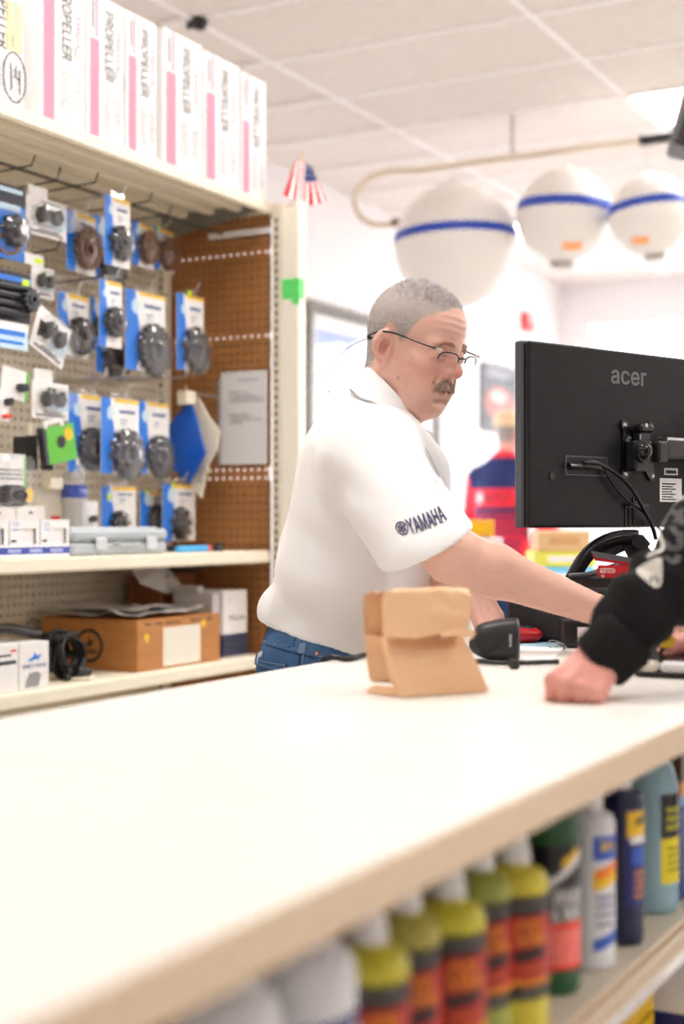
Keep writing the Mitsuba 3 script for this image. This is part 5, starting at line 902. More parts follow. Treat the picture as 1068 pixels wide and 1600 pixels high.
def net(f, lo, hi, h):                           # naive surface nets; only blocks near the surface are evaluated
    lo, hi = np.asarray(lo, float), np.asarray(hi, float); B = 8
    nb = np.ceil((hi - lo) / (h * B)).astype(int); n = nb * B + 1
    bi = np.stack(np.meshgrid(*[np.arange(k) for k in nb], indexing='ij'), -1).reshape(-1, 3)
    c = f(lo + (bi + .5) * B * h); near = np.abs(c) < B * h * 1.35
    V = np.full(n, 1.0)
    for b, s in zip(bi[~near], c[~near]):
        if s < 0: V[b[0] * B:b[0] * B + B + 1, b[1] * B:b[1] * B + B + 1, b[2] * B:b[2] * B + B + 1] = -1.0
    g = np.stack(np.meshgrid(*[np.arange(B + 1)] * 3, indexing='ij'), -1).reshape(-1, 3)
    nbk = bi[near]
    for i in range(0, len(nbk), 400):
        idx = (nbk[i:i + 400, None] * B + g[None]).reshape(-1, 3); V[idx[:, 0], idx[:, 1], idx[:, 2]] = f(lo + idx * h)
    S = V < 0; m = n - 1
    corners = [(a, b, c_) for a in (0, 1) for b in (0, 1) for c_ in (0, 1)]
    cnt = sum(S[a:a + m[0], b:b + m[1], c_:c_ + m[2]].astype(np.int8) for a, b, c_ in corners)
    act = (cnt > 0) & (cnt < 8); ai = np.argwhere(act); num = np.full(tuple(m), -1); num[act] = np.arange(len(ai))
    acc, w = np.zeros((len(ai), 3)), np.zeros(len(ai))
    for x in corners:
        for k in range(3):
            if x[k]: continue
            y = list(x); y[k] = 1
            A, Bv = V[tuple((ai + x).T)], V[tuple((ai + y).T)]; cr = (A < 0) != (Bv < 0)
            t = A[cr] / (A[cr] - Bv[cr]); pt = np.array(x, float)[None].repeat(cr.sum(), 0); pt[:, k] = t; acc[cr] += pt; w[cr] += 1
    v = lo + (ai + acc / w[:, None]) * h; fs = []
    for k in range(3):
        u, q = (k + 1) % 3, (k + 2) % 3
        sl0 = [slice(1, m[0]), slice(1, m[1]), slice(1, m[2])]; sl0[k] = slice(0, m[k]); sl1 = list(sl0); sl1[k] = slice(1, m[k] + 1)
        a, b = S[tuple(sl0)], S[tuple(sl1)]; e = np.argwhere(a != b)
        off = np.array([1, 1, 1]); off[k] = 0; e = e + off; s = V[tuple(e.T)] < 0
        du, dq = np.eye(3, dtype=int)[u], np.eye(3, dtype=int)[q]
        i0, i1, i2, i3 = (num[tuple((e - x).T)] for x in (0 * du, du, du + dq, dq))
        Q = np.stack([i0, i1, i2, i3], 1); Q[~s] = Q[~s][:, ::-1]; fs += [Q[:, [0, 1, 2]], Q[:, [0, 2, 3]]]
    return trimesh.Trimesh(v, np.vstack(fs), process=False)
def trace(f, o, d, n=60):                        # first point of a field along rays, or the nearest one where a ray misses
    o = np.array(o, float).reshape(-1, 3).copy(); d = np.broadcast_to(d, o.shape); d = d / np.linalg.norm(d, axis=1, keepdims=True)
    best, bd = o.copy(), np.full(len(o), 9.0)
    for _ in range(n):
        q = f(o); k = np.abs(q) < bd; best[k], bd[k] = o[k], np.abs(q[k]); o = o + d * np.clip(q * .85, -.2, .2)[:, None]
    return best
def grad(f, p, e=.002): return np.stack([f(p + v) - f(p - v) for v in np.eye(3) * e], 1)
def cam_hit(f, pix, d0=1.6):                     # where the photograph's pixels meet a field
    pix = np.asarray(pix, float).reshape(-1, 2); r = np.array([ray(x, y) for x, y in pix]); return trace(f, np.array([0, 0, EYE]) + r * d0, r)
def on_field(f, mesh, o, R, out=.0006):          # lays flat lettering (local xy, R to world) on a field, along -R's z axis
    m = mesh.copy(); v = m.vertices; w = v[:, :2] @ R[:, :2].T + o; hit = trace_on(f, trace(f, w + R[:, 2] * .08, -R[:, 2]), 3); g = grad(f, hit); g /= np.linalg.norm(g, axis=1, keepdims=True); m.vertices = hit + g * (out + v[:, 2:]); return m
def ribbon(f, pts, w, th=.0015, out=0.0005):     # raised band along a line on a field
    p = np.asarray(pts, float); t = np.gradient(p, axis=0); t /= np.linalg.norm(t, axis=1, keepdims=True) + 1e-12; g = grad(f, p); g /= np.linalg.norm(g, axis=1, keepdims=True); s = np.cross(g, t)
    a, b = trace_on(f, p + s * w / 2), trace_on(f, p - s * w / 2); v = np.stack([a + g * out, a + g * (out + th), b + g * (out + th), b + g * out], 1).reshape(-1, 3); fa = []
    for i in range(len(p) - 1):
        for j in range(4): q = (j + 1) % 4; fa += [[i * 4 + j, i * 4 + q, i * 4 + 4 + q], [i * 4 + j, i * 4 + 4 + q, i * 4 + 4 + j]]
    fa += [[0, 1, 2], [0, 2, 3], [len(v) - 4, len(v) - 2, len(v) - 3], [len(v) - 4, len(v) - 1, len(v) - 2]]
    return trimesh.Trimesh(v, fa, process=False)
def trace_on(f, p, n=6):
    for _ in range(n):
        g = grad(f, p); g /= np.linalg.norm(g, axis=1, keepdims=True) + 1e-9; p = p - g * f(p)[:, None]
    return p
SKINM = mat('skin', {'type': 'mesh_attribute', 'name': 'vertex_color'}, .48, spec=.35)
def bump(p, c, s): return np.exp(-(((p - c) / s) ** 2).sum(1))

# ---- the head, in its own frame: x to the face, y to the person's left, z up, origin between the ear canals
def head_field(p, detail=True):
    q = p.copy(); q[:, 1] = np.abs(q[:, 1]); s = v3
    d = d_ell(q, s(-.004, 0, .045), (.088, .0785, .085))                        # skull
    d = smin(d, d_ell(q, s(.040, 0, .052), (.056, .062, .058)), .02)              # forehead
    d = smin(d, d_ell(q, s(.035, 0, -.025), (.060, .058, .074)), .03)             # face
    d = smin(d, d_cone(q, s(.005, .054, -.040), s(.059, .019, -.083), .022, .019), .025)   # jaw
    d = smin(d, d_ell(q, s(.040, .022, -.070), (.045, .036, .034)), .02)
    d = smin(d, d_ell(q, s(.069, 0, -.086), (.020, .024, .017)), .018)            # chin
    d = smin(d, d_cone(q, s(.0875, .005, .0295), s(.074, .046, .0285), .0115, .0105), .012)   # brow
    d = smin(d, d_ell(q, s(.056, .043, -.012), (.026, .020, .022)), .022)         # cheekbone
    d = smin(d, d_ell(q, s(.075, .026, -.044), (.018, .020, .022)), .016)         # muzzle
    d = smax(d, -d_ell(q, s(.100, .033, .017), (.023, .020, .0125)), .012)         # eye sockets
    d = smin(d, d_ell(q, s(.0765, .032, .016), (.0150, .0165, .0135)), .004)      # lids
    d = smin(d, d_ell(q, s(.083, .032, .0085), (.0085, .017, .0065)), .008)       # bag under the eye
    d = smin(d, d_cone(q, s(.0890, 0, .026), s(.104, 0, -.006), .0085, .0108), .010)   # nose
    d = smin(d, d_ell(q, s(.1065, 0, -.0108), (.0140, .0130, .0122)), .007)
    d = smin(d, d_ell(q, s(.0965, .0130, -.0138), (.0115, .0085, .0095)), .005)   # wings
    d = smax(d, -d_ell(q, s(.1030, .0068, -.0232), (.0060, .0038, .0050)), .003)  # nostrils
    d = smin(d, d_cone(q, s(.0945, 0, -.0420), s(.083, .021, -.0455), .0068, .004), .006)   # upper lip
    d = smin(d, d_cone(q, s(.0910, 0, -.0550), s(.081, .019, -.0515), .0078, .004), .006)  # lower lip
    d = smax(d, -d_cone(q, s(.104, 0, -.0488), s(.086, .026, -.0495), .0022, .0016), .004)   # between the lips
    d = smax(d, -d_ell(q, s(.092, 0, -.0685), (.0095, .022, .0065)), .009)        # below the lip
    fold = d_cone(q, s(.100, .021, -.012), s(.082, .036, -.048), .003, .003); d = smax(d, -fold, .008)
    d = smin(d, d_cone(q, s(-.018, 0, -.03), s(-.030, 0, -.165), .056, .058), .035)   # neck
    d = smin(d, d_cone(q, s(.030, 0, -.075), s(-.015, 0, -.150), .032, .050), .03)    # under the chin
    # ear: a tilted shell with a rim, a hollow and a lobe
    E = v3(-.0045, .0805, .000); ER = np.stack([v3(.90, -.42, .10), v3(-.16, -.02, .985), v3(.42, .90, .05)], 1); e = (q - E) @ ER      # local: forward, up, outward
    ear = d_ell(e, s(-.001, .005, 0), (.0190, .0270, .0085)); ear = smin(ear, d_ell(e, s(.004, -.0225, -.002), (.0105, .0110, .007)), .008)
    ear = smax(ear, -d_ell(e, s(.0020, .003, .0085), (.0130, .0200, .0105)), .003)
    ear = smin(ear, d_cone(e, s(-.008, -.010, .002), s(-.007, .012, .0025), .0036, .0036), .005); ear = smin(ear, d_cone(e, s(.013, -.004, .002), s(.011, -.012, .002), .0050, .0050), .004); ear = smin(ear, d_cone(e, s(-.007, .010, .0022), s(.006, .018, .001), .0030, .0026), .004)
    d = smin(d, ear, .006)
    if detail:
        w = bump(p, v3(.085, 0, .068), v3(.03, .06, .022)); d = d + .0007 * np.sin(p[:, 2] * 520 + 1.2 * np.sin(p[:, 1] * 60)) * w      # forehead creases
        w = bump(q, v3(.055, .052, .015), v3(.016, .02, .012)); d = d + .0006 * np.sin((p[:, 2] + p[:, 0] * .25) * 760) * w
        d = d - .0006 * (meshkit.fbm(p * 120, 2, 3) - .5)
    return d
def hair_mask(p):                                # 1 where the scalp carries hair
    q = np.abs(p[:, 1]); x, z = p[:, 0], p[:, 2]
    line = np.interp(x, [-.2, -.05, -.030, -.008, .012, .024, .034, .052, .066, .078, .12], [-.060, -.058, -.040, .040, .035, .012, .030, .068, .078, .094, .100])
    line = line + np.where(x > .05, q * -.06, 0) + (meshkit.fbm(p * 90, 2, 5) - .5) * .014
    ear = (np.abs(x + .008) < .026) & (np.abs(z) < .034) & (q > .078)
    return np.clip((z - line) / .010, 0, 1) * ~ear
def skin_color(p, base=srgb(224, 182, 166)):
    base = np.array(base); q = p.copy(); q[:, 1] = np.abs(q[:, 1]); c = np.repeat(base[None], len(p), 0)
    def blend(w, col): nonlocal c; c = c * (1 - w[:, None]) + np.array(col) * w[:, None]
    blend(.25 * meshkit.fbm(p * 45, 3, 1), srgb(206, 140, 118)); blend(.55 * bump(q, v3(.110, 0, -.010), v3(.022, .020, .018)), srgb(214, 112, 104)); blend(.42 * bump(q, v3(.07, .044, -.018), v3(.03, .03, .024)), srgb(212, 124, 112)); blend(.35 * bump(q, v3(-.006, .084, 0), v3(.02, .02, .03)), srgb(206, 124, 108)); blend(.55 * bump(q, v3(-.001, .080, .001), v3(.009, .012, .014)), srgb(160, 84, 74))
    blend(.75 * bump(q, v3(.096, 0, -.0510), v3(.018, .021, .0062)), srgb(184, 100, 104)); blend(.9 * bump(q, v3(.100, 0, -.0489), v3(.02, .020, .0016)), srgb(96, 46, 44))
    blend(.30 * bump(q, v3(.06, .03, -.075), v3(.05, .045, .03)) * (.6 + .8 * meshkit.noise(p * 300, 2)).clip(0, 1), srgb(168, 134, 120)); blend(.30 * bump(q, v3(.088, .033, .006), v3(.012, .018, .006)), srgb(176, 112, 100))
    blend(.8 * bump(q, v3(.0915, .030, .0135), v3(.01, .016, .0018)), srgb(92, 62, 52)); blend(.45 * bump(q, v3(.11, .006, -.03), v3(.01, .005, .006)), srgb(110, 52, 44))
    for m in ((.066, -.040, .060), (.052, -.062, -.004), (.045, -.060, -.020), (.035, -.066, -.045)): blend(.6 * bump(p, v3(*m), v3(.0022, .004, .0022)), srgb(140, 84, 66))
    return np.clip(c, 0, 1)
HTH, HPT = math.radians(37), math.radians(18)
h_f = (RT * math.cos(HTH) - FW * math.sin(HTH)) * math.cos(HPT) - UP * math.sin(HPT); h_l = FW * math.cos(HTH) + RT * math.sin(HTH); h_u = np.cross(h_f, h_l)
HS = .985; HO = P(640, 550, 2.56); HRm = np.stack([h_f, h_l, h_u], 1)
def H(x, y, z): return HO + HRm @ (np.array([x, y, z]) * HS)
man = thing('person', 'man in a white polo shirt and glasses, leaning over the counter', 'person', None)
hm = net(lambda p: head_field(p), (-.125, -.105, -.19), (.13, .105, .15), .0021)
hcol = skin_color(hm.vertices); hw_ = hair_mask(hm.vertices)[:, None] * (.78 + .2 * meshkit.fbm(hm.vertices * 130, 2, 9)[:, None])
hcol = hcol * (1 - hw_) + np.array(srgb(162, 156, 153)) * hw_
hn = hm.vertex_normals.copy()
# hair, moustache and brows as strands
def strands(points, normals, dirs, length, width, color, seed, curl=.25):
    r = np.random.default_rng(seed); n = len(points); side = np.cross(normals, r.normal(size=(n, 3))); side /= np.linalg.norm(side, axis=1, keepdims=True)
    d = dirs + r.normal(size=(n, 3)) * curl; d /= np.linalg.norm(d, axis=1, keepdims=True); L_ = (length * r.uniform(.7, 1.15, n))[:, None]; w = np.asarray(width).reshape(-1, 1) * np.ones((n, 1))
    mid = points + d * L_ * .55; d2 = d * .9 + np.roll(d, 1, 0) * .12 - UP @ HRm * .0; tip = points + d2 / np.linalg.norm(d2, axis=1, keepdims=True) * L_
    v = np.stack([points - side * w, points + side * w, mid + side * w * .8, mid - side * w * .8, tip], 1).reshape(-1, 3); k = np.arange(n)[:, None] * 5
    f = np.stack([k + [0, 1, 2], k + [0, 2, 3], k + [3, 2, 4]], 1).reshape(-1, 3); return trimesh.Trimesh(v, f, process=False), np.repeat(color, 5, 0)
def to_world(m): m = m.copy(); m.vertices = HO + (m.vertices * HS) @ HRm.T; return m
def sample(mesh, n, seed):
    r = np.random.default_rng(seed); a = mesh.area_faces; i = r.choice(len(a), n, p=a / a.sum()); u, w = r.random((2, n)); k = u + w > 1; u[k], w[k] = 1 - u[k], 1 - w[k]; t = mesh.triangles[i]
    return t[:, 0] + u[:, None] * (t[:, 1] - t[:, 0]) + w[:, None] * (t[:, 2] - t[:, 0]), mesh.face_normals[i]
HAIRM = mat('hair', {'type': 'mesh_attribute', 'name': 'vertex_color'}, .55, spec=.3)
def hair_on(mesh, n, seed):
    p, nn = sample(mesh, n, seed); r = np.random.default_rng(seed); k = r.random(n) < hair_mask(p); p, nn = p[k], nn[k]
    top = np.clip((p[:, 2] - .085) / .035, 0, 1) * np.clip((p[:, 0] + .06) / .05, 0, 1); L_ = .0028 + .0056 * top
    dirs = nn * (.5 + .35 * top[:, None]) + np.array([.75, 0, .0]) * top[:, None] + np.array([-.45, 0, -.55]) * (1 - top[:, None])
    g = r.random(len(p)); c = np.where((g < .26 - .14 * top)[:, None], np.array(srgb(66, 60, 58)), np.where((g < .66 - .34 * top)[:, None], np.array(srgb(168, 162, 160)), np.array(srgb(240, 240, 242)))); c = c * r.uniform(.85, 1.12, (len(p), 1))
    return strands(p - nn * .0004, nn, dirs, L_, .00036 + .00012 * top, np.clip(c, 0, 1), seed)
hair, hairc = hair_on(hm, 52000, 11)
# moustache: strands growing down and outwards over the upper lip
r_ = np.random.default_rng(5); n_ = 1900; yy = r_.uniform(-.030, .030, n_); zz = -.0265 - r_.random(n_) * .0150 - np.abs(yy) * .30; o_ = np.stack([np.full(n_, .13), yy, zz], 1); mp = trace(head_field, o_, v3(-1, 0, 0)); keep = mp[:, 0] > .06; mp, yy = mp[keep], yy[keep]
mn = grad(head_field, mp); mn /= np.linalg.norm(mn, axis=1, keepdims=True); md = mn * .30 + np.stack([0 * yy + .05, yy * 22, 0 * yy - .85], 1); g = r_.random(len(mp)); mc = np.where((g < .45)[:, None], np.array(srgb(156, 126, 102)), np.where((g < .75)[:, None], np.array(srgb(190, 166, 142)), np.array(srgb(222, 212, 202))))
mous, mousc = strands(mp, mn, md, .0065 + 0 * yy, .00034, mc, 6, .22)
n_ = 620; yy = r_.uniform(.012, .050, n_) * r_.choice([-1, 1], n_); zz = .0315 + .004 * np.sin(np.abs(yy) * 80) - np.clip(np.abs(yy) - .035, 0, 1) * .45 + r_.normal(size=n_) * .0022; bp = trace(head_field, np.stack([np.full(n_, .13), yy, zz], 1), v3(-1, 0, 0)); bn = grad(head_field, bp); bn /= np.linalg.norm(bn, axis=1, keepdims=True); g = r_.random(n_)
bc = np.where((g < .5)[:, None], np.array(srgb(176, 142, 120)), np.array(srgb(198, 174, 152))); brow, browc = strands(bp, bn, bn * .5 + np.stack([0 * yy, np.sign(yy) * .8, 0 * yy + .1], 1), .007 + 0 * yy, .0003, bc, 8, .2)
# ---- the man's body; the clothes are fields of their own, a little outside it
DB = 2.62
byaw = math.radians(12); b_f = RT * math.cos(byaw) - FW * math.sin(byaw); pel, upc = P(520, 1045, DB), P(587, 700, DB - .02)
t_u = (upc - pel) / np.linalg.norm(upc - pel); t_f = b_f - t_u * (b_f @ t_u); t_f /= np.linalg.norm(t_f); t_l = np.cross(t_u, t_f); TR = np.stack([t_f, t_l, t_u], 1)
shR, elR, wrR = P(578, 722, 2.44), P(706, 867, 2.235), P(934, 954, 2.24); shL, elL, wrL = P(600, 714, 2.81), P(652, 894, 2.70), P(733, 908, 2.46)
def torso(p, g=0.0):
    d = d_ell(p, P(522, 1050, DB), (.138 + g, .185 + g, .125 + g), TR)
    d = smin(d, d_ell(p, P(556, 910, DB), (.140 + g, .185 + g, .150 + g), TR), .06)
    d = smin(d, d_ell(p, P(580, 785, DB), (.134 + g, .185 + g, .150 + g), TR), .06)
    d = smin(d, d_ell(p, P(584, 712, DB - .01), (.112 + g, .165 + g, .085 + g), TR), .05)
    d = smin(d, d_cone(p, shR - FW * .0, P(596, 668, DB - .03), .062 + g, .052 + g), .05); d = smin(d, d_cone(p, shL, P(596, 668, DB - .03), .062 + g, .052 + g), .05)
    return smin(d, d_cone(p, P(604, 690, DB - .02), H(-.03, 0, -.135), .060 + g * .3, .054 + g * .3), .03)
def above(d, p): return smax(d, CZ + .0006 - p[:, 2], .004)      # flesh flattens where it rests on the counter
def hand_parts(W, x, y, z, curls, spread, s=1.0, thumb=(.6, .5)):
    """Joints of a hand: W the wrist, x towards the fingers, y to the thumb, z out of its back; curls per finger in radians per joint."""
    B = np.stack([x, y, z], 1); parts = []
    base = [(.088, .030), (.092, .010), (.086, -.010), (.078, -.028)]; lens = [(.043, .026, .021), (.047, .030, .022), (.043, .028, .022), (.034, .021, .019)]
    for i, ((bx_, by_), ln) in enumerate(zip(base, lens)):
        k = W + B @ np.array([bx_, by_, .002 - .004 * abs(i - 1.2)]) * s; parts.append((W + B @ np.array([.012, by_ * .62, 0]) * s, k, .0155 * s, .0120 * s)); a, q = 0.0, k
        for j in range(3):
            a += curls[i][j]; dr_ = np.array([math.cos(a), math.sin(spread[i]) * math.cos(a), -math.sin(a)]); n = q + B @ dr_ * ln[j] * s; parts.append((q, n, (.0098 - .0012 * j) * s, (.0088 - .0013 * j) * s)); q = n
    t0 = W + B @ np.array([.022, .022, -.006]) * s; t1 = t0 + B @ np.array([.030, .026 * thumb[0] / .6, -.012]) * s; t2 = t1 + B @ np.array([.030, .010, -.016 * thumb[1] / .5]) * s; t3 = t2 + B @ np.array([.024, .000, -.014 * thumb[1] / .5]) * s
    parts += [(W + B @ np.array([.005, .008, 0]) * s, t0, .016 * s, .016 * s), (t0, t1, .0155 * s, .0115 * s), (t1, t2, .0110 * s, .0100 * s), (t2, t3, .0100 * s, .0078 * s)]
    return parts
def d_hand(p, parts, k=.006):
    d = None
    for i, (a, b, r0, r1) in enumerate(parts): q = d_cone(p, a, b, r0, r1); d = q if d is None else smin(d, q, k)
    return d
def basis(x, z): x = x / np.linalg.norm(x); z = z - x * (z @ x); z /= np.linalg.norm(z); return x, z
xr, zr = basis(RT * .97 - UP * .06 - FW * .08, UP - RT * .1 - FW * .25); yr = np.cross(zr, xr)       # right hand, back of the hand up: the thumb lies to its left
HR_ = hand_parts(wrR, xr, yr, zr, [(.35, .4, .3)] * 4, (.06, .02, -.03, -.08))
xl, zl_ = basis(RT * .42 - UP * .80 - FW * .30, RT * .45 + UP * .35 - FW * .55); yl_ = np.cross(xl, zl_)    # left hand, fingers down on the counter behind the scanner
HL_ = hand_parts(wrL, xl, yl_, zl_, [(.45, .5, .3), (.35, .5, .3), (.25, .45, .3), (.2, .4, .3)], (.12, .02, -.08, -.16), .92)
def arm_r(p): 
    d = d_chain(p, [shR, elR], [.050, .044]); fa = elR + (wrR - elR) * .28
    d = smin(d, d_cone(p, elR, fa, .0400, .0400), .02); d = smin(d, d_cone(p, fa, wrR, .0405, .0245), .02)
    return above(smin(d, within(lambda q: d_hand(q, HR_), wrR + xr * .09, .18)(p), .012), p)
def arm_l(p): return above(smin(d_chain(p, [shL, elL, wrL], [.050, .042, .025], .02), within(lambda q: d_hand(q, HL_), wrL + xl * .09, .18)(p), .010), p)
hipR, hipL = P(520, 1075, DB) - t_l * .088, P(520, 1075, DB) + t_l * .088
def leg_pts(h, s): k = h * [1, 1, 0] + [.015, 0, .50]; a = h * [1, 1, 0] + [-.03, 0, .09]; return [h, k, a]
def legs(p, g=0.0):
    d = d_chain(p, leg_pts(hipR, 1), [.098 + g, .065 + g, .045 + g * 1.6], .02); return smin(d, d_chain(p, leg_pts(hipL, -1), [.098 + g, .065 + g, .045 + g * 1.6], .02), .02)
def body(p): return smin(smin(torso(p, -.014), d_chain(p, [shL, elL], [.048, .040]), .02), legs(p, -.006), .04)
lo_, hi_ = pel - .36, np.maximum(P(600, 600, DB) + .3, pel + .36); lo_[2] = .03; hi_[2] = H(-.05, 0, -.10)[2]
bm = net(body, lo_, hi_, .009); fine = net(arm_r, np.minimum(np.minimum(elR, wrR), shR) - .08, np.maximum(np.maximum(wrR, elR), shR) + [.24, .24, .08], .0036); fine_l = net(arm_l, np.minimum(wrL, elL) - .10, np.maximum(wrL, elL) + .12, .0032)
def arm_color(p):
    base = skin_color(HO * 0 + p * 0 + v3(-.02, .2, -.3), srgb(224, 176, 154)); n = meshkit.fbm(p * 22, 3, 2)[:, None]; c = np.array(srgb(230, 188, 170)) * (1 - n * .5) + np.array(srgb(218, 164, 146)) * n * .5
    fr = (meshkit.noise(p * 210, 4) > .80)[:, None] * .10; return c * (1 - fr) + np.array(srgb(176, 116, 92)) * fr
allm = trimesh.util.concatenate([to_world(hm), bm, fine, fine_l]); allc = np.vstack([hcol, arm_color(bm.vertices), arm_color(fine.vertices), arm_color(fine_l.vertices)])
obj(man, allm, SKINM, None, True, color=allc) if False else None
scene[man] = mikit.ply(allm, SKINM, smooth=True, color=allc)
obj('hair', to_world(hair), HAIRM, man, color=hairc, label='short silver-grey cropped hair', kind='stuff'); obj('moustache', to_world(mous), HAIRM, man, color=mousc, label='bushy grey-brown moustache', kind='stuff'); obj('eyebrow', to_world(brow), HAIRM, man, color=browc, kind='stuff')
# fine dark hairs on the forearm
fp, fn = sample(fine, 2600, 4); fk = ((fp - elR) @ (wrR - elR) / ((wrR - elR) @ (wrR - elR)) > .05) & ((fp - elR) @ (wrR - elR) / ((wrR - elR) @ (wrR - elR)) < .98); fp, fn = fp[fk], fn[fk]; ax_ = (wrR - elR) / np.linalg.norm(wrR - elR)
ah, ahc = strands(fp, fn, fn * .25 + ax_ * .6 - UP * .5, .0045 + 0 * fp[:, 0], .00009, np.repeat([srgb(160, 112, 88)], len(fp), 0), 3, .3); obj('arm_hair', ah, HAIRM, man, color=ahc, kind='stuff')

# ---- white polo shirt
slv_c, slv_n = P(670, 859, 2.255), None; slv_d = elR - shR; slv_d /= np.linalg.norm(slv_d)
hem_n = RT * .47 - UP * .885 + FW * .12; hem_n /= np.linalg.norm(hem_n); hb, hf_ = P(398, 968, DB), P(566, 1024, DB - .10); hem_p = (hb + hf_) / 2; q_ = hf_ - hb; hem_u = np.cross(FW + RT * .0, q_); hem_u /= np.linalg.norm(hem_u); hem_u = hem_u if hem_u[2] > 0 else -hem_u
CC = P(610, 620, DB - .055); c_a = RT * .68 - UP * .735 - FW * .12; c_a /= np.linalg.norm(c_a); c_n0 = UP * .68 + RT * .73; c_b = np.cross(c_n0, c_a); c_b /= np.linalg.norm(c_b); c_n = np.cross(c_a, c_b)
fold_a, fold_b = (t_u * .9 + t_f * .45), (t_f * .9 - t_u * .45)
def folds(p):
    a, b, l = (p - pel) @ fold_a, (p - pel) @ fold_b, (p - pel) @ t_l
    w = np.clip(1.1 - np.abs((p - pel) @ t_u - .16) / .26, 0, 1)
    n1 = meshkit.noise(np.stack([a * 7 + b * 2, b * 3 - a * 1, l * 3], 1), 3) - .5; n2 = meshkit.noise(np.stack([((p - pel) @ t_u) * 26 + 5 * ((p - pel) @ t_f), (p - pel) @ t_f * 4, l * 4], 1), 8) - .5
    return (.016 * n1 + .012 * n2) * w + .004 * (meshkit.noise(p * 16, 5) - .5)
def shirt(p, hollow=True):
    d = torso(p, .010)
    d = smin(d, d_cone(p, P(430, 948, DB), P(448, 955, DB - .06), .028, .028), .05)                   # the blouse over the belt at the back
    d = smin(d, d_cone(p, shR, slv_c + hem_n * .02, .082, .078), .035); d = smin(d, d_cone(p, shL, elL, .078, .066), .035)
    d = d - folds(p)
    d = smax(d, (p - slv_c) @ hem_n, .004) if False else d
    near = np.linalg.norm(p - slv_c, axis=1) < .13
    d = np.where(near, smax(d, (p - slv_c) @ hem_n, .003), d)
    d = smax(d, -((p - hem_p) @ hem_u), .004); d = smax(d, ((p - CC) @ c_n - .004), .006)
    if hollow: d = smax(d, -d_cone(p, slv_c + hem_n * .045, slv_c + hem_n * .12, .074, .082), .003)
    lc = elL - (elL - shL) * .12; ln_ = (elL - shL) / np.linalg.norm(elL - shL); nl = np.linalg.norm(p - lc, axis=1) < .13
    return np.where(nl, smax(d, (p - lc) @ ln_, .003), d)
sm = net(shirt, np.minimum(P(390, 1030, DB), P(560, 900, 2.2)) - [.12, .25, .06], np.maximum(P(720, 580, DB), upc) + [.15, .30, .05], .0042)
SHIRT = mat('white_shirt', mikit.proc(lambda p, n, uv: mikit.mix((.84, .84, .85), (.89, .89, .895), mikit.noise(p.x * 500, p.y * 500, p.z * 900))), .8, spec=.15, sheen=.2)
polo = obj('shirt', sm, SHIRT, man, True, label='white short-sleeved polo shirt')
# collar: a stand round the neck and a leaf folded over it
def collar_ring(r, drop, phi, fwd=0.0): return CC + c_n * drop + (np.cos(phi)[:, None] * c_a + np.sin(phi)[:, None] * c_b) * r + c_a * fwd
ph = np.linspace(math.radians(13), math.radians(347), 70); fr_ = np.abs(np.cos(ph / 2)) ** 6; lean = (.006 + .010 * np.maximum(np.cos(ph), 0))[:, None] * c_a
def leaf(r, drop): return CC + c_n * (drop - .012 * fr_)[:, None] + (np.cos(ph)[:, None] * c_a + np.sin(ph)[:, None] * c_b) * (r + .004 * fr_)[:, None] + lean
fo = lambda p: shirt(p, False)
lf0 = leaf(.0785, -.0395); lf1 = trace_on(fo, lf0); lg = grad(fo, lf1); lg /= np.linalg.norm(lg, axis=1, keepdims=True); wf = np.clip(1 - fr_ * 1.6, 0, 1)[:, None]
low_o = lf0 * (1 - wf) + (lf1 + lg * .0065) * wf; low_i = low_o - lg * .004
secs_c = [collar_ring(.0605, -.045, ph), collar_ring(.0630, -.002, ph), collar_ring(.0645, .0045, ph), collar_ring(.0670, .006, ph), collar_ring(.0690, .003, ph), (leaf(.0735, -.018) + low_o * .5 + collar_ring(.0690, .003, ph) * .5) / 2, low_o, low_i, (leaf(.0700, -.020) + low_i * .5 + collar_ring(.0650, .0, ph) * .5) / 2, collar_ring(.0650, .000, ph), collar_ring(.0630, -.045, ph)]
cv = np.stack(secs_c, 1).reshape(-1, 3); k9 = len(secs_c); cf = []
for i in range(len(ph) - 1):
    for j in range(k9): q = (j + 1) % k9; cf += [[i * k9 + j, i * k9 + q, i * k9 + k9 + q], [i * k9 + j, i * k9 + k9 + q, i * k9 + k9 + j]]
for e in (0, (len(ph) - 1) * k9): cf += [[e, e + j, e + j + 1] for j in range(1, k9 - 1)]
cm = trimesh.Trimesh(cv, cf, process=False); cm.fix_normals(); obj('collar', cm, SHIRT, polo, 50)
def sl(pix, w, name, th=.0012): pts = cam_hit(fo, spline(np.array(pix, float), 20)); rb = ribbon(fo, pts, w, th); rb.fix_normals(); return obj(name, rb, SHIRT, polo, 40)
sl([(652, 706), (664, 728), (676, 756), (685, 786), (692, 816)], .0026, 'placket'); sl([(664, 700), (677, 724), (689, 752), (698, 780)], .0022, 'placket')
for q in cam_hit(fo, [(668, 720), (682, 752)]): g_ = grad(fo, q[None])[0]; g_ /= np.linalg.norm(g_); obj('button', mv(DISC, q + g_ * .001, frame(np.cross(UP, g_), np.cross(g_, np.cross(UP, g_))), (.005, .005, .002)), mat('button_white', srgb(236, 234, 230), .3), polo)
dt_ = DB - .03; tip = hull([P(x, y, dt_ + q) for x, y in ((644, 664), (654, 664), (678, 678), (666, 704), (650, 694)) for q in (0, .004)]); obj('collar_tip', tip, SHIRT, polo)
sl([(452, 800), (500, 820), (560, 848)], .0016, 'fold_seam', .0006) if False else None
seam = [P(607, 893, 2.2), P(640, 877, 2.2), P(680, 856, 2.2), P(722, 834, 2.2)]
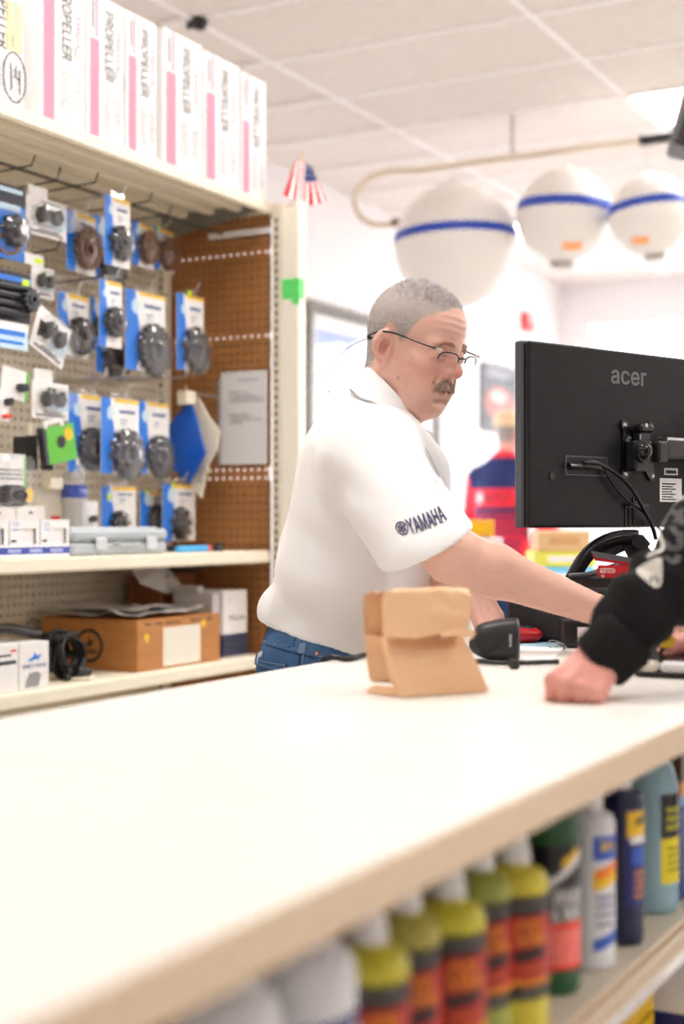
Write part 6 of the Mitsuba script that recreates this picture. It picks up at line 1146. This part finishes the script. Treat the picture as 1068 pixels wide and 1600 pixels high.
NAVT = mat('navy_embroidery', srgb(44, 34, 84), .6); lo_c = P(666, 820, 2.3); ax = RT * math.cos(math.radians(20)) + UP * math.sin(math.radians(20)); fac = -FW * .86 - RT * .1 - UP * .2; LR = frame(ax, np.cross(fac, ax))
fo = lambda p: shirt(p, False)
obj('sleeve_lettering', on_field(fo, txt('YAMAHA', .0185, .0010, width=.060), P(667, 816, 2.2), LR, .0014), NAVT, polo)
em = trimesh.util.concatenate([trimesh.creation.annulus(.0078, .0090, .0006, sections=28)] + [mv(cbox(.0011, .0145, .0006), (0, 0, .0003), rotz(a)) for a in (0, math.pi / 3, -math.pi / 3)] + [mv(cbox(.005, .001, .0006), (.0045 * math.cos(a), .0045 * math.sin(a), .0003), rotz(a + math.pi / 2)) for a in np.arange(6) * math.pi / 3 + .5])
obj('sleeve_emblem', on_field(fo, em, P(630, 829, 2.2), LR, .0012), NAVT, polo)
# ---- jeans
def jeans(p): return smin(torso(p, .002), legs(p, .012), .04)
def jeans_c(p): d = jeans(p); d = smax(d, (p - P(470, 985, DB)) @ (UP * .97 + RT * .2), .004); d = smax(d, -(p[:, 2] - .10), .004); return d - .003 * (meshkit.noise(p * 30, 6) - .5)
jm = net(jeans_c, pel * [1, 1, 0] + [-.26, -.34, .08], pel + [.26, .34, .18], .006)
denim = mikit.proc(lambda p, n, uv: mikit.mix(srgb(30, 52, 84), srgb(74, 108, 148), mikit.fbm(p.x * 14, p.y * 14, p.z * 10) * .75 + mikit.noise(p.x * 700, p.y * 700, p.z * 300) * .25))
DEN = mat('denim', denim, .8, spec=.15); STI = mat('denim_seam', srgb(104, 124, 148), .8, spec=.1); DEND = mat('denim_dark', srgb(30, 46, 74), .8, spec=.1)
pants = obj('jeans', jm, DEN, man, True, label='faded blue denim jeans')
def jl(pix, w, name, m, th=.0018, n=20, out=.0006): pts = cam_hit(jeans_c, spline(np.array(pix, float), n)); return obj(name, ribbon(jeans_c, pts, w, th, out), m, pants, 40)
jl([(398, 984), (430, 996), (470, 1008), (520, 1018), (566, 1026)], .034, 'waistband', DEN, .0022)
jl([(397, 999), (430, 1009), (474, 1020)], .0022, 'seam', STI); jl([(396, 996), (430, 1006), (474, 1017)], .0012, 'seam', STI)
jl([(457, 998), (454, 1012)], .014, 'belt_loop', DEN, .003, 6); jl([(402, 976), (404, 990)], .012, 'belt_loop', DEN, .003, 6); jl([(474, 1006), (471, 1022)], .012, 'belt_loop', STI, .003, 6)
jl([(393, 1022), (402, 1032), (420, 1039), (446, 1045)], .016, 'back_pocket', DEN, .003); jl([(392, 1020), (402, 1029), (420, 1036), (447, 1040)], .0018, 'pocket_stitching', STI, .0036); jl([(394, 1028), (404, 1037), (420, 1043), (446, 1050)], .0014, 'pocket_stitching', STI, .0036); jl([(446, 1040), (447, 1056)], .0016, 'pocket_stitching', STI, .0036, 6)
jl([(474, 1022), (472, 1048)], .0016, 'seam', STI, .0014, 8); jl([(468, 1022), (466, 1052)], .0016, 'seam', DEND, .0012, 8); jl([(493, 1024), (520, 1034), (540, 1040), (560, 1040)], .0018, 'seam', STI); jl([(496, 1030), (520, 1040), (534, 1046)], .0018, 'seam', STI)
k = cam_hit(jeans_c, [(495, 1022)])[0]; g_ = grad(jeans_c, k[None])[0]; g_ /= np.linalg.norm(g_); obj('rivet', mv(lathe([(0, .003), (.003, .0026), (.0048, 0)], 14), k + g_ * .001, frame(np.cross(UP, g_), np.cross(g_, np.cross(UP, g_)))), mat('copper', srgb(172, 120, 92), .3, .9), pants, smooth=40)
k = cam_hit(jeans_c, [(409, 996)])[0]; g_ = grad(jeans_c, k[None])[0]; g_ /= np.linalg.norm(g_); obj('red_tag', mv(cbox(.013, .009, .0016, .0004), k + g_ * .003, frame(np.cross(UP, g_), np.cross(g_, np.cross(UP, g_)))), mat('tag_red', srgb(206, 40, 58), .5), pants)
k = cam_hit(jeans_c, [(406, 1026)])[0]; r_ = np.random.default_rng(2)
obj('tissue', trimesh.util.concatenate([quad(k - FW * .008 - RT * .006 + UP * -.012, k - FW * .009 + RT * .014 + UP * -.014, k - FW * .006 + RT * (.012 * a) + UP * b, k - FW * .006 - RT * .004 + UP * (b - .006)) for a, b in ((.3, .012), (.8, .004), (-.1, .0))]), PAPER, pants)
for s_, h in ((1, hipR), (-1, hipL)):
    a = h * [1, 1, 0]; obj('shoe', loft([(a + b_f * x + UP * z, UP * hh, t_l * w) for x, z, hh, w in ((-.11, .045, .03, .025), (-.10, .05, .045, .036), (-.03, .055, .052, .040), (.05, .042, .040, .045), (.12, .03, .028, .042), (.165, .025, .018, .028))], 24, 2.6), BPL, man, smooth=50)
# ---- glasses with a retainer cord
LENS = 'mat_pane'; tilt_ = -.10
def lens_pt(s, u, v): return v3(.1135 - .010 * (u * .5 + .5) ** 2 + (v * .0145) * tilt_ * -1 * 0 - .0, s * (.0105 + .0255 + u * .0255), +.0075 + v * .0145)
gls = obj('glasses', to_world(tube(spline([lens_pt(-1, -.95, .45), v3(.1185, 0, .0165), lens_pt(1, -.95, .45)], 10), .0014, 7)), BPG, man, True, label='thin dark half-rim glasses')
for s in (-1, 1):
    an = np.linspace(0, 2 * np.pi, 41)[:-1]; pr_ = [lens_pt(s, np.sign(math.cos(a)) * abs(math.cos(a)) ** .7, np.sign(math.sin(a)) * abs(math.sin(a)) ** (.72 if math.sin(a) > 0 else .85)) for a in an]
    up_, lo2_ = [pr_[i] for i in range(0, 21)], [pr_[i % 40] for i in range(20, 41)]
    obj('upper_rim', to_world(tube(up_, .0013, 7)), BPG, gls, True); obj('lower_rim', to_world(tube(lo2_, .0005, 6)), STEEL, gls, True)
    c_ = np.mean(pr_, 0); lm_ = trimesh.Trimesh(np.array([c_ + v3(.0015, 0, 0)] + pr_), [[0, i + 1, (i + 1) % 40 + 1] for i in range(40)], process=False); obj('lens', to_world(lm_), LENS, gls, True)
    obj('temple', to_world(tube(spline([v3(.104, s * .064, .0235), v3(.075, s * .0735, .025), v3(.035, s * .0780, .0285), v3(.010, s * .0825, .0300), v3(-.018, s * .0850, .024), v3(-.042, s * .081, .010)], 30), np.r_[np.full(14, .0013), np.full(16, .0018)], 8)), BPG, gls, True)
    obj('hinge', to_world(mv(cbox(.012, .003, .004, .001), v3(.103, s * .0645, .0235), rotz(-s * .5))), STEEL, gls); obj('nose_pad', to_world(mv(trimesh.creation.icosphere(2, .0035), v3(.1065, s * .011, .002), None, (1, .5, 1.4)))  , LENS, gls, True)
e0 = H(-.042, -.081, .010); dq = (e0 - [0, 0, EYE]) @ F3
cord = spline([P(576, 529, dq), P(556, 536, dq + .01), P(533, 553, dq + .02), P(516, 578, dq + .03), P(510, 600, dq + .05), P(514, 611, dq + .06)], 40)
obj('cord', tube(cord, .0006, 6), mat('cord_dark', srgb(50, 52, 66), .5), gls, True, label='thin dark retainer cord'); obj('cord_sleeve', tube([e0, P(580, 528, dq), P(575, 530, dq)], [.0022, .0035, .0028], 8), BPG, gls, True); obj('cord_end', mv(trimesh.creation.icosphere(2, .0028), P(514, 612, dq + .06)), STEEL, gls, True)
# ------------------------------------------------------------------ the customer at the right edge, only the sleeve and fists in the frame
cus = thing('person', 'customer in a black printed hoodie reaching in from the right, fist on the counter', 'person')
cW = P(938, 1033, 1.675); cK = P(909, 1062, 1.632); cx0 = cK - cW; cy0 = -RT * .068 + UP * .026 + FW * .04
cx = cx0 / np.linalg.norm(cx0); cy = cy0 - cx * (cy0 @ cx); cy /= np.linalg.norm(cy); cz = np.cross(cy, cx)
CH = hand_parts(cW, cx, cy, cz, [(1.65, 1.5, .9), (1.7, 1.5, .9), (1.7, 1.5, .9), (1.65, 1.5, .9)], (.0, .0, .0, .0), .86, (.15, 1.5))
cT = np.array([-.13, 2.02, 0]); cShL, cElL = np.array([-.20, 1.80, 1.43]), P(1120, 842, 1.77); cShR, cElR = np.array([-.19, 2.24, 1.43]), np.array([-.33, 2.30, 1.15]); cWr = P(1150, 990, 1.95)
cHR = hand_parts(cWr, -RT * .96 - UP * .15 + FW * .2, *(lambda z: (np.cross(z, -RT * .96 - UP * .15 + FW * .2), z))(UP * .95 - RT * .2), [(.7, .8, .5)] * 4, (.05, 0, -.04, -.08), .95)
ident = np.stack([[-1, 0, 0], [0, -1, 0], [0, 0, 1.0]], 1)
def c_torso(p, g=0.0):
    d = d_ell(p, cT + [0, 0, 1.22], (.125 + g, .185 + g, .24 + g)); d = smin(d, d_ell(p, cT + [0, 0, .95], (.120 + g, .175 + g, .14 + g)), .06)
    d = smin(d, d_cone(p, cShL, cT + [0, 0, 1.47], .060 + g, .055 + g), .04); return smin(d, d_cone(p, cShR, cT + [0, 0, 1.47], .060 + g, .055 + g), .04)
def c_legs(p, g=0.0):
    d = None
    for s in (-1, 1):
        h = cT + [0, s * .09, .88]; q = d_chain(p, [h, h * [1, 1, 0] + [-.02, 0, .5], h * [1, 1, 0] + [.03, 0, .09]], [.092 + g, .062 + g, .045 + g * 1.5], .02); d = q if d is None else smin(d, q, .02)
    return d
def c_fist(p): return above(smin(within(lambda q: d_hand(q, CH, .007), cW + cx * .06, .16)(p), d_cone(p, cW, cW + (cElL - cW) * .3, .027, .032), .012), p)
def c_hand(p): return above(smin(within(lambda q: d_hand(q, cHR, .007), cWr - RT * .09, .18)(p), d_cone(p, cWr, cElR, .026, .042), .012), p)
def c_head(p): q = (p - (cT + [-.05, 0, 1.66])) @ ident; return head_field(q, False)
def c_body(p): return smin(c_torso(p, -.012), c_legs(p, -.006), .04)
hd = net(lambda p: head_field(p, False), (-.125, -.105, -.19), (.13, .105, .15), .005); hcl = skin_color(hd.vertices); hk = hair_mask(hd.vertices)[:, None]; hcl = hcl * (1 - hk) + np.array(srgb(70, 52, 40)) * hk; hd.vertices = hd.vertices @ ident.T + cT + [-.05, 0, 1.66]
f1 = net(c_fist, cW - .15, cW + .2, .0026); f2 = net(c_hand, np.minimum(cWr, cElR) - .2, np.maximum(cWr, cElR) + .12, .004); bd = net(c_body, cT - [.3, .35, -.03], cT + [.3, .35, 1.55], .012)
def fist_color(p):
    n = meshkit.fbm(p * 30, 3, 7)[:, None]; c = np.array(srgb(216, 156, 142)) * (1 - n * .6) + np.array(srgb(190, 116, 106)) * n * .6
    for a, b, r0, r1 in CH[:12:3]: w = np.exp(-((nrm(p - b) / .014) ** 2))[:, None] * .4; c = c * (1 - w) + np.array(srgb(200, 104, 96)) * w
    return c
scene[cus] = mikit.ply(trimesh.util.concatenate([hd, f1, f2, bd]), SKINM, smooth=True, color=np.vstack([hcl, fist_color(f1.vertices), fist_color(f2.vertices), fist_color(bd.vertices)]))
cuff_d = (cElL - cW) / np.linalg.norm(cElL - cW); cufc = P(936, 1036, 1.675); m1, m2 = P(998, 953, 1.70), P(1036, 918, 1.725); cuf_n = RT * .70 + UP * .70 - FW * .1; cuf_n /= np.linalg.norm(cuf_n)
def hoodie(p):
    d = c_torso(p, .02); d = smin(d, d_chain(p, [cShL, cElL], [.080, .064], .03), .03); d = smin(d, d_chain(p, [cShR, cElR, cWr + (cElR - cWr) * .28], [.080, .068, .045], .03), .03)
    s = d_chain(p, [cElL, m2, m1, P(957, 1005, 1.68)], [.056, .045, .040, .034], .02)
    s = smin(s, d_ell(p, P(960, 962, 1.69), (.027, .027, .027)), .012); s = smin(s, d_ell(p, P(992, 918, 1.69), (.022, .026, .022)), .012)     # bunched folds over the cuff
    a = (p - cW) @ cuff_d; w = np.clip(1 - np.abs(a - .15) / .14, 0, 1); s = s + w * (.0055 * np.sin(a * 95 + 9 * meshkit.noise(p * 9, 3)) + .007 * (meshkit.noise(p * 22, 4) - .5))
    d = smin(d, s, .012); d = smax(d, -((p - cT) @ UP - .80), .004); d = d + .008 * (meshkit.noise(p * 12, 2) - .5)
    return smax(d, -((p - P(958, 1012, 1.68)) @ cuf_n + .002), .004) if False else d
bx0 = np.minimum(cW, cT - .3) - .08; bx0[2] = .78; BLACKC = mat('black_fleece', mikit.proc(lambda p, n, uv: mikit.mix((.009, .009, .0095), (.017, .017, .0175), mikit.noise(p.x * 400, p.y * 400, p.z * 400))), .85, spec=.1, sheen=.15)
hoodm = net(hoodie, bx0, np.array([cT[0] + .32, cElR[1] + .2, 1.56]), .006); hood = obj('hoodie', hoodm, BLACKC, cus, True, label='black hooded sweatshirt with a pale printed sleeve')
obj('hood', mv(lathe([(.085, 0), (.12, .02), (.135, .06), (.12, .10), (.09, .12), (.075, .10)], 32), cT + [.03, 0, 1.44]), BLACKC, hood, smooth=True)
# ribbed cuff
ring_a = np.cross(cuf_n, FW); ring_a /= np.linalg.norm(ring_a); ring_b = np.cross(cuf_n, ring_a); cf_ = []
an = np.linspace(0, 2 * np.pi, 97)[:-1]; rib = 1 + .010 * np.sign(np.sin(an * 24))
def cring(o, r, k=1): return [o + (math.cos(a) * ring_a + math.sin(a) * ring_b) * r * (1 + (q - 1) * k) for a, q in zip(an, rib)]
c0_ = P(935, 1036, 1.675); rings = [cring(c0_ + cuf_n * .012, .030, 0), cring(c0_ - cuf_n * .000, .0325, 0), cring(c0_ - cuf_n * .003, .0345), cring(c0_ + cuf_n * .004, .0370), cring(c0_ + cuf_n * .022, .0380), cring(c0_ + cuf_n * .040, .0395), cring(c0_ + cuf_n * .052, .034, 0)]
vv = np.vstack(rings); ff = []
for i in range(len(rings) - 1):
    for j in range(96): q = (j + 1) % 96; ff += [[i * 96 + j, i * 96 + q, i * 96 + 96 + q], [i * 96 + j, i * 96 + 96 + q, i * 96 + 96 + j]]
cfm = trimesh.Trimesh(vv, ff, process=False); obj('cuff', cfm, BLACKC, hood, 40)
PRN = mat('pale_print_cloth', srgb(206, 202, 194), .8, spec=.1); PRG = mat('grey_print_cloth', srgb(92, 92, 92), .8, spec=.1)
def decal(pix, name, m):
    from shapely.geometry import Polygon
    pg = Polygon(pix).buffer(2).buffer(-2).segmentize(3); me = trimesh.creation.extrude_polygon(pg, 1.0, engine='earcut'); me = me.subdivide().subdivide().subdivide().subdivide(); hit = cam_hit(hoodie, me.vertices[:, :2], 1.3); g = grad(hoodie, hit); g /= np.linalg.norm(g, axis=1, keepdims=True) + 1e-9; me.vertices = hit + g * (.0012 + .0010 * me.vertices[:, 2:]); return obj(name, me, m, hood)
decal([(994, 893), (1006, 882), (1024, 873), (1033, 874), (1035, 892), (1034, 908), (1030, 917), (1024, 920), (1018, 918), (1010, 911), (1000, 903), (994, 897)], 'sleeve_emblem', PRN)
def hl(pix, w, name, m): pts = cam_hit(hoodie, spline(np.array(pix, float), 24), 1.3); return obj(name, ribbon(hoodie, pts, w, .0010, .0012), m, hood, 40)
hl([(1016, 912), (1017, 905), (1021, 902), (1026, 906), (1025, 913)], .0028, 'emblem_curl', BLACKC)
hl([(1070, 779), (1056, 782), (1044, 794), (1036, 816), (1032, 838), (1037, 852), (1032, 862), (1022, 866), (1012, 872)], .0052, 'sleeve_lettering', PRN)
for q in ([(1048, 800), (1062, 808), (1066, 822)], [(1050, 824), (1060, 836), (1068, 838)], [(1042, 846), (1054, 858), (1064, 852), (1058, 842)], [(1040, 872), (1050, 880), (1060, 868)], [(1066, 796), (1060, 812), (1052, 818)]): hl(q, .008, 'sleeve_lettering', PRG)
cj = net(lambda p: smax(smin(c_torso(p, .004), c_legs(p, .012), .04), p[:, 2] - .92, .004), cT - [.3, .35, -.03], cT + [.3, .35, 1.0], .012); obj('jeans', cj, DEN, cus, True)
for s in (-1, 1):
    a = cT + [.03, s * .09, 0]; obj('shoe', loft([(a + np.array([-x, 0, z]), UP * hh, np.array([0, w, 0])) for x, z, hh, w in ((-.11, .045, .03, .025), (-.10, .05, .045, .036), (-.03, .055, .052, .040), (.05, .042, .040, .045), (.12, .03, .028, .042), (.165, .025, .018, .028))], 24, 2.6), BPL, cus, smooth=50)

# ------------------------------------------------------------------ the man in the back of the shop, seen from behind
m2k = thing('person', 'man in a navy and red jacket and pale cap, far behind the monitor', 'person')
D2 = 9.0; c2 = P(786, 787, D2); fx = RT * .75 + FW * .66; fy = np.cross(UP, fx); R2 = np.stack([fx, fy, UP], 1)      # he faces away and to the right
def L2(*a): return c2 + R2 @ np.array(a, float)
def t2(p, g=0.0):
    d = d_ell(p, L2(0, 0, .0), (.13 + g, .20 + g, .26 + g), R2); d = smin(d, d_ell(p, L2(0, 0, -.30), (.125 + g, .185 + g, .18 + g), R2), .08); d = smin(d, d_cone(p, L2(0, .18, .16), L2(.02, .0, .26), .07 + g, .06 + g), .06)
    d = smin(d, d_cone(p, L2(0, -.18, .16), L2(.02, 0, .26), .07 + g, .06 + g), .06)
    d = smin(d, d_chain(p, [L2(0, .20, .15), L2(.02, .27, -.08), L2(.2, .2, -.16)], [.075 + g, .06 + g, .045 + g], .02), .03); return smin(d, d_chain(p, [L2(0, -.20, .15), L2(.02, -.27, -.08), L2(.2, -.2, -.16)], [.075 + g, .06 + g, .045 + g], .02), .03)
def l2(p, g=0.0):
    d = None
    for s in (-1, 1):
        h = L2(0, s * .09, -.42); q = d_chain(p, [h, h * [1, 1, 0] + [0, 0, .5], h * [1, 1, 0] + [0, 0, .09]], [.09 + g, .06 + g, .045 + g], .02); d = q if d is None else smin(d, q, .02)
    return d
hd2 = net(lambda p: head_field(p, False), (-.125, -.105, -.19), (.13, .105, .15), .007); hc2 = skin_color(hd2.vertices, srgb(222, 160, 150)); hk = hair_mask(hd2.vertices)[:, None]; hc2 = hc2 * (1 - hk) + np.array(srgb(150, 140, 136)) * hk; hO2 = L2(.05, 0, .44); hd2.vertices = hd2.vertices @ R2.T + hO2
hn2 = [net(lambda p, s=s: within(lambda q: d_hand(q, hand_parts(L2(.2, s * .2, -.16), fx, fy * -s, UP, [(.4, .5, .3)] * 4, (.05, 0, -.05, -.1))), L2(.29, s * .2, -.17), .16)(p), L2(.28, s * .2, -.16) - .16, L2(.28, s * .2, -.16) + .16, .006) for s in (-1, 1)]
bd2 = net(lambda p: smin(t2(p, -.01), l2(p, -.005), .04), L2(0, 0, -.76) * [1, 1, 0] - [.4, .4, -.03], L2(0, 0, .32) + [.4, .4, 0], .018)
scene[m2k] = mikit.ply(trimesh.util.concatenate([hd2, bd2] + hn2), SKINM, smooth=True, color=np.vstack([hc2, np.repeat([srgb(222, 170, 150)], len(bd2.vertices) + sum(len(x.vertices) for x in hn2), 0)]))
jk = net(lambda p: smax(t2(p, .014), -((p - c2) @ UP + .42), .01), L2(0, 0, -.1) - [.45, .45, .5], L2(0, 0, .2) + [.45, .45, .25], .009); q = (jk.vertices - c2) @ R2; jc = np.repeat([srgb(36, 44, 88)], len(q), 0)
RJ = np.array(srgb(226, 48, 62)); arm_ = (np.abs(q[:, 1]) > .205 - .02 * (q[:, 2] < -.02)) & (q[:, 2] < .17); jc[arm_] = RJ
bk = (q[:, 0] < .02) & ~arm_; z = q[:, 2]; jc[bk & (z < .09) & (z > -.02)] = RJ; jc[bk & (z < -.06)] = RJ; jc[bk & (z < -.06) & ((z * 60).astype(int) % 2 == 0)] = np.array(srgb(60, 40, 80)); jc[(z > .29) & ~arm_] = RJ
jck = obj('jacket', jk, VCOL, m2k, True, color=jc, label='navy and red jacket with a lettered red band across the back')
def back_on(mesh, y, z, name, m): Rb = frame(-fy if False else -fy, UP); Rb = np.stack([-fy, UP, np.cross(-fy, UP)], 1); Rb = Rb if Rb[:, 2] @ fx < 0 else np.stack([fy, UP, np.cross(fy, UP)], 1); return obj(name, on_field(lambda p: t2(p, .014), mesh, L2(-.3, y, z), Rb, .002), m, jck)
sg = 1
back_on(mv(DISC, (0, 0, 0), None, (.036, .036, .002)), -.02 + .10, .035, 'badge', LWHT); back_on(mv(trimesh.creation.annulus(.020, .028, .002, sections=20), (0, 0, .002)), .08, .035, 'badge_ring', mat('badge_red', srgb(206, 60, 70), .5)); back_on(smudge(.05, .18, 6, .002, 9), -.06, .035, 'lettering', mat('jacket_lettering', srgb(120, 30, 60), .6))
obj('cap', mv(lathe([(.088, .0), (.092, .03), (.084, .075), (.05, .105), (0, .112)], 28), hO2 + UP * .045 - fx * .012), mat('cap_beige', srgb(216, 188, 154), .7), m2k, smooth=40); obj('cap_peak', mv(extr([(-.07, 0), (.07, 0), (.055, .06), (0, .08), (-.055, .06)], .006), hO2 + UP * .05 + fx * .075, np.stack([-fy, fx, UP], 1)), 'mat_cap_beige', m2k)
obj('trousers', net(lambda p: smax(smin(t2(p, .004), l2(p, .014), .04), (p - c2) @ UP + .36, .01), L2(0, 0, -.76) * [1, 1, 0] - [.3, .3, -.03], L2(0, 0, -.3) + [.3, .3, 0], .016), DEND, m2k, True)
for s in (-1, 1):
    a = L2(0, s * .09, 0) * [1, 1, 0]; obj('shoe', loft([(a + fx * x + UP * z, UP * hh, fy * w) for x, z, hh, w in ((-.11, .045, .03, .025), (-.03, .055, .052, .040), (.05, .042, .040, .045), (.165, .025, .018, .028))], 20, 2.6), BPL, m2k, smooth=50)
